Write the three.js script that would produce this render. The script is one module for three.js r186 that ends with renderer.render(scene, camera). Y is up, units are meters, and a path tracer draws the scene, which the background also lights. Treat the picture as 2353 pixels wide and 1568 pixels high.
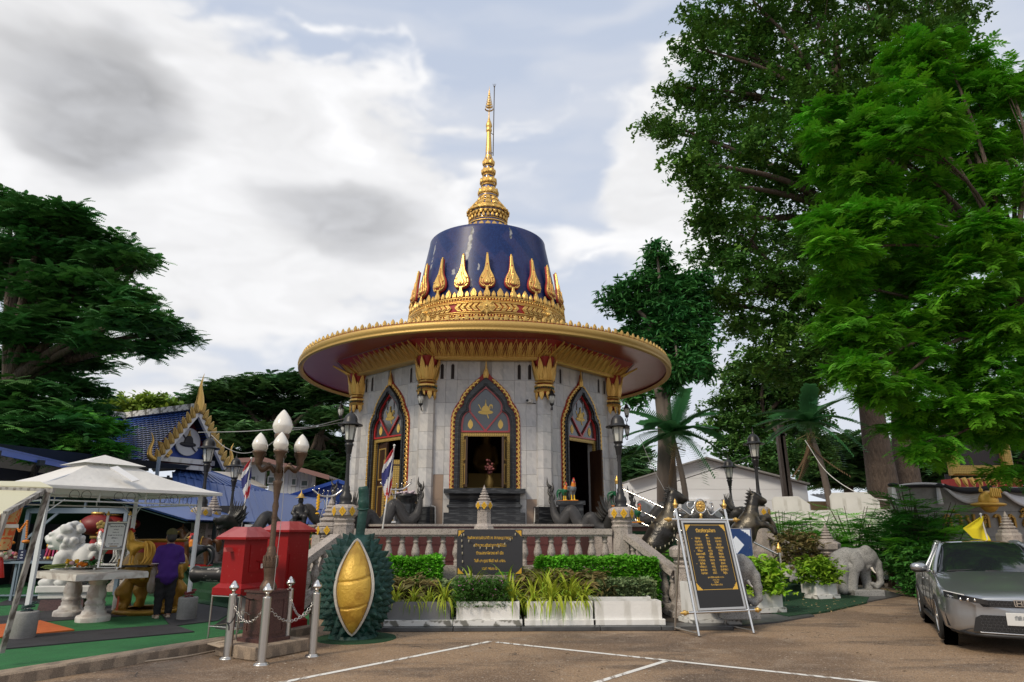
import * as THREE from 'three';
import { mergeGeometries } from 'three/addons/utils/BufferGeometryUtils.js';
import { RoundedBoxGeometry } from 'three/addons/geometries/RoundedBoxGeometry.js';
// ---------- camera, sky, sun, exposure ----------
const scene = new THREE.Scene();
const PITCH = 15.5*Math.PI / 180,YAW = 2.05*Math.PI / 180,EYE = 1.65,F = 1569,CX = 1176.5,CY = 784;
const camera = new THREE.PerspectiveCamera(53.1,1024 / 682,0.1,3000);
camera.rotation.order = 'YXZ';camera.rotation.set(PITCH,-YAW,0);camera.position.set(0,EYE,0);
const renderer = new THREE.WebGLRenderer({antialias:true});
renderer.toneMapping = THREE.LinearToneMapping;renderer.toneMappingExposure = 1.08;
renderer.shadowMap.enabled = true;
const sun = new THREE.DirectionalLight(0xfff0d8,2.4);
sun.position.set(-34,46,16);sun.target.position.set(0,2,-20);scene.add(sun,sun.target);
sun.castShadow = true;sun.shadow.radius = 24;sun.shadow.mapSize.set(2048,2048);
Object.assign(sun.shadow.camera,{left:-45,right:45,top:45,bottom:-45,near:1,far:160});
// ---------- small maths ----------
const V =(x,y,z)=>new THREE.Vector3(x,y,z),PI = Math.PI,sin = Math.sin,cos = Math.cos,abs = Math.abs,min = Math.min,max = Math.max,sqrt = Math.sqrt;
const lerp =(a,b,t)=>a +(b - a)*t,clamp =(x,a = 0,b = 1)=>min(b,max(a,x)),sstep =(a,b,x)=>{const t = clamp((x - a)/(b - a));return t*t*(3 - 2*t);};
function rng(seed){let s = seed|0;const f =()=>{s =(s + 0x6d2b79f5)|0;let t = Math.imul(s ^(s>>>15),1|s);t =(t + Math.imul(t ^(t>>>7),61|t))^ t;return((t ^(t>>>14))>>>0)/ 4294967296;};f.in =(a,b)=>a +(b - a)*f();f.n =()=>(f()+ f()+ f()- 1.5)/ 0.75;return f;}
const hash2 =(x,y,s = 0)=>{let h = Math.imul(x|0,374761393)^ Math.imul(y|0,668265263)^ Math.imul(s|0,974634811);h = Math.imul(h ^(h>>>13),1274126177);return((h ^(h>>>16))>>>0)/ 4294967296;};
function vnoise(x,y,p,s = 0){
const xi = Math.floor(x),yi = Math.floor(y),m =(a)=>((a % p)+ p)% p;let fx = x - xi,fy = y - yi;fx = fx*fx*(3 - 2*fx);fy = fy*fy*(3 - 2*fy);
const a = hash2(m(xi),m(yi),s),b = hash2(m(xi + 1),m(yi),s),c = hash2(m(xi),m(yi + 1),s),d = hash2(m(xi + 1),m(yi + 1),s);
return lerp(lerp(a,b,fx),lerp(c,d,fx),fy);
}
const fbm =(x,y,p,oct = 5,s = 0)=>{let v = 0,a = 0.5,t = 0;for(let i = 0;i<oct;i++){v += a*vnoise(x,y,p,s + i);t += a;a*= 0.5;x*= 2;y*= 2;p*= 2;}return v / t;};
// the camera's ray through a pixel of the 2353 x 1568 photograph, and the points it meets on a plane z = const or y = const
function ray(px,py){
const a =(px - CX)/ F,b =(CY - py)/ F,y = b*cos(PITCH)+ sin(PITCH),f = cos(PITCH)- b*sin(PITCH);
return V(a*cos(YAW)+ f*sin(YAW),y,a*sin(YAW)- f*cos(YAW));
}
const at =(px,py,z)=>{const r = ray(px,py);return r.multiplyScalar(z / r.z).add(V(0,EYE,0));};
const gd =(px,py,h = 0)=>{const r = ray(px,py);return r.multiplyScalar((h - EYE)/ r.y).add(V(0,EYE,0));};
// ---------- sky: air and clouds computed into a float texture ----------
{
const W = 2048,H = 1024,data = new Float32Array(W*H*4);
const blob =(px,py,rx,ry,a)=>{const d = ray(px,py).normalize();return[Math.atan2(d.x,-d.z),Math.asin(d.y),rx / F,ry / F,a];};
const light =[[60,110,330,260,1.1],[330,330,190,240,0.75],[300,600,420,140,0.75],[620,330,260,150,0.75],[850,380,260,150,0.7],[700,640,330,110,0.6],[1010,560,130,130,0.35],[1560,210,90,190,0.75],[1440,400,60,110,0.6],[1530,520,120,170,0.85],[1310,580,60,60,0.4],[1150,280,260,70,0.25],[350,880,420,120,0.6],[1660,1000,250,160,0.5],[2300,300,160,200,0.3],[1640,830,120,60,0.4]].map((b)=>blob(...b));
const dark =[[170,190,190,95,0.75],[270,250,120,80,0.5],[230,345,130,55,0.5],[310,80,70,80,0.45],[760,480,190,70,0.7],[850,560,190,90,0.45]].map((b)=>blob(...b));
const sum =(list,az,el)=>{let s = 0;for(const[a,e,rx,ry,k]of list){let du = az - a;if(du>PI)du -= 2*PI;if(du<-PI)du += 2*PI;du*= cos(e)/ rx;const dv =(el - e)/ ry,q = du*du + dv*dv;if(q<9)s += k*Math.exp(-q*1.1);}return s;};
for(let j = 0;j<H;j++){
const el =(j + 0.5)/ H*PI - PI / 2,se = max(0,sin(el));
for(let i = 0;i<W;i++){
let A =((i + 0.5)/ W - 0.25)*2*PI;if(A>PI)A -= 2*PI;
const o =(j*W + i)*4;if(el<-0.12){data[o]= 0.16;data[o + 1]= 0.14;data[o + 2]= 0.11;data[o + 3]= 1;continue;}
const u = A /(2*PI)*16,v = el / PI*16;
const wx = fbm(u*2,v*3,32,5,11)- 0.5,wy = fbm(u*2,v*3,32,5,23)- 0.5;
const n = fbm(u*2 + 3*wx,v*3 + 3*wy,32,7,37),n2 = fbm(u*1.0,v*2.2,16,5,51);
const far = sstep(0.95,1.35,Math.hypot(A,(el - 0.3)*1.3));
let c = sum(light,A + wx*0.10,el + wy*0.09)*(1 - far)+ far*sstep(0.4,0.65,n2)*1.1;
let d = sum(dark,A + wx*0.12,el + wy*0.10)*(1 - far)+ far*sstep(0.52,0.75,n2)*0.7;
const fine = fbm(u*6 + 4*wx,v*8 + 4*wy,96,5,91)- 0.5;
c = sstep(0.18,0.62,c +(n - 0.5)*1.1 + fine*0.45);d = clamp((d*1.25 +(n - 0.5)*0.5 + fine*0.25)*sstep(0.12,0.5,d));
const veil = 0.65*sstep(0.30,0.75,fbm(u*1.3 + wx,v*4 + wy,16,5,77)),k = Math.exp(-se*3.4);
let r = lerp(0.46,0.78,k),g = lerp(0.53,0.82,k),b = lerp(0.67,0.88,k);
r = lerp(r,0.66,veil);g = lerp(g,0.69,veil);b = lerp(b,0.76,veil);
const w = 0.84 + 0.22*(n - 0.5)+ 0.16*fine;r = lerp(r,w,c);g = lerp(g,w*1.0,c);b = lerp(b,w*1.015,c);
const dk = 0.42 + 0.34*(n - 0.5)+ 0.3*fine,dd = d*0.72;r = lerp(r,dk,dd);g = lerp(g,dk*1.02,dd);b = lerp(b,dk*1.08,dd);
if(el<0){const t = sstep(0,-0.15,el);r = lerp(r,0.16,t);g = lerp(g,0.14,t);b = lerp(b,0.11,t);}
data[o]= r;data[o + 1]= g;data[o + 2]= b;data[o + 3]= 1;
}
}
const t = new THREE.DataTexture(data,W,H,THREE.RGBAFormat,THREE.FloatType);
t.mapping = THREE.EquirectangularReflectionMapping;t.magFilter = THREE.LinearFilter;t.needsUpdate = true;
scene.background = t;scene.environment = t;
}
// ---------- geometry helpers ----------
function fix(g){if(g.index)g = g.toNonIndexed();for(const n of Object.keys(g.attributes))if(!['position','normal','uv'].includes(n))g.deleteAttribute(n);if(!g.attributes.normal)g.computeVertexNormals();if(!g.attributes.uv)g.setAttribute('uv',new THREE.BufferAttribute(new Float32Array(g.attributes.position.count*2),2));g.morphAttributes ={};return g;}
const M4 =(p,r =[0,0,0],s = 1)=>new THREE.Matrix4().compose(p.isVector3?p:V(...p),new THREE.Quaternion().setFromEuler(new THREE.Euler(...r)),typeof s === 'number'?V(s,s,s):V(...s));
const put =(g,p,r,s)=>g.clone().applyMatrix4(M4(p,r,s));
const box =(w,h,d,x = 0,y = 0,z = 0,ry = 0,rx = 0,rz = 0)=>fix(new THREE.BoxGeometry(w,h,d)).applyMatrix4(M4([x,y,z],[rx,ry,rz]));
const bx =(x0,x1,y0,y1,z0,z1)=>box(abs(x1 - x0),abs(y1 - y0),abs(z1 - z0),(x0 + x1)/ 2,(y0 + y1)/ 2,(z0 + z1)/ 2);
const rbox =(w,h,d,r,x = 0,y = 0,z = 0,ry = 0)=>fix(new RoundedBoxGeometry(w,h,d,2,r)).applyMatrix4(M4([x,y,z],[0,ry,0]));
const cyl =(rt,rb,h,x = 0,y = 0,z = 0,n = 16)=>fix(new THREE.CylinderGeometry(rt,rb,h,n)).translate(x,y + h / 2,z);
const sph =(r,x = 0,y = 0,z = 0,sx = 1,sy = 1,sz = 1,n = 14)=>fix(new THREE.SphereGeometry(r,n,max(6,n*0.7|0))).applyMatrix4(M4([x,y,z],[0,0,0],[sx,sy,sz]));
const lathe =(pts,n = 20,x = 0,y = 0,z = 0,flat = false,a0 = 0,a1 = 2*PI)=>{let g = new THREE.LatheGeometry(pts.map(([r,h])=>new THREE.Vector2(max(r,1e-4),h)),n,a0,a1);if(flat){g = g.toNonIndexed();g.computeVertexNormals();}return fix(g).translate(x,y,z);};
const poly8 =(pts,n = 8)=>lathe(pts,n,0,0,0,true).rotateY(PI / n);
function bar(p,q,r = 0.02,n = 8,r2 = r){const d = q.clone().sub(p),L = d.length();const g = fix(new THREE.CylinderGeometry(r2,r,L,n));g.applyMatrix4(new THREE.Matrix4().compose(p.clone().add(q).multiplyScalar(0.5),new THREE.Quaternion().setFromUnitVectors(V(0,1,0),d.normalize()),V(1,1,1)));return g;}
function sbar(p,q,w,h){
const d = q.clone().sub(p),L = d.length(),z = d.clone().normalize(),up = abs(z.y)>0.99?V(1,0,0):V(0,1,0),x = up.clone().cross(z).normalize(),y = z.clone().cross(x);
return fix(new THREE.BoxGeometry(w,h,L)).applyMatrix4(new THREE.Matrix4().makeBasis(x,y,z).setPosition(p.clone().add(q).multiplyScalar(0.5)));
}
function tube(pts,rad,n = 8,seg = 24,caps = true,flat = 1){
const c = new THREE.CatmullRomCurve3(pts),fr = c.computeFrenetFrames(seg,false),pos =[],idx =[],uv =[],P = c.getSpacedPoints?null:null,L = c.getLength();
let N = V(0,1,0),T0 = c.getTangent(0);if(abs(T0.y)>0.9)N = V(1,0,0);N.sub(T0.clone().multiplyScalar(N.dot(T0))).normalize();
for(let i = 0;i<= seg;i++){
const t = i / seg,p = c.getPoint(t),T = c.getTangent(t);N.sub(T.clone().multiplyScalar(N.dot(T))).normalize();const B = T.clone().cross(N),r = typeof rad === 'function'?rad(t):rad;
for(let j = 0;j<= n;j++){const a = j / n*2*PI;pos.push(p.x + r*(cos(a)*N.x + sin(a)*B.x*flat),p.y + r*(cos(a)*N.y + sin(a)*B.y*flat),p.z + r*(cos(a)*N.z + sin(a)*B.z*flat));uv.push(j / n,t*L);}
}
for(let i = 0;i<seg;i++)for(let j = 0;j<n;j++){const a = i*(n + 1)+ j,b = a + n + 1;idx.push(a,b,a + 1,b,b + 1,a + 1);}
if(caps)for(const[i,f]of[[0,1],[seg,0]]){const p = c.getPoint(i / seg),k = pos.length / 3;pos.push(p.x,p.y,p.z);uv.push(0,0);for(let j = 0;j<n;j++){const a = i*(n + 1)+ j;f?idx.push(k,a,a + 1):idx.push(k,a + 1,a);}}
const g = new THREE.BufferGeometry();g.setAttribute('position',new THREE.Float32BufferAttribute(pos,3));g.setAttribute('uv',new THREE.Float32BufferAttribute(uv,2));g.setIndex(idx);g.computeVertexNormals();return fix(g);
}
const shape =(pts)=>new THREE.Shape(pts.map(([x,y])=>new THREE.Vector2(x,y)));
const ext =(s,d,bevel = 0,hole)=>{const S = Array.isArray(s)?shape(s):s;if(hole)S.holes.push(new THREE.Path(hole.map(([x,y])=>new THREE.Vector2(x,y))));return fix(new THREE.ExtrudeGeometry(S,{depth:d,bevelEnabled:bevel>0,bevelSize:bevel,bevelThickness:bevel,bevelSegments:1,bevelOffset:S.holes.length?0:-bevel,curveSegments:8}));};
const sheet =(pts,y,th = 0)=>{
const s = shape(pts.map(([x,z])=>[x,-z]));const g = th?new THREE.ExtrudeGeometry(s,{depth:th,bevelEnabled:false}):new THREE.ShapeGeometry(s);return fix(g).rotateX(-PI / 2).translate(0,y - th,0);};
function quad(a,b,c,d,nu = 1,nv = 1){const pos =[],uv =[],P =(u,v)=>a.clone().lerp(b,u).lerp(d.clone().lerp(c,u),v),Lu = a.distanceTo(b),Lv = a.distanceTo(d);for(let i = 0;i<nu;i++)for(let j = 0;j<nv;j++)for(const[x,y]of[[0,0],[1,0],[1,1],[0,0],[1,1],[0,1]]){const u =(i + x)/ nu,v =(j + y)/ nv,p = P(u,v);pos.push(p.x,p.y,p.z);uv.push(u*Lu,v*Lv);}const g = new THREE.BufferGeometry();g.setAttribute('position',new THREE.Float32BufferAttribute(pos,3));g.setAttribute('uv',new THREE.Float32BufferAttribute(uv,2));g.computeVertexNormals();return fix(g);}
function slab(a,b,c,d,th){
const n = b.clone().sub(a).cross(d.clone().sub(a)).normalize().multiplyScalar(-th),[A,B,C,D]=[a,b,c,d].map((p)=>p.clone().add(n));
return mergeGeometries([quad(a,b,c,d),quad(D,C,B,A),quad(a,A,B,b),quad(b,B,C,c),quad(c,C,D,d),quad(d,D,A,a)]);
}
function boxUV(g){
const p = g.attributes.position,n = p.count,uv = new Float32Array(n*2),a = V(),b = V(),c = V();
for(let i = 0;i<n;i += 3){a.fromBufferAttribute(p,i);b.fromBufferAttribute(p,i + 1);c.fromBufferAttribute(p,i + 2);const N = b.clone().sub(a).cross(c.clone().sub(a)),x = abs(N.x),y = abs(N.y),z = abs(N.z);[a,b,c].forEach((q,k)=>{const o =(i + k)*2;if(y>= x&&y>= z){uv[o]= q.x;uv[o + 1]= q.z;}else if(x>= z){uv[o]= q.z;uv[o + 1]= q.y;}else{uv[o]= q.x;uv[o + 1]= q.y;}});}
g.setAttribute('uv',new THREE.BufferAttribute(uv,2));return g;
}
// a smooth skin over tapered capsules [x,y,z,r, x,y,z,r] and ellipsoids [x,y,z,rx,ry,rz]: the distances are joined with a smooth minimum and meshed by surface nets
function skin(bones,cell,k = cell*1.6,bump){
const lo =[1e9,1e9,1e9],hi =[-1e9,-1e9,-1e9],m = cell*3 + k;
for(const b of bones){const e = b.length === 6?[[b[0]- b[3],b[1]- b[4],b[2]- b[5]],[b[0]+ b[3],b[1]+ b[4],b[2]+ b[5]]]:[[0,1,2].map((c)=>min(b[c]- b[3],b[c + 4]- b[7])),[0,1,2].map((c)=>max(b[c]+ b[3],b[c + 4]+ b[7]))];for(let c = 0;c<3;c++){lo[c]= min(lo[c],e[0][c]- m);hi[c]= max(hi[c],e[1][c]+ m);}b.e = e;}
const n =[0,1,2].map((c)=>Math.ceil((hi[c]- lo[c])/ cell)+ 1),[nx,ny,nz]= n,f = new Float64Array(nx*ny*nz),reach = k*5 + cell*2;
for(const b of bones){
const i0 =[0,1,2].map((c)=>max(0,Math.floor((b.e[0][c]- reach - lo[c])/ cell))),i1 =[0,1,2].map((c)=>min(n[c]- 1,Math.ceil((b.e[1][c]+ reach - lo[c])/ cell)));
const ell = b.length === 6,dx = b[4]- b[0],dy = b[5]- b[1],dz = b[6]- b[2],LL = dx*dx + dy*dy + dz*dz||1e-9,mr = ell?min(b[3],b[4],b[5]):0;
for(let z = i0[2];z<= i1[2];z++)for(let y = i0[1];y<= i1[1];y++)for(let x = i0[0];x<= i1[0];x++){
const px = lo[0]+ x*cell - b[0],py = lo[1]+ y*cell - b[1],pz = lo[2]+ z*cell - b[2];let d;
if(ell){const q = Math.hypot(px / b[3],py / b[4],pz / b[5]),q2 = Math.hypot(px / b[3]/ b[3],py / b[4]/ b[4],pz / b[5]/ b[5]);d = q<1e-6?-mr:q*(q - 1)/ q2;}else{const t = clamp((px*dx + py*dy + pz*dz)/ LL);d = Math.hypot(px - dx*t,py - dy*t,pz - dz*t)- lerp(b[3],b[7],t);}
if(d<reach)f[(z*ny + y)*nx + x]+= Math.exp(-d / k);
}
}
for(let i = 0;i<f.length;i++)f[i]= f[i]>0?-k*Math.log(f[i]):reach;
if(bump)for(let z = 0;z<nz;z++)for(let y = 0;y<ny;y++)for(let x = 0;x<nx;x++){const i =(z*ny + y)*nx + x;if(abs(f[i])<cell*3)f[i]+= bump(lo[0]+ x*cell,lo[1]+ y*cell,lo[2]+ z*cell);}
const vid = new Int32Array(f.length).fill(-1),pos =[],idx =[],I =(x,y,z)=>(z*ny + y)*nx + x;
for(let z = 0;z<nz - 1;z++)for(let y = 0;y<ny - 1;y++)for(let x = 0;x<nx - 1;x++){
let cnt = 0,sx = 0,sy = 0,sz = 0,mask = 0;const v =[];for(let c = 0;c<8;c++){v[c]= f[I(x +(c&1),y +(c>>1&1),z +(c>>2))];if(v[c]<0)mask|= 1<<c;}
if(mask === 0||mask === 255)continue;
for(let c = 0;c<8;c++)for(const bit of[1,2,4]){const e = c ^ bit;if(e>c&&(v[c]<0)!==(v[e]<0)){const t = v[c]/(v[c]- v[e]);sx +=(c&1)+(bit === 1?t:0);sy +=(c>>1&1)+(bit === 2?t:0);sz +=(c>>2)+(bit === 4?t:0);cnt++;}}
vid[I(x,y,z)]= pos.length / 3;pos.push(lo[0]+(x + sx / cnt)*cell,lo[1]+(y + sy / cnt)*cell,lo[2]+(z + sz / cnt)*cell);
}
const Q =(a,b,c,d,flip)=>{if(min(a,b,c,d)<0)return;flip?idx.push(a,c,b,a,d,c):idx.push(a,b,c,a,c,d);};
for(let z = 1;z<nz - 1;z++)for(let y = 1;y<ny - 1;y++)for(let x = 1;x<nx - 1;x++){
const s = f[I(x,y,z)]<0;
if(s !== f[I(x + 1,y,z)]<0)Q(vid[I(x,y - 1,z - 1)],vid[I(x,y,z - 1)],vid[I(x,y,z)],vid[I(x,y - 1,z)],!s);
if(s !== f[I(x,y + 1,z)]<0)Q(vid[I(x - 1,y,z - 1)],vid[I(x - 1,y,z)],vid[I(x,y,z)],vid[I(x,y,z - 1)],!s);
if(s !== f[I(x,y,z + 1)]<0)Q(vid[I(x - 1,y - 1,z)],vid[I(x,y - 1,z)],vid[I(x,y,z)],vid[I(x - 1,y,z)],!s);
}
const g = new THREE.BufferGeometry();g.setAttribute('position',new THREE.Float32BufferAttribute(pos,3));g.setIndex(idx);g.computeVertexNormals();return fix(g);
}
const cap =(a,r,b,r2 = r)=>[a[0],a[1],a[2],r,b[0],b[1],b[2],r2];
const chain =(pts)=>pts.slice(1).map((p,i)=>[...pts[i],...p]);
// ---------- objects ----------
const names ={};
const numbered =(n)=>{const k = names[n]=(names[n]??-1)+ 1;return k?n + '_' + String(k).padStart(3,'0'):n;};
function tag(o,label,category,group){o.userData.label = label;o.userData.category = category;if(group)o.userData.group = group;return o;}
function mesh(name,geos,mat,parent){
let g = Array.isArray(geos)?(geos.length>1?mergeGeometries(geos):geos[0]):geos;
if(mat.userData.tri)g = boxUV(g);
const m = new THREE.Mesh(g,mat);m.name = parent?name:numbered(name);m.castShadow = m.receiveShadow = true;(parent??scene).add(m);return m;
}
const part = mesh;
function thing(name,label,category,pos =[0,0,0],turn = 0,group){const o = new THREE.Group();o.name = numbered(name);o.position.set(...(pos.isVector3?pos.toArray():pos));o.rotation.y = turn;scene.add(o);return tag(o,label,category,group);}
const solo =(name,geos,mat,label,category,group)=>tag(mesh(name,geos,mat),label,category,group);
const struct =(name,geos,mat)=>{const m = mesh(name,geos,mat);m.userData.kind = 'structure';return m;};
function copy(src,pos,turn,label){const c = src.clone();c.userData ={...src.userData};c.name = numbered(src.name.replace(/_\d+$/,''));c.position.set(...(pos.isVector3?pos.toArray():pos));if(turn !== undefined)c.rotation.y = turn;if(label)c.userData.label = label;scene.add(c);return c;}
const piece =(name,geo,mat,parent,m4)=>{const m = new THREE.Mesh(geo,mat);m.name = name;m.castShadow = m.receiveShadow = true;if(m4)m.applyMatrix4(m4);parent.add(m);return m;};
// ---------- materials ----------
function tex(w,h,fn,srgb = true){const d = new Uint8Array(w*h*4);for(let y = 0;y<h;y++)for(let x = 0;x<w;x++){const c = fn(x / w,y / h,x,y),o =(y*w + x)*4;const[r,g,b]= typeof c === 'number'?[c,c,c]:c;for(const[i,v]of[[0,r],[1,g],[2,b]])d[o + i]= clamp(srgb?(v<= 0.0031308?v*12.92:1.055*Math.pow(max(v,0),1 / 2.4)- 0.055):v)*255;d[o + 3]= 255;}const t = new THREE.DataTexture(d,w,h);t.wrapS = t.wrapT = THREE.RepeatWrapping;t.magFilter = THREE.LinearFilter;t.colorSpace = srgb?THREE.SRGBColorSpace:THREE.NoColorSpace;t.needsUpdate = true;return t;}
const rep =(t,x,y = x)=>{const c = t.clone();c.repeat.set(x,y);c.needsUpdate = true;return c;};
const lin =(r,g,b)=>new THREE.Color().setRGB(r,g,b);
const mat =(c,o ={})=>{const{tri,...rest}= o;const m = new THREE.MeshPhysicalMaterial({color:Array.isArray(c)?lin(...c):c,roughness:0.7,...rest});if(tri)m.userData.tri = true;return m;};
const mix3 =(a,b,t)=>[lerp(a[0],b[0],t),lerp(a[1],b[1],t),lerp(a[2],b[2],t)];
const graniteT =(base,dark,lightc)=>tex(256,256,(u,v,x,y)=>{const s = hash2(x>>1,y>>1,3),f = fbm(u*48,v*48,48,2,5),l = fbm(u*4,v*4,4,3,9);let c = mix3(base,dark,sstep(0.58,0.72,f)*0.8);c = mix3(c,lightc,sstep(0.80,0.97,s)*0.8);c = mix3(c,dark,s<0.1?0.6:0);return c.map((q)=>q*(0.85 + 0.3*l));});
const grimeB = tex(256,256,(u,v)=>fbm(u*16,v*16,16,5,4),false);
const fineB = tex(256,256,(u,v)=>fbm(u*64,v*64,64,3,14),false);
const M ={};
M.granite = mat([1,1,1],{map:rep(graniteT([0.36,0.315,0.285],[0.10,0.09,0.085],[0.55,0.52,0.49]),1.6),roughness:0.55,bumpMap:rep(fineB,1.6),bumpScale:0.0015,tri:true});
M.redGranite = mat([1,1,1],{map:rep(graniteT([0.115,0.036,0.034],[0.05,0.016,0.016],[0.17,0.075,0.07]),2),roughness:0.3,tri:true});
M.brownGranite = mat([1,1,1],{map:rep(graniteT([0.085,0.04,0.037],[0.03,0.015,0.015],[0.14,0.08,0.075]),2),roughness:0.25,tri:true});
M.blackStone = mat([1,1,1],{map:rep(tex(512,512,(u,v)=>{const w = fbm(u*6,v*24,6,5,3),s = sstep(0.52,0.75,fbm(u*8 + w,v*60,8,4,8));return mix3([0.010,0.011,0.014],[0.085,0.092,0.10],s*0.55 + 0.10*w);}),0.8),roughness:0.32,bumpMap:rep(grimeB,2),bumpScale:0.002,tri:true});
const marbleT =(s)=>tex(256,256,(u,v)=>{const w = fbm(u*3,v*3,3,5,s),q = fbm((u + v)*5 + w*1.5,(u - v)*2 + w,5,5,s + 40),vein = sstep(0.60,0.74,q),fine = fbm((u*2 + v)*24,(u - v*2)*4,24,3,s + 3);return mix3(mix3([0.55,0.54,0.525],[0.465,0.465,0.47],sstep(0.35,0.65,w)),[0.36,0.365,0.375],vein*0.5).map((c)=>c*(0.92 + 0.16*fine));});
M.marble =[0,1,2,3,4].map((i)=>mat([[1,1,1],[0.93,0.93,0.95],[0.98,0.96,0.93],[0.88,0.87,0.86],[0.80,0.80,0.81]][i],{map:rep(marbleT(20 +(i % 3)*7),0.9,0.9),roughness:0.24,tri:true}));
M.gold = mat([0.70,0.45,0.135],{metalness:0.8,roughness:0.38,bumpMap:rep(grimeB,3),bumpScale:0.004,tri:true});
M.goldDull = mat([0.48,0.32,0.10],{metalness:0.55,roughness:0.5,bumpMap:rep(grimeB,3),bumpScale:0.004,tri:true});
M.goldPaint = mat([1,1,1],{map:rep(tex(256,256,(u,v)=>{const n = fbm(u*6,v*6,6,5,6),f = fbm(u*40,v*12,40,3,8);return mix3([0.66,0.42,0.065],[0.42,0.23,0.03],sstep(0.4,0.7,n)*0.7 + 0.3*f);}),1),metalness:0.25,roughness:0.42,bumpMap:rep(grimeB,3),bumpScale:0.006,tri:true});
M.red = mat([0.34,0.022,0.018],{roughness:0.5});
M.black = mat([0.018,0.018,0.020],{roughness:0.45,bumpMap:rep(grimeB,4),bumpScale:0.002,tri:true});
M.darkInside = mat([0.03,0.02,0.016],{roughness:0.8});
M.chrome = mat([0.72,0.71,0.69],{metalness:1,roughness:0.16});
M.steel = mat([0.55,0.53,0.50],{metalness:1,roughness:0.3});
M.white = mat([1,1,1],{map:rep(tex(512,512,(u,v)=>{const n = fbm(u*5,v*5,5,6,61),s = sstep(0.60,0.78,fbm(u*9,v*3,3,5,71));return mix3([0.72,0.72,0.71],[0.42,0.41,0.37],s*0.5).map((c)=>c*(0.88 + 0.2*n));}),0.7),roughness:0.75,bumpMap:rep(grimeB,2),bumpScale:0.003,tri:true});
M.concrete = mat([1,1,1],{map:rep(tex(512,512,(u,v)=>{const n = fbm(u*6,v*6,6,6,81),f = fbm(u*90,v*90,90,2,82);return[0.27,0.265,0.26].map((c)=>c*(0.62 + 0.5*n + 0.25*f));}),0.8),roughness:0.85,tri:true});
M.glassDark = mat([0.012,0.014,0.018],{roughness:0.06,clearcoat:1,clearcoatRoughness:0.03});
M.glass = mat([0.95,0.97,0.96],{transmission:1,thickness:0,roughness:0.05});
// ---------- ground ----------
M.aggregate = mat([1,1,1],{map:rep(tex(1280,1280,(u,v,x,y)=>{
const big = fbm(u*5,v*5,5,6,101),streak = fbm(u*4 + big,v*14,4,5,111),med = fbm(u*30,v*30,30,4,121),s = hash2(x,y,7),s2 = hash2(x>>1,y>>1,9);
let c = mix3([0.275,0.185,0.112],[0.165,0.108,0.066],sstep(0.38,0.66,big));
c = mix3(c,[0.10,0.068,0.046],sstep(0.56,0.74,streak)*0.75);
c = mix3(c,[0.30,0.235,0.175],sstep(0.58,0.8,med)*0.35);
const cr = abs(fbm(u*3 + 0.3*med,v*3,3,4,171)- 0.5);if(cr<0.0022)c = mix3(c,[0.02,0.015,0.012],0.8);if(hash2(x>>2,y>>2,31)>0.9985)c =[0.5,0.45,0.38];const k = 0.55 + 0.5*s2 + 0.4*s;c = c.map((q)=>q*k);
if(s2>0.93)c = mix3(c,[0.42,0.36,0.30],0.6);if(s2<0.06)c = mix3(c,[0.03,0.028,0.026],0.6);return c;
}),1 / 7),roughness:0.72,bumpMap:rep(tex(512,512,(u,v,x,y)=>0.5*hash2(x>>1,y>>1,9)+ 0.5*fbm(u*60,v*60,60,2,3),false),1 / 2.2),bumpScale:0.004,tri:true});
M.kerb = mat([1,1,1],{map:rep(tex(512,512,(u,v,x,y)=>{const b = fbm(u*5,v*5,5,5,131),s = hash2(x>>1,y>>1,19),st = sstep(0.55,0.75,fbm(u*12,v*3,3,5,137));return mix3([0.33,0.255,0.185],[0.12,0.095,0.075],0.35*b + 0.5*st).map((q)=>q*(0.6 + 0.8*s));}),1),roughness:0.8,bumpMap:rep(fineB,2),bumpScale:0.003,tri:true});
const turfT =(a,b)=>tex(512,512,(u,v,x,y)=>{const n = fbm(u*7,v*7,7,5,141),s = hash2(x,y,5),t = hash2(x>>1,y>>2,6);return mix3(a,b,0.6*n + 0.4*t).map((q)=>q*(0.45 + 0.6*s + 0.35*t));});
const turfB = tex(256,256,(u,v,x,y)=>hash2(x,y,5)*0.6 + 0.4*hash2(x>>1,y>>1,6),false);
M.turf = mat([1,1,1],{map:rep(turfT([0.025,0.20,0.055],[0.012,0.10,0.03]),0.8),roughness:0.9,bumpMap:rep(turfB,1.2),bumpScale:0.012,tri:true});
M.turfDark = mat([1,1,1],{map:rep(turfT([0.008,0.075,0.024],[0.004,0.035,0.012]),0.9),roughness:0.92,bumpMap:rep(turfB,1.5),bumpScale:0.012,tri:true});
M.rubber = mat([1,1,1],{map:rep(tex(512,512,(u,v,x,y)=>{const n = fbm(u*6,v*6,6,6,151),s = hash2(x,y,3);return[0.021,0.021,0.025].map((q)=>q*(0.5 + 1.1*n + 0.3*s));}),0.7),roughness:0.75,bumpMap:rep(fineB,2),bumpScale:0.004,tri:true});
M.orangeMat = mat([1,1,1],{map:rep(turfT([0.62,0.15,0.03],[0.42,0.09,0.02]),1),roughness:0.9,tri:true});
M.linePaint = mat([1,1,1],{map:rep(tex(512,64,(u,v,x,y)=>{const n = fbm(u*16,v*2,2,5,161);return mix3([0.70,0.69,0.66],[0.20,0.15,0.11],sstep(0.50,0.68,n)*0.85).map((q)=>q*(0.8 + 0.35*hash2(x,y,2)));}),0.8),roughness:0.8,tri:true});
struct('ground',[sheet([[-1500,300],[1500,300],[1500,-1800],[-1500,-1800]],0)],M.aggregate);
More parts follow.
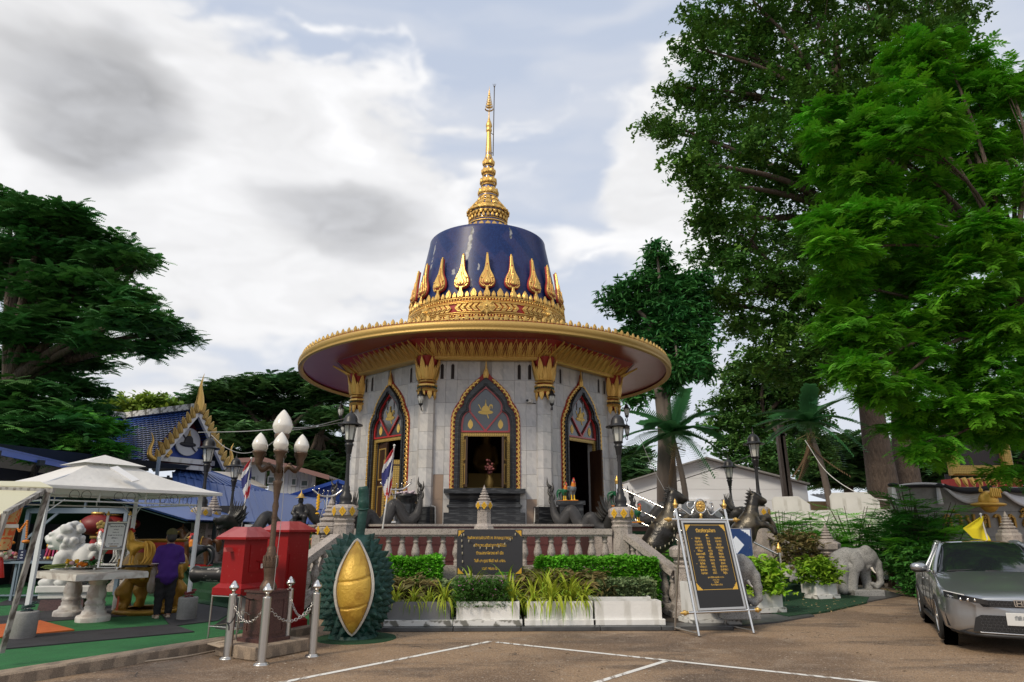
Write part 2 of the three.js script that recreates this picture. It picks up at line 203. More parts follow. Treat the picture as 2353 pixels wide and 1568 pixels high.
function strip(a,b,w,y){const d = V(b.x - a.x,0,b.z - a.z).normalize(),n = V(-d.z,0,d.x).multiplyScalar(w / 2);return sheet([[a.x + n.x,a.z + n.z],[b.x + n.x,b.z + n.z],[b.x - n.x,b.z - n.z],[a.x - n.x,a.z - n.z]],y);}
const mk =(n,a,b,w)=>{const m = struct('parking_line',[strip(a,b,w,0.004)],M.linePaint);};
const apex = gd(1126,1475),lineR = gd(2000,1568),lineL = gd(655,1568);
const onw =(a,b,t)=>a.clone().lerp(b,t);
mk(0,apex,onw(apex,lineL,2.2),0.09);mk(0,V(apex.x + 0.1,0,apex.z + 0.08),onw(apex,lineR,2.2),0.09);
mk(0,onw(apex,lineR,0.545),onw(onw(apex,lineR,0.545),gd(1375,1568),3),0.08);
// the left court: a low turfed platform behind an aggregate kerb that runs beside the stair's axis
const PLAT = 0.12,K0 = gd(0,1580),K1 = gd(512,1493),K2 = gd(736,1459);
const kdir = K1.clone().sub(K0).normalize(),kin = V(kdir.z,0,-kdir.x);
const Ka = K0.clone().addScaledVector(kdir,-3),inK =(p,d)=>p.clone().addScaledVector(kin,d),xz =(p)=>[p.x,p.z];
struct('kerb',[ext([[0,0],[0.27,0],[0.27,PLAT + 0.012],[0.02,PLAT + 0.012],[0,PLAT - 0.008]],Ka.distanceTo(K1)).applyMatrix4(new THREE.Matrix4().makeBasis(kin,V(0,1,0),kin.clone().cross(V(0,1,0))).setPosition(kin.clone().cross(V(0,1,0)).dot(kdir)>0?Ka:K1)),
ext([[0,0],[0.27,0],[0.27,PLAT + 0.012],[0.02,PLAT + 0.012],[0,PLAT - 0.008]],K1.distanceTo(K2)).applyMatrix4(new THREE.Matrix4().makeBasis(inK(V(),1),V(0,1,0),inK(V(),1).cross(V(0,1,0))).setPosition(kin.clone().cross(V(0,1,0)).dot(kdir)>0?K1:K2))],M.kerb);
struct('turf_platform',[sheet([xz(inK(Ka,0.268)),xz(inK(K1,0.268)),xz(inK(K2,0.26)),[-3.45,-14.35],[-4.3,-15.2],[-9.4,-19.6],[-12,-27.9],[-60,-27.9],[-60,-4]],PLAT,0.12)],M.turf);
const onPlat =(px,py)=>xz(gd(px,py,PLAT));
const matPiece =(label,pts,m,y)=>solo('rubber_mat',[sheet(pts.map(([x,z])=>[x,z]),PLAT + y,y - 0.001)],m,label,'floor mat');
matPiece('long black rubber mat in front of the marble table, nearest the kerb',[onPlat(8,1494),onPlat(446,1454),onPlat(396,1437),onPlat(60,1462),onPlat(16,1470)],M.rubber,0.016);
matPiece('bright orange rubber mat beside the pole weight and the marble table',[onPlat(-40,1472),onPlat(170,1450.5),onPlat(92,1429),onPlat(-40,1442)],M.orangeMat,0.022);
matPiece('black rubber mat under the marble table legs',[onPlat(-60,1441),onPlat(60,1433),onPlat(330,1414),onPlat(300,1390),onPlat(150,1401),onPlat(-60,1424)],M.rubber,0.011);
matPiece('black rubber mat behind the marble table before the stone lion',[onPlat(-20,1394),onPlat(130,1386),onPlat(240,1379),onPlat(200,1364),onPlat(100,1370),onPlat(20,1378)],M.rubber,0.009);
matPiece('black rubber mat by the cannon at the foot of the green steps',[onPlat(392,1441),onPlat(500,1428),onPlat(560,1392),onPlat(470,1380),onPlat(360,1400)],M.rubber,0.013);
// ---------- the shrine ----------
const SX = -0.06,SZ = -23,AP = 4.0,YF = 1.8,YT = 6.42,HS = AP*Math.tan(PI / 8);
const shrine = thing('shrine','white marble octagonal shrine with a blue tiled hat-shaped roof and golden spire','shrine',[SX,0,SZ]);
const faceM =(k,r = AP)=>new THREE.Matrix4().makeRotationY(k*PI / 4).multiply(new THREE.Matrix4().makeTranslation(0,0,r));
// half-width of the window outline at height y: inner (red), frame (black), border (gold)
const curve =(pts)=>(y)=>{if(y<= pts[0][0])return pts[0][1];for(let i = 1;i<pts.length;i++)if(y<= pts[i][0])return lerp(pts[i - 1][1],pts[i][1],(y - pts[i - 1][0])/(pts[i][0]- pts[i - 1][0]));return 0;};
const inW = curve([[4.45,0.68],[4.62,0.665],[4.72,0.635],[4.80,0.58],[4.85,0.52],[4.88,0.455],[4.95,0.475],[5.03,0.475],[5.12,0.44],[5.25,0.345],[5.4,0.20],[5.57,0]]);
const blW = curve([[4.5,0.835],[4.66,0.825],[4.8,0.79],[4.92,0.72],[5.0,0.63],[5.06,0.60],[5.16,0.595],[5.27,0.55],[5.42,0.43],[5.6,0.26],[5.81,0]]);
const goW = curve([[4.5,0.96],[4.7,0.95],[4.86,0.91],[5.0,0.84],[5.15,0.73],[5.3,0.68],[5.45,0.58],[5.65,0.38],[5.8,0.22],[5.92,0.09],[6.02,0.04],[6.2,0]]);
const outline =(w,y0,y1,n = 44)=>{const R =[],L =[];for(let i = 0;i<= n;i++){const y = lerp(y0,y1,i / n),x = w(y);R.push([x,y]);if(x>1e-3)L.unshift([-x,y]);}return[...R,...L];};
const ringShape =(a,b)=>{const s = shape(a);s.holes.push(new THREE.Path(b.map(([x,y])=>new THREE.Vector2(x,y))));return s;};
M.patternGold = mat([1,1,1],{map:rep(tex(256,256,(u,v)=>{const q = Math.sin(u*PI*16 + 2*Math.sin(v*PI*8))*Math.sin(v*PI*16 + 2*Math.sin(u*PI*8));return mix3([0.58,0.40,0.11],[0.13,0.08,0.02],sstep(-0.1,0.35,q));}),4),metalness:0.45,roughness:0.4,tri:true});
M.paneGrey = mat([0.055,0.058,0.062],{roughness:0.12,clearcoat:1,clearcoatRoughness:0.06});
M.redGloss = mat([0.36,0.02,0.02],{roughness:0.3,clearcoat:0.5});
M.emblem = mat([0.72,0.50,0.13],{roughness:0.5,metalness:0.15});
M.soffit = mat([1,1,1],{map:rep(tex(256,512,(u,v)=>mix3([0.22,0.024,0.026],[0.30,0.055,0.058],fbm(u*40,v*3,40,4,171)*0.8 + 0.2*fbm(u*4,v*4,4,3,3))),1),roughness:0.28,bumpMap:rep(tex(256,256,(u,v)=>fbm(u*60,v*2,60,3,172),false),1),bumpScale:0.003});
{
const walls =[],YB = YF - 0.02;
// the core behind the slabs: three faces with openings, five plain ones
for(let k = 0;k<8;k++){
const k2 = k>4?k - 8:k,open = abs(k2)<= 1,door = abs(k2)=== 1,s = shape([[-HS,YB],[HS,YB],[HS,YT],[-HS,YT]]);
if(open){const y0 = door?YF + 0.03:2.72;s.holes.push(new THREE.Path([...outline((y)=>y<4.2?0.66:inW(y)+ 0.02,y0,5.6)].map(([x,y])=>new THREE.Vector2(x,y))));}
walls.push(ext(s,0.24).translate(0,0,-0.262).applyMatrix4(faceM(k)));
}
walls.push(cyl(AP*1.05,AP*1.05,0.12,0,YT + 0.02,0,8).rotateY(PI / 8));
const core = part('wall',walls,mat([0.40,0.39,0.38],{roughness:0.7}),shrine);
part('floor',[lathe([[0,YB + 0.02],[AP*1.06,YB + 0.02],[AP*1.06,YB - 0.15],[0,YB - 0.15]],8,0,0,0,true).rotateY(PI / 8)],mat([0.10,0.06,0.05],{roughness:0.35}),shrine);
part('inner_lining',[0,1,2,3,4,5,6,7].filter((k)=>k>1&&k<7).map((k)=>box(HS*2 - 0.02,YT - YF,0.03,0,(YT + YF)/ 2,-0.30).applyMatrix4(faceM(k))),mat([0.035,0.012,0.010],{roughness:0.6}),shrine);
// marble slabs: courses between the pilasters, cut round the window surrounds
const R = rng(5),W = HS - 0.20,cols = 9,cw = 2*W / cols,rows = 7,ch =(YT - YF)/ rows,full = fix(new THREE.BoxGeometry(cw - 0.006,ch - 0.006,0.03)),variants =[0,1,2,3,4].map((i)=>boxUV(full.clone()));
const stain = mat([1,1,1],{map:rep(tex(256,256,(u,v)=>{const s = sstep(0.46,0.62,fbm(u*3 + v,v*7,1,5,481)),n = fbm(u*6,v*6,6,4,483);return mix3([0.50,0.49,0.475],mix3([0.30,0.19,0.11],[0.20,0.13,0.09],n),s*0.85);}),0.8),roughness:0.35,tri:true});const tone =(k)=>M.marble[k>0?[0,1,2,3,3,4][R()*6|0]:[0,0,1,1,2,3][R()*6|0]];
const slotX =[-1.245,-0.945,0.945,1.245].map((x)=>x*W / 1.456);
for(const k of[0,1,-1,2,-2])for(let c = 0;c<cols;c++)for(let r = 0;r<rows;r++){
const x0 = -W + c*cw + 0.003,x1 = x0 + cw - 0.006,y0 = YF + r*ch + 0.003,y1 = y0 + ch - 0.006,win = abs(k)<= 1,sill = abs(k)=== 1?YF:2.6;
const hw =(y)=>(win&&y>sill - 0.01?blW(y)- 0.03:-1),lo = min(abs(x0),abs(x1)),crosses = x0*x1<0;
if(k === 0&&r === 0&&max(abs(x0),abs(x1))<0.95)continue;
let inside = true,touch = false;for(let i = 0;i<= 8;i++){const w = hw(lerp(y0,y1,i / 8));if(max(abs(x0),abs(x1))>w)inside = false;if(w>(crosses?0:lo))touch = true;}
if(inside)continue;
const jit = new THREE.Matrix4().makeTranslation(0,0,R.in(-0.0012,0.0012));
if(!touch){piece('marble_slab',variants[R()*5|0],k === 0&&r<2&&lo>0.85&&(r === 0||R()<0.5)?stain:tone(k),shrine,faceM(k).multiply(jit).multiply(new THREE.Matrix4().makeTranslation((x0 + x1)/ 2,(y0 + y1)/ 2,0)));continue;}
if(crosses){const pts =[];for(let i = 0;i<= 10;i++){const y = lerp(y0,y1,i / 10);pts.push([x0 + 0.0001*i,y]);}const s = shape([[x0,y0],[x1,y0],[x1,y1],[x0,y1]]);const h =[];for(let i = 0;i<= 10;i++){const y = lerp(y0,y1,i / 10);}if(y0<5.6&&y1>5.6){const top = outline(hw,y0 + 0.004,min(y1,5.83),10).map(([x,y])=>[clamp(x,x0 + 0.002,x1 - 0.002),y]);const poly =[[x1,y0],[x1,y1],[x0,y1],[x0,y0],...top.filter((p)=>p[0]<= 0).reverse().map((p)=>[p[0],p[1]]).reverse().sort((a,b)=>a[1]- b[1]),...top.filter((p)=>p[0]>0).sort((a,b)=>b[1]- a[1])];piece('marble_slab',boxUV(ext(poly,0.03).translate(0,0,-0.015)),tone(k),shrine,faceM(k).multiply(jit));}continue;}
const side = x0<0?-1:1,edge =[];for(let i = 0;i<= 10;i++){const y = lerp(y0,y1,i / 10),w = hw(y);edge.push([side<0?clamp(-w,x0 + 0.001,x1):clamp(w,x0,x1 - 0.001),y]);}
const poly = side<0?[...edge,[x0,y1],[x0,y0]]:[[x1,y0],[x1,y1],...edge.reverse()];
piece('marble_slab',boxUV(ext(poly,0.03).translate(0,0,-0.015)),tone(k),shrine,faceM(k).multiply(jit));
}
// narrow vent slots near the top of each face
const slot = shape([[-0.048,0],[0.048,0],[0.048,0.40],[0,0.45],[-0.048,0.40]]),slotG = mergeGeometries([ext(ringShape([[-0.066,-0.02],[0.066,-0.02],[0.066,0.41],[0,0.48],[-0.066,0.41]],[[-0.046,0],[0.046,0],[0.046,0.40],[0,0.45],[-0.046,0.40]]),0.012)]),slotIn = ext(slot,0.006);
for(const k of[0,1,-1,2,-2])for(const x of slotX){const m = faceM(k).multiply(new THREE.Matrix4().makeTranslation(x,5.78,0.014));const s = piece('vent_slot',slotIn,mat([0.012,0.006,0.006]),shrine,m);piece('slot_frame',slotG,M.marble[3],s,new THREE.Matrix4());}
// corner pilasters with skirting blocks
const pil =[[0.27,YF],[0.27,YT - 0.2]],rowsP = 7,phs =(YT - 1.15 - YF)/ rowsP;
const pg = boxUV(ext([[-0.23,-0.20],[0.23,-0.20],[0.23,0.03],[0.12,0.13],[-0.12,0.13],[-0.23,0.03]],phs - 0.006).rotateX(-PI / 2).applyMatrix4(new THREE.Matrix4().makeScale(1,1,-1)));
// (the mirrored shape is turned right side out again)
{const p = pg.attributes.position,n = pg.attributes.normal;for(let i = 0;i<p.count;i += 3)for(const A of[p,n,pg.attributes.uv])for(let c = 0;c<A.itemSize;c++){const a = A.array[(i + 1)*A.itemSize + c];A.array[(i + 1)*A.itemSize + c]= A.array[(i + 2)*A.itemSize + c];A.array[(i + 2)*A.itemSize + c]= a;}pg.computeVertexNormals();}
const VR = AP / cos(PI / 8),vertM =(k)=>new THREE.Matrix4().makeRotationY((k + 0.5)*PI / 4).multiply(new THREE.Matrix4().makeTranslation(0,0,VR));
const petal =(w,h,d)=>{const s = new THREE.Shape();s.moveTo(-w*0.30,0);s.quadraticCurveTo(-w*0.62,h*0.45,0,h);s.quadraticCurveTo(w*0.62,h*0.45,w*0.30,0);const g = ext(s,d,d*0.4);const r = new THREE.Shape();r.moveTo(-w*0.16,h*0.08);r.quadraticCurveTo(-w*0.34,h*0.42,0,h*0.78);r.quadraticCurveTo(w*0.34,h*0.42,w*0.16,h*0.08);const v = fix(new THREE.ConeGeometry(1,1,4));return mergeGeometries([g,ext(r,d*0.6,d*0.3).translate(0,0,d)]);};
M.petal = petal;
const capPetal = boxUV(petal(0.27,0.68,0.03)),lowPetal = boxUV(petal(0.20,0.42,0.03)),drop = boxUV(petal(0.2,0.26,0.03).rotateZ(PI));
for(const k of[0,-1,1,-2]){
const v = vertM(k);
for(let r = 0;r<rowsP;r++)piece('pilaster_block',pg,M.marble[[0,1,2,3][R()*4|0]],shrine,v.clone().multiply(new THREE.Matrix4().makeTranslation(0,YF + r*phs + 0.003,0)));
part('base_block',[box(0.62,0.46,0.50,0,YF + 0.23,-0.06).applyMatrix4(v),box(0.66,0.06,0.53,0,YF + 0.03,-0.06).applyMatrix4(v)],M.blackStone,shrine);
const c = new THREE.Group();c.name = 'capital';c.applyMatrix4(v.clone().multiply(new THREE.Matrix4().makeScale(0.84,1,0.84)));shrine.add(c);
part('capital_core',[poly8([[0,5.36],[0.27,5.36],[0.27,5.6],[0.25,5.7],[0.31,6.05],[0.42,YT - 0.02],[0,YT - 0.02]])],M.red,c);
part('capital_ring',[poly8([[0.2,5.38],[0.345,5.40],[0.37,5.44],[0.345,5.48],[0.3,5.5]]),poly8([[0.3,5.53],[0.35,5.55],[0.35,5.60],[0.3,5.62]]),poly8([[0.28,5.64],[0.335,5.66],[0.32,5.71],[0.26,5.73]])],M.gold,c);
for(let i = 0;i<8;i++){const a = i*PI / 4;if(cos(a)<-0.3)continue;const rot = new THREE.Matrix4().makeRotationY(a);
piece('capital_leaf',capPetal,M.gold,c,rot.clone().multiply(M4([0,5.74,0.262],[0.28,0,0])));
piece('capital_leaf',lowPetal,M.gold,c,rot.clone().multiply(new THREE.Matrix4().makeRotationY(PI / 8)).multiply(M4([0,5.73,0.29],[0.24,0,0])));
piece('hanging_leaf',drop,M.gold,c,rot.clone().multiply(M4([0,5.42,0.272],[0,0,0])));}
part('bead',[0,1,2,3,4,5,6,7].flatMap((i)=>[-1,0,1].map((j)=>sph(0.022,j*0.085,5.515,0.305).rotateY(i*PI / 4))),mat([0.02,0.10,0.07],{roughness:0.2}),c).userData.kind = 'stuff';
}
// windows and doors
const scroll =(()=>{const s = new THREE.Shape();s.moveTo(-0.055,-0.045);s.bezierCurveTo(-0.03,-0.075,0.05,-0.07,0.058,-0.01);s.bezierCurveTo(0.062,0.04,0.02,0.055,0.03,0.095);s.bezierCurveTo(-0.01,0.075,-0.02,0.045,0.0,0.022);s.bezierCurveTo(0.022,0.0,0.0,-0.03,-0.02,-0.012);s.bezierCurveTo(-0.03,0.0,-0.05,0.0,-0.055,-0.045);return boxUV(mergeGeometries([ext(s,0.035,0.009),sph(0.02,-0.012,-0.008,0.045)]));})();
const hat =(()=>{const E =(rx,ry,x,y)=>{const s = new THREE.Shape();s.absellipse(x,y,rx,ry,0,2*PI);return s;},parts =[];
parts.push(ext(E(0.22,0.062,0,0),0.012),ext(E(0.195,0.042,0,0.012),0.02),ext([[-0.125,0.03],[0.125,0.03],[0.11,0.11],[0.075,0.165],[0.03,0.19],[0.022,0.24],[0.012,0.25],[0.006,0.36],[-0.006,0.36],[-0.012,0.25],[-0.022,0.24],[-0.03,0.19],[-0.075,0.165],[-0.11,0.11]],0.028,0.004));
parts.push(ext([[0.03,-0.06],[0.06,-0.055],[0.105,-0.165],[0.075,-0.175]],0.01),ext([[-0.13,0.07],[-0.155,0.10],[-0.205,0.19],[-0.225,0.235],[-0.19,0.215],[-0.15,0.14],[-0.115,0.09]],0.01),ext([[0.12,0.09],[0.10,0.17],[0.12,0.22],[0.165,0.235],[0.205,0.20],[0.20,0.13],[0.185,0.09],[0.18,0.15],[0.165,0.185],[0.14,0.18],[0.13,0.14],[0.14,0.10]],0.012));return mergeGeometries(parts);})();
const leafE =(()=>{const s = new THREE.Shape();s.moveTo(0,-0.14);s.quadraticCurveTo(0.17,-0.02,0,0.15);s.quadraticCurveTo(-0.17,-0.02,0,-0.14);const t = new THREE.Shape();t.absellipse(0,-0.005,0.045,0.055,0,2*PI);return mergeGeometries([ext(s,0.01),ext(t,0.018)]);})();
for(const k of[0,1,-1]){
const door = k !== 0,y0 = door?YF + 0.03:2.72,w = new THREE.Group();w.name = door?'doorway':'window';w.applyMatrix4(faceM(k));shrine.add(w);
const o1 = outline(blW,y0,5.81),i1 = outline((y)=>(y<4.5?0.695:inW(y)+ 0.014),y0 +(door?-0.0:0.02),5.59);
part('stone_surround',[ext(ringShape(o1,door?outline((y)=>(y<4.5?0.695:inW(y)+ 0.014),y0 + 0.004,5.59):i1),0.11,0.012).translate(0,0,-0.02),ext(ringShape(outline((y)=>blW(y)*0.94,y0 + 0.01,5.74),outline((y)=>(y<4.5?0.74:inW(y)+ 0.06),y0 + 0.03,5.63)),0.03,0.01).translate(0,0,0.10)],M.blackStone,w);
part('border_backing',[ext(ringShape(outline((y)=>goW(y)+(y<5.8?0.012:0.002),y0 - 0.02,6.2),outline((y)=>blW(y)- 0.01,y0 - 0.01,5.81)),0.03).translate(0,0,0.006)],M.red,w);
// scrolls along the border
const mid =(y)=>(goW(y)+ blW(y))/ 2 + 0.004,path =[];let yy = y0 + 0.05;while(yy<5.78){const x = mid(yy),x2 = mid(yy + 0.02),sl = Math.hypot(x2 - x,0.02)/ 0.02;path.push([x,yy,Math.atan2(x - x2,0.02)]);yy += 0.125 / sl;}
for(const[x,y,a]of path)for(const s of[1,-1])piece('flame_ornament',scroll,M.gold,w,M4([s*x,y,0.038],[0,0,s*a],[s*1.02,1.02,1]));
piece('apex_flame',boxUV(mergeGeometries([petal(0.2,0.34,0.035).translate(0,5.80,0),ext([[-0.03,6.08],[0.03,6.08],[0.006,6.32],[-0.006,6.32]],0.03).translate(0,0,0)])),M.gold,w,M4([0,0,0.038]));
// red tracery and grey panes
part('tracery',[ext(ringShape(outline((y)=>(y<4.5?0.69:inW(y)+ 0.012),4.27,5.585),outline((y)=>(y<4.5?0.635:max(0,inW(y)- 0.05 -(y>5.2?0.012:0))),4.315,5.50)),0.05),sbar(V(-0.46,4.875,0.02),V(0.01,4.30,0.02),0.045,0.045),sbar(V(0.46,4.875,0.021),V(-0.01,4.30,0.021),0.045,0.045)],M.redGloss,w);
part('pane',[ext(outline((y)=>inW(y)+ 0.008,4.275,5.58),0.02).translate(0,0,-0.03)],M.paneGrey,w);
part('emblem',[hat.clone().scale(0.96,1.0,1).translate(0,4.84,-0.008)],M.emblem,w);
for(const s of[-1,1])part('leaf_emblem',[leafE.clone().scale(0.85,0.95,1).translate(s*0.42,4.50,-0.008)],M.emblem,w);
// patterned gold casing round the opening
const yb = door?YF + 0.03:2.725;part('gilded_casing',[bx(-0.69,0.69,4.165,4.265,-0.05,0.02),bx(-0.69,-0.60,yb,4.163,-0.05,0.018),bx(0.60,0.69,yb,4.163,-0.05,0.018),...(door?[]:[bx(-0.598,0.598,yb,yb + 0.045,-0.05,0.016)])],M.patternGold,w);
}
// leaves of the doors and shutters
const wood = mat([1,1,1],{map:rep(tex(256,256,(u,v)=>mix3([0.055,0.025,0.013],[0.02,0.010,0.006],fbm(u*30,v*4,30,4,181))),1),roughness:0.4,tri:true});
const leaf =(k,x,ang,y0,h,m,name)=>{const g = new THREE.Group();g.name = name;g.applyMatrix4(faceM(k).multiply(M4([x,0,-0.12],[0,ang,0])));shrine.add(g);const d = x<0?1:-1;part('door_board',[bx(0,d*0.58,y0,y0 + h,-0.025,0.025)],m,g);part('door_moulding',[0.06,0.53].map((f)=>ext(ringShape([[0.06*d,y0 + h*f],[0.52*d,y0 + h*f],[0.52*d,y0 + h*(f + 0.40)],[0.06*d,y0 + h*(f + 0.40)]],[[0.10*d,y0 + h*f + 0.04],[0.48*d,y0 + h*f + 0.04],[0.48*d,y0 + h*(f + 0.40)- 0.04],[0.10*d,y0 + h*(f + 0.40)- 0.04]]),0.02).translate(0,0,0.02)),m === wood?M.goldDull:wood,g);};
leaf(-1,-0.6,-0.55 + 0.35,YF + 0.04,2.3,wood,'door_leaf');leaf(-1,0.6,0.75,YF + 0.04,1.75,M.patternGold,'door_leaf');leaf(1,0.6,1.25,YF + 0.04,2.1,wood,'door_leaf');leaf(0,0.6,1.35,2.76,1.36,wood,'shutter');leaf(0,-0.6,-1.4,2.76,1.36,wood,'shutter');
// plinth under the front window
part('window_plinth',[box(2.18,0.12,0.55,0,2.66,AP + 0.14),ext([[0,0],[0.42,0],[0.42,0.30],[0.36,0.33],[0.36,0.52],[0.20,0.60],[0.26,0.74],[0.36,0.80],[0,0.80]],1.9).rotateY(-PI / 2).translate(0.95,YF,AP - 0.01),box(2.16,0.30,0.46,0,YF + 0.15,AP + 0.21),box(2.0,0.07,0.44,0,YF + 0.47,AP + 0.185)],M.blackStone,shrine);
// frieze: sloping octagonal band of chevron leaves
const c8 = cos(PI / 8),fr = part('frieze',[lathe([[4.14 / c8,YT - 0.06],[4.2 / c8,YT - 0.04],[4.72 / c8,6.80],[4.6 / c8,6.84],[4.0 / c8,6.84]],8,0,0,0,true).rotateY(PI / 8)],M.red,shrine);
part('gold_moulding',[lathe([[4.06 / c8,YT - 0.12],[4.23 / c8,YT - 0.12],[4.26 / c8,YT - 0.08],[4.26 / c8,YT - 0.03],[4.2 / c8,YT],[4.1 / c8,YT]],8,0,0,0,true).rotateY(PI / 8)],M.gold,shrine);
part('dotted_trim',[0,1,2,6,7].flatMap((k)=>{const out =[];for(let x = -1.92;x<= 1.921;x += 0.055)out.push(sph(0.018,x,6.79,0,1,1,1,6).applyMatrix4(faceM(k,4.73)));return out;}),mat([0.25,0.25,0.30],{metalness:0.7,roughness:0.25}),shrine).userData.kind = 'stuff';
const chev =(w,h)=>{const V1 =(x,t)=>ext([[-w*x,0],[-w*x + t,0],[0,h - t*1.3],[w*x - t,0],[w*x,0],[0,h]],0.028,0.008);return boxUV(mergeGeometries([V1(0.54,0.055),V1(0.34,0.045).scale(1,0.72,1.2),ext([[-w*0.16,0],[w*0.16,0],[0,h*0.46]],0.03,0.008)]));};
const n = 13,chevG = chev(0.36,0.67),half = boxUV(ext([[-0.10,0],[0.10,0],[0.04,0.5],[0,0.56],[-0.04,0.5]],0.016,0.006)),slope = Math.atan2(0.54,0.42);
for(const k of[0,1,-1,2,-2])for(let i = 0;i<n;i++){const f =(i + 0.5)/ n*2 - 1;for(const[g,df,z]of[[chevG,0,0],[half,1 / n,-0.006]]){if(df&&i === n - 1)continue;const x0 =(f + df)*4.18*Math.tan(PI / 8)*0.985,x1 =(f + df)*4.72*Math.tan(PI / 8)*0.985;if(!df&&i === 0)piece('lotus_leaf',chevG,M.gold,fr,new THREE.Matrix4().makeRotationY((k - 0.5)*PI / 4).multiply(M4([0,YT - 0.03,4.19 / c8 + 0.004],[slope - 0.06,0,0],[1.5,1.03,1])));piece('lotus_leaf',g,M.gold,fr,faceM(k,4.195).multiply(M4([x0,YT - 0.03,0.008 + z],[slope,0,0])).multiply(new THREE.Matrix4().makeShear(0,0,(x1 - x0)/ 0.6,0,0,0)));}}
// brim
const RB = 6.17;
part('soffit',[lathe([[4.5,6.80],[5.2,6.775],[RB - 0.05,6.70]],96)],M.soffit,shrine);
part('fascia',[lathe([[RB - 0.12,6.66],[RB - 0.03,6.585],[RB + 0.03,6.60],[RB + 0.04,6.645],[RB + 0.005,6.66],[RB + 0.03,6.70],[RB + 0.055,6.76],[RB + 0.045,6.83],[RB,6.865],[RB - 0.14,6.87]],128)],M.goldDull,shrine);
M.brimTile = mat([1,1,1],{map:rep(tex(256,256,(u,v)=>{const j =(u*24 % 1<0.06||v*10 % 1<0.08)?0.4:1;return mix3([0.10,0.10,0.22],[0.20,0.20,0.33],fbm(u*8,v*8,8,4,191)).map((c)=>c*j);}),12,3),roughness:0.25,clearcoat:0.6});
part('brim_roof',[lathe([[RB - 0.1,6.86],[4.4,7.22],[3.3,7.52],[2.7,7.80],[2.6,8.1],[2.5,8.1]],96)],M.brimTile,shrine);
const rimBig = boxUV(petal(0.15,0.17,0.025)),rimSmall = boxUV(petal(0.10,0.085,0.02));
part('rim_strip',[lathe([[RB - 0.10,6.86],[RB - 0.03,6.885],[RB - 0.07,6.91],[RB - 0.14,6.905]],128)],M.red,shrine);
for(let i = 0;i<150;i++){const a = i / 150*2*PI;if(cos(a)<-0.28)continue;const rot =(q)=>new THREE.Matrix4().makeRotationY(q);piece('rim_antefix',rimBig,M.goldDull,shrine,rot(a).multiply(M4([0,6.885,RB - 0.075],[-0.08,0,0])));if(cos(a)>0.1)piece('rim_antefix',rimSmall,M.goldDull,shrine,rot(a + PI / 150).multiply(M4([0,6.885,RB - 0.07],[-0.08,0,0])));}
// hat crown
M.mosaic = mat([1,1,1],{map:rep(tex(2048,1024,(u,v,x,y)=>{
const a = u*240 + v*56,b = u*240 - v*56,fa = a - Math.floor(a),fb = b - Math.floor(b),j = min(fa,1 - fa,fb,1 - fb)<0.075,k = hash2(Math.floor(a),Math.floor(b),4),n = fbm(u*12,v*6,6,4,201);
let c = mix3([0.007,0.021,0.105],[0.014,0.045,0.185],k*0.75 + 0.2*n);const da = abs(fbm(u*5,v*3,1,3,7)- 0.5);if(j)c = hash2(Math.floor(a*0.125),3,1)+ hash2(Math.floor(b*0.125),5,1)>0.75?[0.075,0.045,0.085]:[0.004,0.012,0.06];
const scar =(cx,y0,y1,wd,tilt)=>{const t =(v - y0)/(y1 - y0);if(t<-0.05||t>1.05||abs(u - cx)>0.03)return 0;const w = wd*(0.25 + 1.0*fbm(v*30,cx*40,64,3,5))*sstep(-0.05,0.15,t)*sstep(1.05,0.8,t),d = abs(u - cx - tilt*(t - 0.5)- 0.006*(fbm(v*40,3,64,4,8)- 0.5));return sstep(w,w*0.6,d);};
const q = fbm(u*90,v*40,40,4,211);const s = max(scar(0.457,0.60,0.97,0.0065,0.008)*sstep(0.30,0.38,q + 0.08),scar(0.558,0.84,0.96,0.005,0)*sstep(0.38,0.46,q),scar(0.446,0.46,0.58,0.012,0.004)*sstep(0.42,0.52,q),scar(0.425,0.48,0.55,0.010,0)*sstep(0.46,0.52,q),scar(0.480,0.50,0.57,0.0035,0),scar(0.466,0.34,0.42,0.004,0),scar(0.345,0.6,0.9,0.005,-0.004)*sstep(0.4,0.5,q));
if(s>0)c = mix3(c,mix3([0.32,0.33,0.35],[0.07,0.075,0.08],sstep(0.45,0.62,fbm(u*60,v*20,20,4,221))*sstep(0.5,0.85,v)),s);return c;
}),1,1),roughness:0.42,clearcoat:0.14,clearcoatRoughness:0.3,specularIntensity:0.4});
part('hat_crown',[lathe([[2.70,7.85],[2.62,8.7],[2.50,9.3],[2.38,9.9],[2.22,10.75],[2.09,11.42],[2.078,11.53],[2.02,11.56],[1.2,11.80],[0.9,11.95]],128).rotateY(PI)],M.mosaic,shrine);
{const crown = shrine.children[shrine.children.length - 1],p = crown.geometry.attributes.position,uv = crown.geometry.attributes.uv;for(let i = 0;i<p.count;i++)uv.setY(i,clamp((p.getY(i)- 7.85)/ 3.75));}
const band = new THREE.Group();band.name = 'crown_band';shrine.add(band);
part('band_core',[lathe([[2.60,8.02],[2.74,8.04],[2.755,8.52],[2.66,8.74],[2.56,8.76]],96)],M.red,band);
part('band_ring',[[8.03,2.745,0.035],[8.155,2.755,0.022],[8.21,2.765,0.03],[8.52,2.765,0.03],[8.575,2.745,0.022],[8.70,2.70,0.035]].map(([y,r,t])=>lathe([[r - t,y - t],[r + t*0.6,y - t*0.7],[r + t,y],[r + t*0.6,y + t*0.7],[r - t,y + t]],96)),M.gold,band);
part('bead',[[8.095,2.75],[8.637,2.725]].flatMap(([y,r])=>Array.from({length:110},(_,i)=>sph(0.038,0,y,r,1,1,1,8).rotateY((i / 110*2 - 1)*PI*0.62))),M.gold,band).userData.kind = 'stuff';
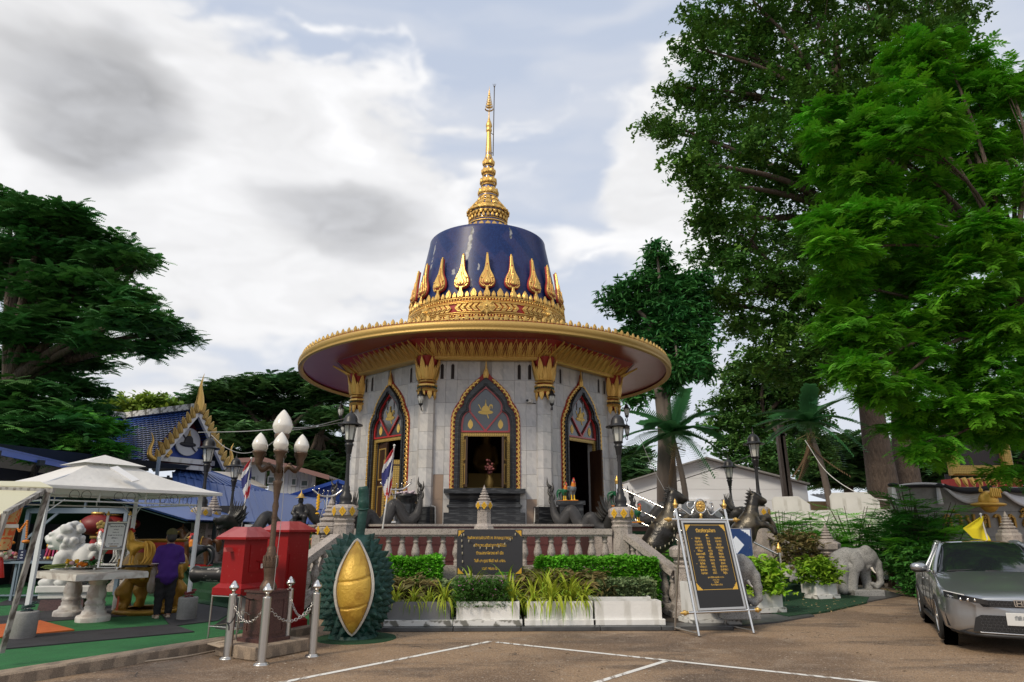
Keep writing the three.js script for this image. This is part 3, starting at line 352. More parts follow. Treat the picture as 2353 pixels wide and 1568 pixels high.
const chv = boxUV(ext([[-0.12,-0.13],[0.03,-0.13],[0.15,0],[0.03,0.13],[-0.12,0.13],[-0.02,0]],0.03,0.014)),chvIn = boxUV(ext([[-0.05,-0.06],[0.03,-0.06],[0.10,0],[0.03,0.06],[-0.05,0.06],[0,0]],0.03,0.012).translate(0,0,0.028)),chvG = mergeGeometries([chv,chvIn]);
for(let s = -3;s<3;s++)for(let i = 1;i<12;i++){const a =(s + i / 12)*PI / 4,dir = i<6?1:-1;if(i === 6)continue;piece('band_leaf',chvG,M.gold,band,new THREE.Matrix4().makeRotationY(a).multiply(M4([0,8.365,2.755],[-0.02,0,dir>0?0:PI],[0.9,0.95,1])));}
const rosPetal = petal(0.12,0.17,0.03),rosette = boxUV(mergeGeometries([...Array.from({length:8},(_,i)=>rosPetal.clone().translate(0,0.10,0).rotateZ(i*PI / 4)),...Array.from({length:8},(_,i)=>rosPetal.clone().scale(0.8,0.75,0.7).translate(0,0.09,0.0).rotateZ((i + 0.5)*PI / 4)),cyl(0.13,0.14,0.06,0,0,0,20).rotateX(PI / 2),cyl(0.08,0.09,0.05,0,0.05,0,20).rotateX(PI / 2),sph(0.05,0,0,0.10)]));
for(let s = -2;s<= 2;s++)piece('rosette',rosette,M.gold,band,new THREE.Matrix4().makeRotationY(s*PI / 4).multiply(M4([0,8.365,2.78],[-0.02,0,0])));
// leaf ornaments standing on the band
const layer =(w,h,t,z)=>{const s = new THREE.Shape();s.moveTo(0,0);s.bezierCurveTo(-w*0.75,0.01*h,-w*0.62,h*0.26,-w*0.30,h*0.47);s.bezierCurveTo(-w*0.16,h*0.58,-w*0.13,h*0.68,-w*0.075,h);s.lineTo(w*0.075,h);s.bezierCurveTo(w*0.13,h*0.68,w*0.16,h*0.58,w*0.30,h*0.47);s.bezierCurveTo(w*0.62,h*0.26,w*0.75,0.01*h,0,0);return ext(s,t,0.012).translate(0,0,z);};
const curl =(x,y,r,s)=>tube([0,1,2,3,4,5].map((i)=>{const a = s*(i*1.0)+(s>0?PI:0);const q = r*(1 - i*0.13);return V(x + q*cos(a),y + q*sin(a),0.075);}),(t)=>0.02*(1 - 0.4*t),6,10);
const bigGold = boxUV(mergeGeometries([layer(0.44,1.20,0.05,0.0),layer(0.32,0.72,0.03,0.05).translate(0,0.07,0),layer(0.20,0.42,0.03,0.085).translate(0,0.10,0),sph(0.05,0,0.17,0.12,1,1.2,0.6),curl(-0.16,0.20,0.05,1),curl(0.16,0.20,0.05,-1),curl(-0.16,0.36,0.04,1),curl(0.16,0.36,0.04,-1),curl(-0.11,0.06,0.05,1),curl(0.11,0.06,0.05,-1),ext([[-0.06,-0.16],[0.06,-0.16],[0.035,0.02],[-0.035,0.02]],0.06,0.01),petal(0.26,0.3,0.04).translate(0,-0.34,0.02),cyl(0.02,0.032,0.05,0,1.2,0.02,6),sph(0.035,0,1.24,0.02,1,0.8,1,8)]));
const groove =(w,h,z,dy)=>layer(w,h,0.004,z).translate(0,dy,0);const bigRed = mergeGeometries([groove(0.375,0.80,0.054,0.045),groove(0.25,0.50,0.085,0.075),layer(0.48,1.23,0.05,-0.055).translate(0,-0.015,0),ext([[-0.12,-0.32],[0.12,-0.32],[0.04,-0.08],[0.05,0.03],[-0.05,0.03],[-0.04,-0.08]],0.05).translate(0,0,-0.03)]);
const midG = boxUV(petal(0.25,0.32,0.04)),smG = boxUV(petal(0.17,0.22,0.035)),lean = -0.135;
for(let i = -6;i<= 6;i++){const a = i*PI / 10,rot =(q)=>new THREE.Matrix4().makeRotationY(q);const o = piece('crown_leaf',bigGold,M.gold,shrine,rot(a).multiply(M4([0,9.05,2.64],[lean,0,0])));piece('leaf_backing',bigRed,M.red,o,new THREE.Matrix4());piece('crown_bud',midG,M.gold,shrine,rot(a + PI / 20).multiply(M4([0,8.72,2.68],[lean,0,0])));for(const q of[PI / 40,3*PI / 40])piece('crown_bud',smG,M.gold,shrine,rot(a + q).multiply(M4([0,8.72,2.68],[lean,0,0])));}
// spire
const sp = new THREE.Group();sp.name = 'spire';shrine.add(sp);
part('spire_body',[lathe([[1.02,11.86],[1.02,11.95],[0.86,12.18],[0.72,12.30],[0.72,12.40],[0.62,12.46],[0.62,12.72],[0.70,12.80],[0.66,12.95],[0.55,13.08],[0.42,13.25],[0.34,13.38],[0.32,13.5],[0.36,13.56],[0.28,13.62],[0.25,13.95],[0.20,14.05],[0.20,14.4],[0.16,14.5],[0.16,14.8],[0.12,14.86],[0.15,15.0],[0.15,15.1],[0.13,15.2],[0.075,16.25],[0.075,16.32]],40)],mat([0.03,0.06,0.22],{roughness:0.3,clearcoat:0.5}),sp);
const rings =(list)=>list.map(([y,r,t])=>lathe([[r*0.8,y - t],[r,y - t*0.8],[r + t*0.5,y],[r,y + t*0.8],[r*0.8,y + t]],40));
part('spire_ring',[...rings([[11.92,1.02,0.05],[12.33,0.75,0.045],[12.47,0.66,0.03],[12.68,0.66,0.03],[12.76,0.70,0.035],[13.03,0.60,0.05],[13.28,0.42,0.04],[13.5,0.345,0.04],[13.58,0.345,0.035],[14.0,0.265,0.035],[14.06,0.25,0.03],[14.42,0.215,0.03],[14.48,0.2,0.025],[14.82,0.165,0.03],[15.12,0.155,0.025]]),lathe([[0.66,12.80],[0.73,12.84],[0.73,12.94],[0.66,12.99]],40),lathe([[0.135,15.18],[0.125,15.3],[0.078,16.27],[0.09,16.3],[0.11,16.34],[0.115,16.40],[0.09,16.45],[0.10,16.5],[0.125,16.56],[0.105,16.66],[0.04,16.86],[0.02,16.95],[0.016,17.35]],24)],M.gold,sp);
const prow =(y,r,nn,w,h,leanA,half = 0)=>{const g = boxUV(petal(w,h,0.03));for(let i = 0;i<nn;i++){const a =(i + half)/ nn*2*PI;if(cos(a)<-0.25)continue;piece('spire_petal',g,M.gold,sp,new THREE.Matrix4().makeRotationY(a).multiply(M4([0,y,r],[leanA,0,0])));}};
prow(11.93,1.03,26,0.23,0.30,-0.55);prow(12.50,0.66,26,0.14,0.16,0.1);{const g = boxUV(petal(0.14,0.13,0.03).rotateZ(PI));for(let i = 0;i<26;i++){const a =(i + 0.5)/ 26*2*PI;if(cos(a)>-0.25)piece('spire_petal',g,M.gold,sp,new THREE.Matrix4().makeRotationY(a).multiply(M4([0,12.76,0.68],[0,0,0])));}}
prow(12.82,0.735,22,0.2,0.12,0.1);prow(13.04,0.60,14,0.27,0.26,-0.55);prow(13.30,0.40,12,0.22,0.2,-0.4);prow(13.60,0.34,9,0.25,0.30,-0.18);prow(13.62,0.33,9,0.22,0.22,0.1,0.5);prow(14.07,0.27,8,0.22,0.28,-0.14);prow(14.08,0.26,8,0.19,0.2,0.12,0.5);prow(14.49,0.215,7,0.2,0.26,-0.1);prow(14.49,0.21,7,0.17,0.19,0.12,0.5);prow(14.86,0.17,7,0.16,0.3,-0.08);prow(14.86,0.17,7,0.15,0.2,0.1,0.5);
const ros2 = rosette.clone().scale(0.42,0.42,0.6);for(const q of[-1.0,1.0,0])if(q)piece('rosette',ros2,M.gold,sp,new THREE.Matrix4().makeRotationY(q).multiply(M4([0,12.86,0.73])));
part('tiered_umbrella',[[17.30,0.165,0.05],[17.42,0.14,0.07],[17.53,0.12,0.06],[17.63,0.10,0.06],[17.73,0.082,0.05],[17.82,0.064,0.05],[17.90,0.046,0.045]].map(([y,r,h])=>lathe([[r,y],[r*0.86,y + h],[r*0.84,y + h],[r*0.98,y]],20)).concat([bar(V(0,16.9,0),V(0,17.96,0),0.014),lathe([[0.03,17.95],[0.045,17.99],[0.02,18.05],[0.03,18.1],[0.012,18.15],[0.002,18.34]],10),...[0,1,2,3].map((i)=>bar(V(0,17.5,0),V(0.16*cos(i*PI / 2 + 0.4),17.31,0.16*sin(i*PI / 2 + 0.4)),0.006,5))]),M.gold,sp);
const rod = at(1136,198,SZ).sub(V(SX,0,SZ)),rb = at(1133,358,SZ).sub(V(SX,0,SZ));
part('lightning_rod',[bar(V(rb.x,rb.y,0),V(rod.x,rod.y,0),0.018),...[-0.06,0,0.06].map((d)=>bar(V(rod.x,rod.y - 0.1,0),V(rod.x + d,rod.y + 0.1,0),0.008,5)),bar(V(rb.x,rb.y + 0.1,0),V(0.1,rb.y + 0.14,0),0.014),bar(V(rb.x,rb.y + 0.9,0),V(0.07,rb.y + 0.98,0),0.014)],mat([0.10,0.08,0.06],{metalness:0.6}),shrine);
// the dim inside: altar, statue, vase of flowers
part('altar',[box(2.2,0.9,1.0,0,YF + 0.45,-1.8),box(1.8,0.5,0.8,0,YF + 1.15,-1.95),box(1.2,0.4,0.7,0,YF + 1.6,-2.0)],M.goldDull,shrine);
part('seated_statue',[skin([[0,YF + 2.05,-1.95,0.42,0.22,0.36],[0,YF + 2.45,-2.0,0.27,0.42,0.22],cap([0,YF + 2.8,-2.0],0.1,[0,YF + 2.95,-1.98],0.09),[0,YF + 3.08,-1.97,0.15,0.19,0.16],cap([0.3,YF + 2.7,-1.95],0.1,[0.38,YF + 2.2,-1.75],0.08),cap([-0.3,YF + 2.7,-1.95],0.1,[-0.38,YF + 2.2,-1.75],0.08),[0,YF + 3.27,-1.97,0.34,0.04,0.34],cap([0,YF + 3.3,-1.97],0.14,[0,YF + 3.75,-1.97],0.01)],0.04)],M.goldDull,shrine);
const fl = new THREE.Group();fl.name = 'flower_vase';shrine.add(fl);part('vase',[lathe([[0.06,2.72],[0.12,2.8],[0.14,2.95],[0.07,3.1],[0.1,3.15]],12,0.12,0,3.45)],M.goldDull,fl);const rf = rng(9);part('blossom',Array.from({length:26},()=>sph(0.045,0.12 + rf.n()*0.09,3.3 + rf.n()*0.17,3.45 + rf.n()*0.07,1,0.8,1,6)),mat([0.30,0.10,0.10]),fl).userData.kind = 'stuff';
}
// ---------- foliage makers ----------
const leafMat =(c,tr = 0.35)=>mat(c,{roughness:0.55,transmission:tr,thickness:0,side:THREE.DoubleSide,specularIntensity:0.18});
function leafGeo(L,W,n = 1,droop = 0.15){
const pos =[],nn = 3,P =(t,s)=>{const w = W*sin(PI*Math.pow(t,0.8))*0.5;return[s*w,-droop*t*t*L + abs(s)*w*0.25,t*L];};
for(let i = 0;i<nn;i++)for(const s of[-1,1]){const a = P(i / nn,0),b = P((i + 1)/ nn,0),c = P((i + 1)/ nn,s),d = P(i / nn,s);pos.push(...a,...b,...c);if(i)pos.push(...a,...c,...d);}
const g = new THREE.BufferGeometry();g.setAttribute('position',new THREE.Float32BufferAttribute(pos,3));g.computeVertexNormals();return fix(g);
}
function whorl(n,L,W,spread,seed,tilt = 0.35){const R = rng(seed),leaf = leafGeo(L,W),gs =[];for(let i = 0;i<n;i++)gs.push(put(leaf,[R.n()*spread*0.5,R.n()*spread*0.4,R.n()*spread*0.5],[0,0,0],R.in(0.75,1.15)).applyMatrix4(new THREE.Matrix4()).applyMatrix4(M4([0,0,0],[R.in(-0.5,1)*tilt,R()*2*PI,R.n()*0.4])));return mergeGeometries(gs);}
function frond(L,pairs,l,w,seed,curve = 0.3){
const R = rng(seed),pos =[],y =(t)=>-curve*t*t*L;for(let i = 0;i<pairs;i++){const t =(i + 0.7)/ pairs,z = t*L,k = l*(0.55 + 0.45*sin(PI*min(1,t*0.9 + 0.1)))*R.in(0.85,1.1);for(const s of[-1,1]){const a =[0,y(t),z - w / 2],b =[0,y(t),z + w / 2],c =[s*k,y(t)- k*0.22,z + w*0.5 + k*0.25],d =[s*k*0.9,y(t)- k*0.22,z - w*0.3 + k*0.25];pos.push(...a,...b,...c,...a,...c,...d);}}
pos.push(-0.006,0,0,0.006,0,0,0,y(1),L);const g = new THREE.BufferGeometry();g.setAttribute('position',new THREE.Float32BufferAttribute(pos,3));g.computeVertexNormals();return fix(g);
}
function spray(n,L,pairs,l,w,seed,curve = 0.3,up = 0.2){const R = rng(seed),gs =[];for(let i = 0;i<n;i++)gs.push(frond(L*R.in(0.7,1.1),pairs,l,w,seed + i,curve).applyMatrix4(M4([R.n()*L*0.1,R.n()*L*0.1,R.n()*L*0.1],[-up*R.in(-0.6,1.4),i / n*2*PI + R.n()*0.5,R.n()*0.3,'YXZ'])));return mergeGeometries(gs);}
function scatter(name,geo,m,parent,list,base = null){
const im = new THREE.InstancedMesh(geo,m,list.length),q = new THREE.Quaternion(),A = new THREE.Matrix4(),c = new THREE.Color();
list.forEach(([p,e,s,k],i)=>{im.setMatrixAt(i,A.compose(p,q.setFromEuler(e),typeof s === 'number'?V(s,s,s):s));im.setColorAt(i,c.setRGB(k[0],k[1],k[2]));});
im.name = parent?name:numbered(name);im.castShadow = im.receiveShadow = true;im.userData.kind = 'stuff';(parent??scene).add(im);return im;
}
// a tree: limbs grown from the fork to the lobes of the crown, leaf sprays packed into clumps on those lobes
function tree(o){
const R = rng(o.seed),t = thing('tree',o.label,'tree',o.base,0,o.group),B = o.base,loc =(p)=>p.clone().sub(B);
const limbs =[],bend =(a,b,k)=>{const m = a.clone().lerp(b,0.5);m.y += k*a.distanceTo(b);m.x += R.n()*0.08*a.distanceTo(b);m.z += R.n()*0.08*a.distanceTo(b);return[a,m,b];};
for(const s of o.stems)part('trunk',[tube(s.map((p)=>loc(p[0])),(u)=>{const x = u*(s.length - 1),i = min(s.length - 2,Math.floor(x));return lerp(s[i][1],s[i + 1][1],x - i);},12,28,true)],o.bark,t);
const inst =[],geoN = o.geos.length,lists = o.geos.map(()=>[]);
for(const lb of o.lobes){
const c = lb.c,fork = o.forks[lb.f??0];
const L1 = bend(fork[0],c,lb.arch??0.06);limbs.push(tube(L1.map(loc),(u)=>lerp(fork[1],fork[1]*0.28,u),7,10));
const n = lb.n??40;
for(let i = 0;i<n;i++){
let d;do{d = V(R.in(-1,1),R.in(-1,1),R.in(-1,1));}while(d.length()>1||d.length()<0.02);
const l = d.length();d.multiplyScalar(Math.pow(R.in(o.hollow??0.35,1),0.6)/ l*(R()<0.12?1.18:1));
const p = V(c.x + d.x*lb.r.x,c.y + d.y*lb.r.y*(d.y<0?(o.flat??1):1),c.z + d.z*lb.r.z);
if(R()<(o.twigs??0.25))limbs.push(tube(bend(L1[1].clone().lerp(c,R.in(0.2,1)),p,0.04).map(loc),(u)=>lerp(fork[1]*0.2,0.012,u),5,5));
const m = o.per??9,cr = o.clump??0.8,tone = R.in(0.75,1.25),warm = R();
for(let j = 0;j<m;j++){
const q = V(p.x + R.n()*cr,p.y + R.n()*cr*(o.clumpFlat??0.45),p.z + R.n()*cr),out = Math.atan2(q.x - c.x,q.z - c.z);
const e = new THREE.Euler(R.n()*(o.tip??0.35),o.outward?out + R.n()*0.7:R()*2*PI,R.n()*0.3,'YXZ');
const k = tone*R.in(0.8,1.2);lists[R()*geoN|0].push([loc(q),e,R.in(0.75,1.25)*(o.scale??1),[k*(0.9 + 0.35*warm),k,k*(0.95 - 0.25*warm)]]);
}
}
}
if(limbs.length)part('limb',limbs,o.bark,t).userData.kind = 'stuff';
o.geos.forEach((g,i)=>lists[i].length&&scatter('crown',g,o.leaf,t,lists[i]));
return t;
}
// a lobe given by where it stands in the photograph: centre and half sizes in its pixels, and its distance
const lobe =(px,py,rx,ry,z,n,rz,f,arch)=>{const c = at(px,py,z),s =(abs(z)*cos(PITCH)+(c.y - EYE)*sin(PITCH))/ F;return{c,r:V(rx*s,ry*s,rz??rx*s*0.8),n,f,arch};};
const barkT =(a,b,s)=>tex(256,512,(u,v)=>{const f = fbm(u*14,v*5,5,5,s),g = fbm(u*5,v*3,1,4,s + 9),r = abs(fbm(u*18 + g*2,v*4,2,4,s + 5)- 0.5)*2;return mix3(a,b,clamp(0.7*f + 0.5*r - 0.1));});
M.bark = mat([1,1,1],{map:rep(barkT([0.11,0.08,0.062],[0.028,0.021,0.017],231),0.7,0.5),roughness:0.9,bumpMap:rep(tex(256,256,(u,v)=>abs(fbm(u*24,v*6,6,5,236)- 0.5)*2,false),0.7,0.5),bumpScale:0.09,tri:true});
M.barkGrey = mat([1,1,1],{map:rep(barkT([0.17,0.14,0.12],[0.07,0.055,0.047],241),0.7,0.5),roughness:0.9,bumpMap:M.bark.bumpMap,bumpScale:0.012,tri:true});
// box hedge: leaves over a twiggy core
function hedge(name,label,category,x0,x1,y0,y1,z0,z1,geo,m,n,seed,rough = 0.04,dark =[0.006,0.018,0.006]){
const R = rng(seed),t = thing(name,label,category,[(x0 + x1)/ 2,y0,(z0 + z1)/ 2]),hx =(x1 - x0)/ 2,hz =(z1 - z0)/ 2,h = y1 - y0,list =[];
part('stem',Array.from({length:26},()=>{const x = R.in(-hx,hx)*0.85,z = R.in(-hz,hz)*0.7;return tube([V(x,0,z),V(x + R.n()*0.06,h*0.4,z),V(x + R.n()*0.16,h*0.85,z + R.n()*0.1)],0.008,5,5);}),M.bark,t).userData.kind = 'stuff';
for(let i = 0;i<n;i++){
const f = R(),deep = R()<0.28;let x = R.in(-hx,hx),y = R.in(0.05,1)*h,z = R.in(-hz,hz);if(!deep){if(f<0.42)y = h;else if(f<0.78)z = hz;else x =(R()<0.5?-1:1)*hx;}
const b = fbm(x*2.2 + 9,(y + z)*2.2 + 9,64,3,seed)- 0.5,k = R.in(0.7,1.25)*(1 + b*0.8);
x += R.n()*rough;y = max(0.02,y + R.n()*rough +(y>h*0.9?b*0.12:0));z += R.n()*rough;
list.push([V(x,y,z),new THREE.Euler(R.n()*0.6,R()*2*PI,R.n()*0.5,'YXZ'),R.in(0.7,1.25),[k*(0.9 + 0.3*R()),k,k*0.9]]);
}
scatter('leaves',geo,m,t,list);return t;
}
// arching grassy leaf blades, each its own strip
function blade(L,W,lean,droop,seg = 6){const pos =[],P =(t,s)=>{const w = W*0.5*(t<0.15?0.6 + t*2.6:1 - Math.pow((t - 0.15)/ 0.85,2.2)),a = lean + droop*t,r = L*(sin(a)*t*0.72),y = L*t*cos(a*0.92);return[s*w,y,r];};for(let i = 0;i<seg;i++)for(const s of[[-1,0],[0,1]]){const a = P(i / seg,s[0]),b = P(i / seg,s[1]),c = P((i + 1)/ seg,s[1]),d = P((i + 1)/ seg,s[0]);a[1]-= s[0]?0:0;pos.push(...a,...b,...c,...a,...c,...d);}const g = new THREE.BufferGeometry();g.setAttribute('position',new THREE.Float32BufferAttribute(pos,3));g.computeVertexNormals();return fix(g);}
// ---------- lettering: the canvas has no Thai face, so the letters are drawn as strokes on a 5 x 10 grid ----------
const GL ={'ก':'00.05.16.27.36.45.40 05.14','ข':'o06 16.13.10.40.47','ค':'00.05.16.27.36.45.40 o13 13.25','ง':'o36 46.40.30.03','จ':'06.17.37.46.40.31 o13 31.13','ฉ':'06.17.37.46.40 o13 13.11 o41','ช':'o06 16.13.10.40.44.36.48','ฎ':'00.05.16.27.36.45.40.4b.1b o10 05.14','ฏ':'00.05.16.27.36.45.40.4b.2a.1b o10 05.14','ญ':'00.06.17.26.20.40.47 o02','ฐ':'06.17.47 36.25.45.40.00.03','ฑ':'o06 16.10.35.46.40','ณ':'o00 00.06.17.26.20.40.47','ด':'10.00.05.16.37.46.40 o23 13.10','ต':'10.00.05.16.25.37.46.40 o23 13.10','ถ':'o01 01.05.16.27.36.45.40 05.14','ท':'o06 16.10 12.36.46.40','ธ':'47.17.06.05.15.45.40.00.03','น':'o06 16.10 11.40.47 o41','บ':'o06 16.10.40.47','ป':'o06 16.10.40.49','ผ':'o16 06.00.23.40.47','ฝ':'o16 06.00.23.40.49','พ':'o06 16.10.25.40.47','ฟ':'o06 16.10.25.40.49','ภ':'o10 10.14.05.16.27.36.45.40','ม':'o06 16.10 o10 11.41.47','ย':'o06 06.04.13.10.40.47','ร':'06.17.27.46 35.40 o30','ล':'06.17.37.46.40 o11 12.24.44','ว':'06.17.37.46.40 o31','ศ':'00.05.16.27.36.45.40 o13 13.25 36.49','ษ':'o06 16.10.40.47 o23 23.54','ส':'06.17.37.46.40 o11 12.24.44 36.49','ห':'o06 16.10 13.35.46.40','อ':'o14 04.00.40.46.37.17.06','ฮ':'o14 04.00.40.46.37.17.06 37.49','ฯ':'o06 16.24.47.41','ะ':'o05 15.27 o01 11.23','า':'06.17.27.36.30','ำ':'o09 06.17.27.36.30','เ':'06.01 o11','แ':'06.01 o11 36.31 o41','โ':'o11 01.06.18.09.39','ใ':'o18 29.09.08.01 o11','ไ':'39.18.09.08.01 o11','ิ':'^08.19.39.48.08','ี':'^08.19.39.48.08 49.48','ึ':'^08.19.39.48.08 o48','ื':'^08.19.39.48.08 39.38','ั':'^o18 28.39.49','่':'^39.38','้':'^o28 38.49','็':'^08.29.48 o28','์':'^o28 38.49','ุ':'^4a.4c o3a','ู':'^2a.2c.4c.4a','๐':'04.26.44.41.20.01.04','๑':'34.23.14.06.27.46.40','๒':'05.00.40.43.33 47.43','๓':'o01 01.05.16.25.36.45.40','๔':'40.06.27.46.42.13','๕':'40.06.27.46.42.13 46.48','๖':'01.20.40.43.03.07','๗':'o13 04.06.17.26.21.40.48','๘':'07.01.20.41.46','๙':'o02 13.05.27.45.40 47.49','.':'00.01','-':'03.43'};
const NARROW ={'ะ':3.4,'า':4.1,'ำ':4.1,'เ':2.3,'ใ':2.6,'ไ':2.6,'โ':2.8,'.':1.6,' ':3.2,'ง':4.6};
const yv =(c)=>({a:-1,b:-2,c:-3})[c]??+c;
function strokes(text){
let x = 0,last = 0;const lines =[],loops =[];
for(const ch of text){
if(ch === ' '){x += 3.2;continue;}let g = GL[ch];if(!g)continue;const up = g[0]=== '^';if(up)g = g.slice(1);else{last = x;x += NARROW[ch]??5.4;}
for(const s of g.split(' ')){if(s[0]=== 'o')loops.push([last + +s[1],yv(s[2])]);else lines.push(s.split('.').map((p)=>[last + +p[0],yv(p[1])]));}
}
return{lines,loops,width:x - 1.2};
}
function thai(ctx,text,x,y,size,align = 'center',weight = 1.0){
const k = size / 7,s = strokes(text),w = s.width*k*0.86,x0 = align === 'center'?x - w / 2:x,X =(a)=>x0 + a*k*0.86,Y =(b)=>y - b*k;
ctx.lineWidth = max(1.1,k*weight);ctx.lineJoin = ctx.lineCap = 'round';
for(const l of s.lines){ctx.beginPath();l.forEach(([a,b],i)=>(i?ctx.lineTo(X(a),Y(b)):ctx.moveTo(X(a),Y(b))));ctx.stroke();}
for(const[a,b]of s.loops){ctx.beginPath();ctx.arc(X(a + 0.25),Y(b),k*0.75,0,2*PI);ctx.stroke();}
}
function canvasTex(w,h,draw){const c = document.createElement('canvas');c.width = w;c.height = h;const x = c.getContext('2d');draw(x,w,h);const t = new THREE.CanvasTexture(c);t.colorSpace = THREE.SRGBColorSpace;t.magFilter = THREE.LinearFilter;return t;}
function kanok(x,px,py,s,a){x.save();x.translate(px,py);x.rotate(a);x.scale(s,s);x.beginPath();x.moveTo(0,0);x.lineTo(1,0);x.bezierCurveTo(0.8,0.1,0.85,0.25,0.62,0.24);x.bezierCurveTo(0.65,0.42,0.48,0.45,0.40,0.40);x.bezierCurveTo(0.45,0.55,0.42,0.68,0.24,0.62);x.bezierCurveTo(0.25,0.85,0.1,0.8,0,1);x.closePath();x.fill();x.globalCompositeOperation = 'destination-out';x.globalCompositeOperation = 'source-over';x.restore();}
const signFace =(w,h,t,o ={})=>{const g = fix(new THREE.PlaneGeometry(w,h)),m = mat([1,1,1],{map:t,roughness:0.25,...o});return[g,m];};
// letters cut from sheet: every stroke a bar with round joints
function cutLetter(ch,k,th,d){const s = strokes(ch),gs =[];for(const l of s.lines){for(let i = 1;i<l.length;i++){const a = V(l[i - 1][0]*k,l[i - 1][1]*k,0),b = V(l[i][0]*k,l[i][1]*k,0),n = a.distanceTo(b);gs.push(box(n,th,d).applyMatrix4(M4(a.clone().lerp(b,0.5),[0,0,Math.atan2(b.y - a.y,b.x - a.x)])));}for(const p of l)gs.push(cyl(th / 2,th / 2,d*0.996,0,-d*0.498,0,14).rotateX(PI / 2).translate(p[0]*k,p[1]*k,0));}for(const[a,b]of s.loops)gs.push(fix(new THREE.TorusGeometry(k*0.62,th*0.36,6,16)).translate((a + 0.2)*k,b*k,0));return{g:mergeGeometries(gs),w:s.width + 1.2};}
// ---------- terrace, stairs, balustrades ----------
const U =(sgn,along,perp)=>V(SX + sgn*Math.SQRT1_2*(along - perp),0,SZ + Math.SQRT1_2*(along + perp));
const FL1 = 0.75,A1 = 7.55,pA = 3.3,pB = -3.9;
{
const tA =(s)=>xz(U(s,A1,pA)),tB =(s)=>xz(U(s,A1,pB)),inA =(s,l,p)=>xz(U(s,l,p));
const oct =[tA(-1),tA(1),inA(1,A1,pA - 0.001),inA(1,6.9,pA - 0.001),inA(1,6.9,pB + 0.001),tB(1),[9.0,-26.6],[3,-31],[-3,-31],[-9.0,-26.6],tB(-1),inA(-1,6.9,pB + 0.001),inA(-1,6.9,pA - 0.001),inA(-1,A1,pA - 0.001)];
struct('terrace',[sheet(oct,FL1,FL1)],M.granite);
struct('terrace_base',[sheet([[-3.2,-15.1],[3.1,-15.1],[3.1,-15.6],[-3.2,-15.6]],0.36,0.36),sheet([[-3.3,-14.9],[3.2,-14.9],[3.2,-15.2],[-3.3,-15.2]],0.14,0.14)],M.granite);
const p2 =[];for(let k = 0;k<8;k++){const a =(k + 0.5)*PI / 4,r = 5.72 / cos(PI / 8);p2.push([SX + r*sin(a),SZ + r*cos(a)]);}
struct('shrine_platform',[sheet(p2,YF - 0.06,YF - 0.06 - FL1 + 0.004)],M.redGranite);
struct('platform_edging',[sheet(p2.map(([x,z])=>[SX +(x - SX)*1.012,SZ +(z - SZ)*1.012]),YF - 0.002,0.055)],M.granite);
struct('platform_plinth',[sheet(p2.map(([x,z])=>[SX +(x - SX)*1.03,SZ +(z - SZ)*1.03]),FL1 + 0.16,0.155)],M.redGranite);
// panels of the red facing, front side
const pl = thing('stone_facing','red granite facing panels below the shrine behind the front balusters','stone facing',[SX,0,SZ]);
const pw = 0.78;for(let i = -3;i<3;i++)for(const[y0,y1]of[[FL1 + 0.18,FL1 + 0.55],[FL1 + 0.56,YF - 0.07]])piece('panel',boxUV(box(pw - 0.008,y1 - y0 - 0.006,0.03)),M.redGranite,pl,M4([(i + 0.5)*pw,(y0 + y1)/ 2,5.725]));
part('moulding',[box(4.72,0.05,0.06,0,FL1 + 0.20,5.735),box(4.72,0.04,0.05,0,YF - 0.16,5.735)],M.redGranite,pl);
for(const s of[-1,1]){
const steps =[],flight =(n,a0,run,y0,rise,p0,p1)=>{for(let i = 0;i<n;i++){const a = a0 - i*run,q =[U(s,a,p0),U(s,a,p1),U(s,5.3,p1),U(s,5.3,p0)];steps.push(...[sheet(s>0?q.map(xz):q.map(xz),y0 +(i + 1)*rise,rise + 0.01)]);}};
flight(5,9.35,0.36,0,FL1 / 5,pA - 0.2,pB + 0.2);
flight(6,6.95,0.29,FL1,(YF - FL1)/ 6,1.55,-1.55);
const m = struct('carpeted_stair',steps,M.turfDark);
struct('stair_cheek',[1.72,-1.72].map((p)=>{const q =[U(s,7.25,p - 0.17),U(s,7.25,p + 0.17),U(s,5.2,p + 0.17),U(s,5.2,p - 0.17)];return sheet(q.map(xz),YF - 0.25,YF - 0.25 - FL1);}),M.granite);
}
}
// stone plinth of dark slabs that carries the planters
{
const z0 = -12.42,t = thing('slab_plinth','low dark slate edging under the white planter boxes','stone edging');
for(let i = 0,x = -2.05;x<3.9;i++){const w =[1.5,1.15,1.35,1.05,1.25][i % 5];piece('slab',boxUV(rbox(w - 0.008,0.07,0.5,0.012)),M.slate??= mat([1,1,1],{map:rep(tex(256,256,(u,v)=>{const n = fbm(u*5,v*5,5,6,251);return mix3([0.030,0.032,0.036],[0.085,0.088,0.092],n);}),1),roughness:0.35,bumpMap:rep(grimeB,1),bumpScale:0.004,tri:true}),t,M4([x + w / 2,0.035,z0 - 0.25]));x += w;}
struct('planting_bed',[sheet([[-2.6,z0 - 0.5],[3.85,z0 - 0.5],[4.0,-14.9],[-3.3,-14.9]],0.05,0.05)],mat([0.03,0.022,0.016],{roughness:0.95}));
const r = thing('stone_paving','dark slate slabs around the elephant and the foot of the right stair','paving');
const slabQ =(pts)=>piece('slab',boxUV(sheet(pts.map(xz),0.028,0.028)),M.slate,r);const g =(a,b)=>gd(a,b);
slabQ([g(1555,1450),g(1560,1422),g(1850,1412),g(1872,1418),g(1790,1432),g(1700,1441)]);slabQ([g(1930,1398),g(1900,1362),g(2020,1355),g(2076,1370)]);
}
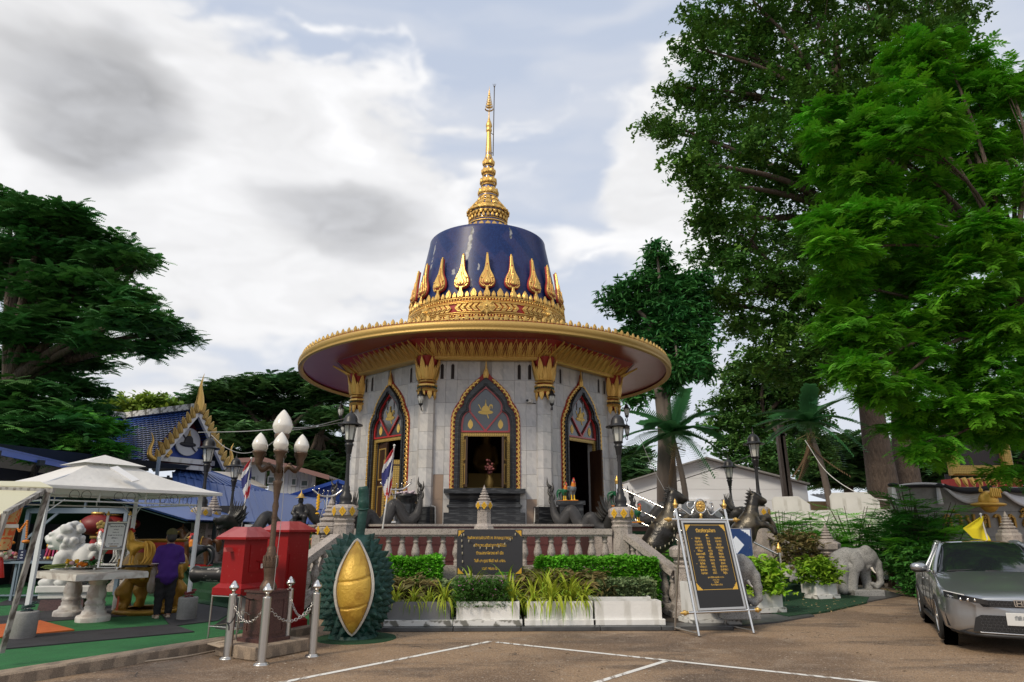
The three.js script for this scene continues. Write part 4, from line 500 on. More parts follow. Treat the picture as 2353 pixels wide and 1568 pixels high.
struct('turf_apron',[sheet([gd(1720,1395),gd(1770,1412),gd(1813,1421),gd(1905,1408),gd(1992,1388),gd(1998,1376),gd(1900,1366),gd(1790,1362)].map(xz),0.036,0.034)],M.turfDark);
// turned granite pieces
const balusterG = boxUV(mergeGeometries([lathe([[0.062,0],[0.062,0.05],[0.052,0.055],[0.062,0.085],[0.058,0.11],[0.045,0.12],[0.055,0.16],[0.088,0.22],[0.092,0.27],[0.075,0.35],[0.050,0.43],[0.045,0.46],[0.062,0.475],[0.066,0.495],[0.050,0.51],[0.056,0.55],[0.066,0.57],[0.066,0.60]],10)]));
const postG =(sc,capH)=>{const p =[[0.46,0],[0.46,0.16],[0.42,0.18],[0.40,0.30],[0.34,0.36],[0.30,0.44],[0.285,1.02],[0.30,1.06],[0.26,1.10],[0.30,1.16],[0.27,1.20],[0.31,1.24],[0.365,1.27],[0.375,1.42],[0.34,1.46],[0.25,1.50]];return p.map(([r,y])=>[r*sc,y*capH / 1.5]);};
const finialPts =(s,y)=>[[0.25,0],[0.24,0.05],[0.15,0.08],[0.2,0.11],[0.19,0.14],[0.12,0.17],[0.16,0.2],[0.15,0.225],[0.09,0.25],[0.125,0.275],[0.12,0.30],[0.065,0.325],[0.09,0.35],[0.085,0.37],[0.05,0.39],[0.062,0.41],[0.02,0.5],[0,0.56]].map(([r,h])=>[r*s,y + h*s]);
M.tagYellow = mat([1,1,1],{map:canvasTex(64,64,(x)=>{x.fillStyle = '#d8a91c';x.fillRect(0,0,64,64);x.strokeStyle = '#8a6510';x.lineWidth = 4;x.strokeRect(14,14,36,36);x.beginPath();x.arc(32,32,11,0,7);x.stroke();}),roughness:0.6});
const tagG = fix(new THREE.BoxGeometry(0.13,0.13,0.004)).rotateZ(PI / 4).scale(0.85,1.15,1);
function stonePost(name,label,p,o ={}){
const t = thing(name,label,'stone post',p,0,o.group),s = o.s??1,h = o.h??1.5;
part('post_body',[poly8(postG(s,h))],M.granite,t);if(o.finial !== false)part('finial',[poly8([...finialPts(o.fs??s,h - 0.01)])],M.granite,t);
for(const a of[-PI / 4,0,PI / 4]){if(!o.tags)break;piece('paper_tag',tagG,M.tagYellow,t,M4([0.352*s*sin(a),h*0.9,0.352*s*cos(a)],[0,a,0],o.ts??1));}
return t;
}
function balustrade(label,a,b,o ={}){
const t = thing('balustrade',label,'balustrade',a,0,o.group),d = b.clone().sub(a),L = d.length(),flat = V(d.x,0,d.z),y0 = o.y0??0.0,base = o.base??0.2,top = o.top??0.94,rh = 0.17;
const P =(u,y)=>d.clone().multiplyScalar(u).add(V(0,y,0));
part('handrail',[sbar(P(0,top - rh*0.4),P(1,top - rh*0.4),0.30,rh*0.72),sbar(P(0,top - rh*0.88),P(1,top - rh*0.88),0.22,rh*0.25)],M.granite,t);
part('base_rail',[sbar(P(0,base / 2 + y0),P(1,base / 2 + y0),0.26,base)],M.granite,t);
const n = o.n??Math.round(L / 0.335),h = top - rh - base - y0;for(let i = 0;i<n;i++){const u =(i + 0.5)/ n,p = P(u,base + y0 - 0.005);piece('baluster',balusterG,M.granite,t,M4(p,[0,0,0],[1,h / 0.6 + 0.02,1]));}
return t;
}
const railGroup = undefined;
const cA =(s,y = FL1)=>U(s,A1,pA).setY(y),cB =(s,y = FL1)=>U(s,A1,pB).setY(y),fA =(s)=>U(s,9.25,pA + 0.28).setY(0),fB =(s)=>U(s,9.25,pB - 0.28).setY(0);
{
const l = cA(-1),r = cA(1),dx = 0.24;
balustrade('long grey granite balustrade across the front of the shrine behind the plaque',V(l.x + dx,FL1 - 0.10,l.z),V(r.x - dx,FL1 - 0.10,r.z),{n:19,base:0.28,top:1.04});
stonePost('stone_post','short granite finial post at the middle of the front balustrade',V(SX,FL1 + 0.86,l.z - 0.02),{s:0.54,h:0.62,fs:0.72,tags:true,ts:0.8});
for(const[s,w]of[[-1,'left'],[1,'right']]){
const at1 = cA(s),f = fA(s),dir = f.clone().sub(at1).setY(0).normalize(),f2 = f.clone().addScaledVector(dir,-0.3),a2 = at1.clone().addScaledVector(dir,0.2);
balustrade(s<0?'sloping granite stair rail descending behind the green durian':'sloping granite stair rail descending behind the right clipped hedge',a2.setY(FL1 - 0.12),f2.setY(-0.06),{n:6,base:0.16,top:0.96});
const b1 = cB(s),fb = fB(s),bd = fb.clone().sub(b1).setY(0).normalize(),fb2 = fb.clone().addScaledVector(bd,-0.3),b2 = b1.clone().addScaledVector(bd,0.2);
balustrade(s<0?'sloping granite stair rail behind the gold rooster and marble table':'sloping granite stair rail descending to the grey stone elephant',b2.setY(FL1 - 0.10),fb2.setY(-0.05),{n:6,base:0.16,top:0.96});
const c1 = V(s*8.95,FL1,-26.4),cd = c1.clone().sub(b1);balustrade(s<0?'grey granite balustrade in front of the long blue awning':'grey granite balustrade at the far right edge of the terrace',b1.clone().addScaledVector(cd,0.04).setY(FL1 - 0.1),c1.clone().addScaledVector(cd,-0.02).setY(FL1 - 0.1),{n:16,base:0.28,top:1.04});
stonePost('stone_post',s<0?'octagonal stone post at the stair foot, mostly hidden by the red boxes and durian':'octagonal stone post at the stair foot behind the black sign',f,{s:0.94,h:1.36,fs:0.72});
stonePost('stone_post',s<0?'octagonal stone post at the stair foot behind the framed notice and rooster':'octagonal stone post with ringed finial rising behind the stone elephant',fb,{s:0.94,h:1.36,fs:0.9});
}
}
// lamp posts on their pedestals
M.lampGlass = mat([0.75,0.76,0.72],{roughness:0.25,transmission:0.35,thickness:0});
M.iron = mat([0.013,0.013,0.015],{roughness:0.42});
function streetLamp(label,p,H,s = 1){
const t = thing('street_lamp',label,'street lamp',p,0);const hg = 0.36*s,y = H - hg;
part('pole',[lathe([[0.15,0],[0.15,0.05],[0.12,0.07],[0.14,0.12],[0.13,0.2],[0.085,0.26],[0.09,0.30],[0.075,0.33],[0.08,0.38],[0.055,0.42],[0.046,0.6],[0.038,y - 0.45],[0.055,y - 0.42],[0.04,y - 0.38],[0.06,y - 0.36],[0.045,y - 0.32],[0.06,y - 0.30],[0.085,y - 0.14],[0.10,y - 0.12],[0.10,y - 0.09],[0.075,y - 0.06],[0.11,y - 0.03],[0.11,y]].map(([r,h])=>[r*s,h]),14)],M.iron,t);
part('lantern_glass',[lathe([[0.095,y + 0.005],[0.145,H - 0.02]].map(([r,h])=>[r*s,h]),6,0,0,0,true)],M.lampGlass,t);
part('lantern_bar',Array.from({length:6},(_,i)=>{const a = i*PI / 3;return bar(V(0.098*s*sin(a),y,0.098*s*cos(a)),V(0.15*s*sin(a),H,0.15*s*cos(a)),0.010,5);}),M.iron,t);
part('bulb',[sph(0.035*s,0,y + 0.14*s,0,1,1.6,1,8),cyl(0.02,0.02,0.1,0,y,0,8)],mat([0.6,0.58,0.5],{roughness:0.4}),t);
part('hat',[lathe([[0.20,H - 0.015],[0.285,H - 0.025],[0.29,H],[0.20,H + 0.03],[0.165,H + 0.06],[0.16,H + 0.13],[0.13,H + 0.20],[0.075,H + 0.26],[0.03,H + 0.275],[0.035,H + 0.30],[0.012,H + 0.33],[0.016,H + 0.36],[0.003,H + 0.47]].map(([r,h])=>[r*s,H +(h - H)*s]),20)],M.iron,t);
return t;
}
{
}
{
const ped =(c,yb,sc,label)=>stonePost('lamp_pedestal',label,c,{s:0.78*sc,h:yb - c.y,finial:false,tags:true});
const la = cA(-1),ra = cA(1),lb = cB(-1),rb2 = cB(1);
const Y =(px,py,z)=>at(px,py,z).y;
for(const[c,px,pyB,pyH,l1,l2]of[[la,803,1160,976,'black street lamp left of the front balustrade, over the durian stem','granite lamp pedestal with yellow tag beside the durian stem'],[ra,1440,1166,980,'black street lamp right of the front balustrade before the right doorway','granite lamp pedestal with two yellow tags right of the front balustrade'],
[lb,450,1166,1030,'black street lamp in front of the blue tiled gable','granite lamp pedestal below the blue tiled gable'],[rb2,1767,1165,1020,'tall black street lamp to the right of the second rearing horse','granite lamp pedestal with dark tablet near the second horse']]){const yb = Y(px,pyB,c.z);ped(c,yb,1,l2);streetLamp(l1,c.clone().setY(yb - 0.005),Y(px,pyH,c.z)- yb,c === la||c === ra?0.95:1.08);}
const l2 = at(528,1195,-23.2),r2 = at(1683,1180,-24.4);
for(const[c,px,pyH,l,pl]of[[l2,532,1072,'black street lamp in front of the grey timber house','granite lamp pedestal behind the left dragon head'],[r2,1674,1074,'black street lamp standing between the two rearing horses','granite lamp pedestal behind the two horses']]){const yb = c.y;ped(V(c.x,FL1,c.z),yb,1,pl);streetLamp(l,V(c.x,yb - 0.005,c.z),Y(px,pyH,c.z)- yb,1);}
// ringed posts along the left balustrade
const p1 = lb.clone().lerp(V(-8.95,FL1,-26.4),0.22),p2 = lb.clone().lerp(V(-8.95,FL1,-26.4),0.40);stonePost('stone_post','ringed granite finial post between the two left street lamps',V(p1.x,FL1,p1.z),{s:0.62,h:1.5,fs:0.95,tags:true});
stonePost('stone_post','stained ringed granite post behind the five-globe lamp pole',U(-1,7.0,1.9).setY(FL1),{s:0.9,h:1.0,fs:1.25,tags:true});
}
// ---------- planters, hedges and plants before the terrace ----------
M.soil = mat([0.03,0.022,0.016],{roughness:1});
M.greyPaint = mat([1,1,1],{map:rep(tex(512,512,(u,v)=>{const n = fbm(u*6,v*6,6,6,301),s = sstep(0.62,0.66,fbm(u*5,v*9,5,6,311));return mix3([0.20,0.205,0.215].map((c)=>c*(0.75 + 0.4*n)),[0.62,0.62,0.62],s);}),0.9),roughness:0.7,tri:true});
M.mossy = mat([1,1,1],{map:rep(tex(512,512,(u,v)=>{const s = sstep(0.48,0.62,fbm(u*7,v*7,7,6,321));return mix3([0.66,0.66,0.65],[0.10,0.095,0.075],s*0.85);}),1.1),roughness:0.85,tri:true});
function planter(label,p,turn,w,m = M.white,trayM = M.white,h = 0.30,d = 0.36,group){
const t = thing('planter',label,'planter',p,turn,group),th = 0.025;
part('trough',[box(w,h,th,0,0.09 + h / 2,d / 2 - th / 2),box(w,h,th,0,0.09 + h / 2,-d / 2 + th / 2),box(th,h,d - 2*th,-w / 2 + th / 2,0.09 + h / 2,0),box(th,h,d - 2*th,w / 2 - th / 2,0.09 + h / 2,0),box(w - 2*th,0.02,d - 2*th,0,0.10,0)],m,t);
part('tray',[rbox(w + 0.10,0.10,d + 0.10,0.012,0,0.05,0)],trayM,t);part('soil',[box(w - 2*th,0.02,d - 2*th,0,h + 0.05,0)],M.soil,t);return t;
}
M.spider = leafMat([1,1,1],0.3);M.spider.vertexColors = true;M.spider.roughness = 0.5;
function stripe(g,a,b){const p = g.attributes.position,c = new Float32Array(p.count*3);for(let i = 0;i<p.count;i++){const k = abs(p.getX(i))>0.006?a:b;c.set(k,i*3);}g.setAttribute('color',new THREE.BufferAttribute(c,3));return g;}
const blades =[[0.52,0.030,0.15,1.3],[0.50,0.034,0.35,1.7],[0.44,0.030,0.6,1.7],[0.56,0.028,0.08,0.9]].map((a)=>stripe(blade(...a),[0.62,0.60,0.07],[0.20,0.36,0.035]));
function grassPlant(label,p,n,s,seed,group = 'yellow-striped grassy plants in the planters'){
const R = rng(seed),t = thing('spider_plant',label,'plant',p,0,group);const gs =[];
for(let i = 0;i<n;i++){const m = new THREE.Matrix4().makeRotationY(R()*2*PI).multiply(M4([R.n()*0.02,0,R.in(0.0,0.04)],[R.in(-0.25,0.12),0,0],s*R.in(0.65,1.25)));piece('leaf',blades[R()*4|0],M.spider,t,m);}
return t;
}
const PZ = -12.78;
const pl =[[887,1035,M.greyPaint,M.mossy,'grey painted planter with flaking white patches beside the durian'],[1047,1195,M.white,M.mossy,'white planter with mossy tray holding fine pink-flowered shrub'],[1211,1364,M.white,M.white,'white planter full of the largest yellow-striped grass'],[1367,1523,M.white,M.white,'white planter nearly empty with two spiky seedlings, at the right end']].map(([a,b,m,tm,l])=>{const L = at(a,1425,PZ + 0.18),Rr = at(b,1425,PZ + 0.18);planter(l,V((L.x + Rr.x)/ 2,0.07,PZ),0,Rr.x - L.x - 0.02,m,tm);return[(L.x + Rr.x)/ 2,Rr.x - L.x];});
planter('white planter in the back row, its rim showing above the right end planter',V(pl[3][0]- 0.03,0.07,PZ - 0.55),0,1.12,M.white,M.white,0.32,0.34);
planter('white planter in the back row behind the pink-flowered shrub',V(pl[1][0]+ 0.02,0.07,PZ - 0.5),0,1.06,M.white,M.white,0.32,0.3);planter('white planter in the back row behind the largest striped grass',V(pl[2][0]+ 0.02,0.07,PZ - 0.5),0,1.06,M.white,M.white,0.32,0.3);
{
const R = rng(41);let k = 0;const nth =['first','second','third','fourth'];const G =(x,z,n,s,l)=>grassPlant(l,V(x,0.40,z),n,s,100 + k++);
[[-0.42,46,0.82],[-0.12,52,0.92],[0.16,40,0.8],[0.42,60,1.05]].forEach(([d,n,s],i)=>G(pl[0][0]+ d,PZ + R.n()*0.04,n,s,nth[i]+ ' yellow-striped grass from the durian in the grey flaking planter'));
G(pl[1][0]+ 0.42,PZ,56,1.1,'yellow-striped grass at the right end of the pink-flowered planter');
[[-0.3,66,1.3],[0.36,66,1.35]].forEach(([d,n,s],i)=>G(pl[1][0]+ d,PZ - 0.5,n,s,(i?'right':'left')+ ' of two tall striped grasses behind the pink-flowered shrub'));
[[-0.45,56,1.02],[-0.12,74,1.2],[0.18,76,1.2],[0.44,60,1.05]].forEach(([d,n,s],i)=>G(pl[2][0]+ d,PZ,n,s,nth[i]+ ' striped grass from the left in the third planter from the durian'));
[[-0.2,66,1.35],[0.35,56,1.1]].forEach(([d,n,s],i)=>G(pl[2][0]+ d,PZ - 0.5,n,s,(i?'right':'left')+ ' of two striped grasses in the back row of the third planter'));
for(const d of[-0.42,0.42]){const t = thing('seedling',d<0?'spiky seedling at the left end of the near-empty white planter':'spiky seedling at the right end of the near-empty white planter','plant',V(pl[3][0]+ d,0.36,PZ));for(let i = 0;i<12;i++)piece('leaf',blades[2],M.spider,t,new THREE.Matrix4().makeRotationY(i*2.4).multiply(M4([0,0,0],[R.in(-0.3,0.4),0,0],0.35)));}
}
const L ={hedge:leafMat([0.13,0.44,0.03]),variegated:leafMat([0.20,0.29,0.15]),croton:leafMat([0.19,0.17,0.075]),fine:leafMat([0.075,0.20,0.04]),shrub:leafMat([0.14,0.34,0.03])};
const hedgeLeaf = whorl(5,0.062,0.034,0.03,3,0.7),longLeaf = whorl(6,0.17,0.04,0.04,5,0.6),fineLeaf = whorl(7,0.035,0.012,0.035,7,0.7);
{
const X =(px,z)=>at(px,1300,z).x,z = -14.55;
hedge('clipped_hedge','clipped bright green box hedge between durian and plaque','hedge',X(893,z),X(1010,z),0.15,1.08,z - 0.35,z + 0.3,hedgeLeaf,L.hedge,3600,51,0.035);
hedge('clipped_hedge','long clipped bright green hedge to the right of the plaque','hedge',X(1238,z),X(1500,z),0.12,1.08,z - 0.35,z + 0.35,hedgeLeaf,L.hedge,7200,52,0.04);
hedge('low_hedge','low dark hedge of grey variegated leaves under the long clipped hedge','hedge',X(1372,-13.6),X(1495,-13.6),0.06,0.68,-14.0,-13.45,hedgeLeaf,L.variegated,3200,53,0.04);
hedge('low_hedge','low grey variegated hedge below the plaque','hedge',X(985,-13.8),X(1150,-13.8),0.06,0.62,-14.1,-13.6,hedgeLeaf,L.variegated,2600,54,0.06);
hedge('croton_shrub','bronze and green croton shrub below the left clipped hedge','shrub',X(888,-13.55),X(1000,-13.55),0.06,0.66,-13.9,-13.35,longLeaf,L.croton,620,55,0.09);
hedge('croton_shrub','bronze and green croton shrub between plaque and low variegated hedge','shrub',X(1195,-13.7),X(1395,-13.7),0.06,0.74,-14.1,-13.5,longLeaf,L.croton,1000,56,0.10);
hedge('flowering_shrub','fine-leaved shrub with tiny pink flowers in the second planter','shrub',pl[1][0]- 0.52,pl[1][0]+ 0.28,0.36,0.74,PZ - 0.16,PZ + 0.16,fineLeaf,L.fine,2600,57,0.09);
const R = rng(58),f = thing('flowers','tiny pink flowers sprinkled over the fine-leaved planter shrub','flowers',V(pl[1][0]- 0.12,0.36,PZ));f.userData.kind = 'stuff';scatter('petal',sph(0.012,0,0,0,1,1,1,5),mat([0.5,0.2,0.4]),f,Array.from({length:120},()=>[V(R.in(-0.42,0.42),R.in(0.2,0.44),R.in(-0.16,0.22)),new THREE.Euler(),R.in(0.7,1.2),[1,1,1]]));
}
function fernPlant(label,p,h,n,seed,o ={}){
const R = rng(seed),t = thing('feathery_shrub',label,'shrub',p,0,o.group),list =[],stems =[];
for(let i = 0;i<n;i++){const a = R()*2*PI,l = h*R.in(0.55,1.05),r =(o.spread??0.35)*h*R.in(0.2,1),top = V(r*sin(a),l,r*cos(a));stems.push(tube([V(R.n()*0.05*h,0,R.n()*0.05*h),V(top.x*0.35,l*0.55,top.z*0.35),top],(u)=>lerp(0.02,0.006,u)*(o.stem??1),5,6));const m = o.per??9;for(let j = 0;j<m;j++){const u = lerp(0.35,1,(j + 0.5)/ m),q = V(top.x*(0.35*u + 0.65*u*u),l*u,top.z*(0.35*u + 0.65*u*u)),k = R.in(0.7,1.35);list.push([q,new THREE.Euler(R.in(-0.6,0.25),a + R.n()*1.8,R.n()*0.2,'YXZ'),(o.scale??1)*R.in(0.7,1.2),[k*(0.9 + 0.4*R()),k,k*0.8]]);}}
part('stem',stems,M.bark,t);scatter('leaves',o.geo??fernSpray,o.leaf??L.fern,t,list);return t;
}
L.fern = leafMat([0.14,0.45,0.05],0.45);L.fernDark = leafMat([0.06,0.25,0.045],0.4);
const fernSpray =(()=>{const gs =[];for(let i = 0;i<5;i++)for(const s of[-1,1])gs.push(frond(0.2,9,0.032,0.016,i*2 + s + 5,0.2).applyMatrix4(M4([0,-0.02*i*i*0.3,0.06 + i*0.075],[0,s*(1.15 - i*0.1),0])));gs.push(frond(0.22,9,0.03,0.016,40,0.2).translate(0,-0.1,0.4));return mergeGeometries(gs);})();
fernPlant('single feathery green seedling growing up in front of the black plaque',at(1172,1372,-13.3).setY(0.06),0.92,3,61,{spread:0.35,per:4,scale:0.9});
// ---------- plaque ----------
const goldInk = '#c39a2e';
{
const z = -13.75,l = at(1049,1322,z),r = at(1201,1322,z),top = at(1125,1217,z).y,w = r.x - l.x,h = top - l.y,t = thing('memorial_plaque','black stone memorial plaque with gold writing in front of the balustrade','plaque',V((l.x + r.x)/ 2,0.05,z));
part('stone_panel',[rbox(w,h,0.05,0.006,0,l.y - 0.05 + h / 2,0)],mat([0.032,0.033,0.037],{roughness:0.28}),t);
const T = canvasTex(1024,716,(x,W,H)=>{x.fillStyle = '#2f3035';x.fillRect(0,0,W,H);x.fillStyle = x.strokeStyle = goldInk;['สมเด็จพระบรมโอรสาธิราช สยามมกุฎราชกุมาร','เสด็จมาทรงเป็นประธานในพิธีเปิด','ป้ายและยกฉัตรทองคำ เมื่อ','วันที่ ๒๑ กุมภาพันธ์ พ.ศ. ๒๕๓๖','เวลา ๑๗.๓๓ น.'].forEach((s,i)=>thai(x,s,W / 2,150 + i*122,i?36:34));for(const[a,b,r]of[[14,14,0],[W - 14,14,PI / 2],[W - 14,H - 14,PI],[14,H - 14,-PI / 2]])kanok(x,a,b,100,r);});
const[g,m]= signFace(w - 0.01,h - 0.01,T);part('inscription',[g.translate(0,l.y - 0.05 + h / 2,0.0275)],m,t);
for(const d of[-0.38,0.42])part('leg',[rbox(0.13,l.y - 0.02,0.13,0.01,d,(l.y - 0.05)/ 2 + 0.01,-0.02)],M.granite,t);
}
// ---------- A-frame sign ----------
{
const fl = gd(1607,1465),fr = gd(1733,1458),ux = fr.clone().sub(fl).setY(0),W = ux.length(),turn = Math.atan2(-ux.z,ux.x),c = fl.clone().lerp(fr,0.5),t = thing('easel_sign','black signboard with gold verses on a chrome A-frame','sign',V(c.x,0,c.z),turn);
const lean = 0.245,Ht = 2.02,wb = W / 2,wt = W / 2*0.96,P =(u,y)=>V(u*lerp(wb,wt,y / Ht),y,-y*Math.tan(lean)),k = Ht;
part('front_leg',[bar(P(-1,0.02),P(-1,Ht),0.024,10)],M.chrome,t);part('front_leg',[bar(P(1,0.02),P(1,Ht),0.024,10)],M.chrome,t);
const yl = 0.36,yu = 1.83;for(const y of[yl,yu]){const a = P(-1,y),b = P(1,y);part('crossbar',[bar(a.clone().add(V(-0.13,0,0)),b.clone().add(V(0.13,0,0)),0.022,10)],M.chrome,t);for(const[q,s]of[[a,-1],[b,1]])part('knob',[lathe([[0.02,0],[0.03,0.01],[0.02,0.03],[0.04,0.045],[0.045,0.07],[0.02,0.10],[0.026,0.115],[0.004,0.15]],12).rotateZ(-s*PI / 2).translate(q.x + s*0.12,y,q.z)],M.gold,t);}
for(const s of[-1,1])part('finial',[lathe([[0.02,0],[0.035,0.01],[0.022,0.03],[0.042,0.05],[0.045,0.08],[0.018,0.11],[0.025,0.125],[0.004,0.17]],12).translate(P(s,Ht).x,Ht - 0.005,P(s,Ht).z)],M.gold,t);
for(const s of[-1,1])part('rear_leg',[bar(V(s*wb*0.97,0.02,-0.75),P(s*0.97,1.6).add(V(0,0,-0.03)),0.018,8),bar(V(s*wb*0.97,0.05,-0.75),P(s,0.05),0.018,8)],M.steel,t);part('rear_bar',[bar(V(-wb*0.95,0.05,-0.75),V(wb*0.95,0.05,-0.75),0.016,8)],M.steel,t);
const tilt = M4([0,(yl + yu)/ 2,-(yl + yu)/ 2*Math.tan(lean)+ 0.01],[-lean,0,0]),bh =(yu - yl)/ cos(lean)- 0.05,bw = wb*1.96 - 0.10;
part('board',[box(bw - 0.02,bh - 0.02,0.02)].map((g)=>g.applyMatrix4(tilt)),mat([0.018,0.018,0.018],{roughness:0.4}),t);
part('board_frame',[ext(ringShape([[-bw / 2,-bh / 2],[bw / 2,-bh / 2],[bw / 2,bh / 2],[-bw / 2,bh / 2]],[[-bw / 2 + 0.035,-bh / 2 + 0.035],[bw / 2 - 0.035,-bh / 2 + 0.035],[bw / 2 - 0.035,bh / 2 - 0.035],[-bw / 2 + 0.035,bh / 2 - 0.035]]),0.03).translate(0,0,-0.008).applyMatrix4(tilt)],M.steel,t);
const T = canvasTex(780,1200,(x,w,h)=>{
x.fillStyle = '#1c1b1b';x.fillRect(0,0,w,h);x.strokeStyle = x.fillStyle = '#d2a63a';x.lineWidth = 7;const b = 960;x.beginPath();x.moveTo(130,24);x.lineTo(w - 130,24);x.moveTo(24,130);x.lineTo(24,b - 110);x.moveTo(w - 24,130);x.lineTo(w - 24,b - 110);x.moveTo(130,b);x.lineTo(w - 130,b);x.stroke();
for(const[a,c2,r]of[[18,18,0],[w - 18,18,PI / 2],[w - 18,b + 6,PI],[18,b + 6,-PI / 2]])kanok(x,a,c2,112,r);
thai(x,'น้ำพระทัยพระเจ้าตาก',w / 2,132,40,'center',1.1);kanok(x,w / 2,156,46,0.6);
[['อันตัวพ่อ','ชื่อว่า','พระเจ้าตาก'],['ทนทุกข์ยาก','กู้ชาติ','พระศาสนา'],['ถวายแผ่นดิน','ให้เป็น','พุทธบูชา'],['แด่พระศาสดา','สมณะ','พระพุทธโคดม'],['ให้ยืนยง','คงถ้วน','ห้าพันปี'],['สมณะพราหมณ์ชี','ปฏิบัติ','ให้พอสม'],['เจริญสมถะ','วิปัสสนา','พ่อชื่นชม'],['ถวายบังคม','รอยบาท','พระศาสดา'],['คิดถึงพ่อ','พ่ออยู่','คู่กับเจ้า'],['ชาติของเรา','คงอยู่','คู่พระศาสนา'],['พุทธศาสนา','อยู่ยง','คู่องค์กษัตรา'],['พระศาสดา','ฝากไว้','ให้คู่กัน']].forEach((r,i)=>{const y = 236 + i*46;thai(x,r[0],210,y,24);thai(x,r[1],400,y,24);thai(x,r[2],590,y,24);if(i % 4 === 0){x.fillRect(98,y - 16,10,10);}});
thai(x,'เพลา ทำพิธีเปิด พระตำหนัก ๑๐.๑๕ น.',w / 2 + 10,800,18);thai(x,'๒๑ พ.ย. ๒๕๒๑',w / 2,836,18);thai(x,'วันอาทิตย์',w / 2,870,18);thai(x,'ขึ้น ๑๕ ค่ำเดือน ๑๒ ปีขาล',w / 2,904,18);
});
const[g,m]= signFace(bw - 0.09,bh - 0.09,T,{roughness:0.4});part('lettering',[g.translate(0,0,0.0115).applyMatrix4(tilt)],m,t);
const y = Ht - 0.02,z0 = P(0,y).z,S =(pts)=>tube(pts.map(([a,b])=>V(a,y + b,z0)),0.013,6,26),sp =[];
for(const s of[-1,1])sp.push(S([[s*0.13,0.02],[s*0.2,-0.09],[s*0.33,-0.02],[s*0.45,0.03],[s*0.53,-0.05],[s*0.52,-0.18],[s*0.45,-0.20],[s*0.43,-0.14],[s*0.47,-0.13]]),S([[s*0.10,0.10],[s*0.19,0.02],[s*0.26,0.05],[s*0.25,0.12],[s*0.20,0.11]]));
part('scrollwork',[...sp,fix(new THREE.TorusGeometry(0.12,0.013,8,28)).translate(0,y + 0.06,z0)],M.chrome,t);
part('medallion',[cyl(0.095,0.095,0.015,0,0,0,24).rotateX(PI / 2).translate(0,y + 0.06,z0),...Array.from({length:8},(_,i)=>sph(0.03,0.055*sin(i*PI / 4),y + 0.06 + 0.055*cos(i*PI / 4),z0 + 0.014,1,1,0.4,8)),sph(0.03,0,y + 0.06,z0 + 0.018,1,1,0.6)],M.gold,t);
part('drop',[lathe([[0.004,-0.12],[0.03,-0.08],[0.02,-0.05],[0.034,-0.03],[0.012,0]],10).translate(0,y - 0.06,z0)],M.gold,t);
}
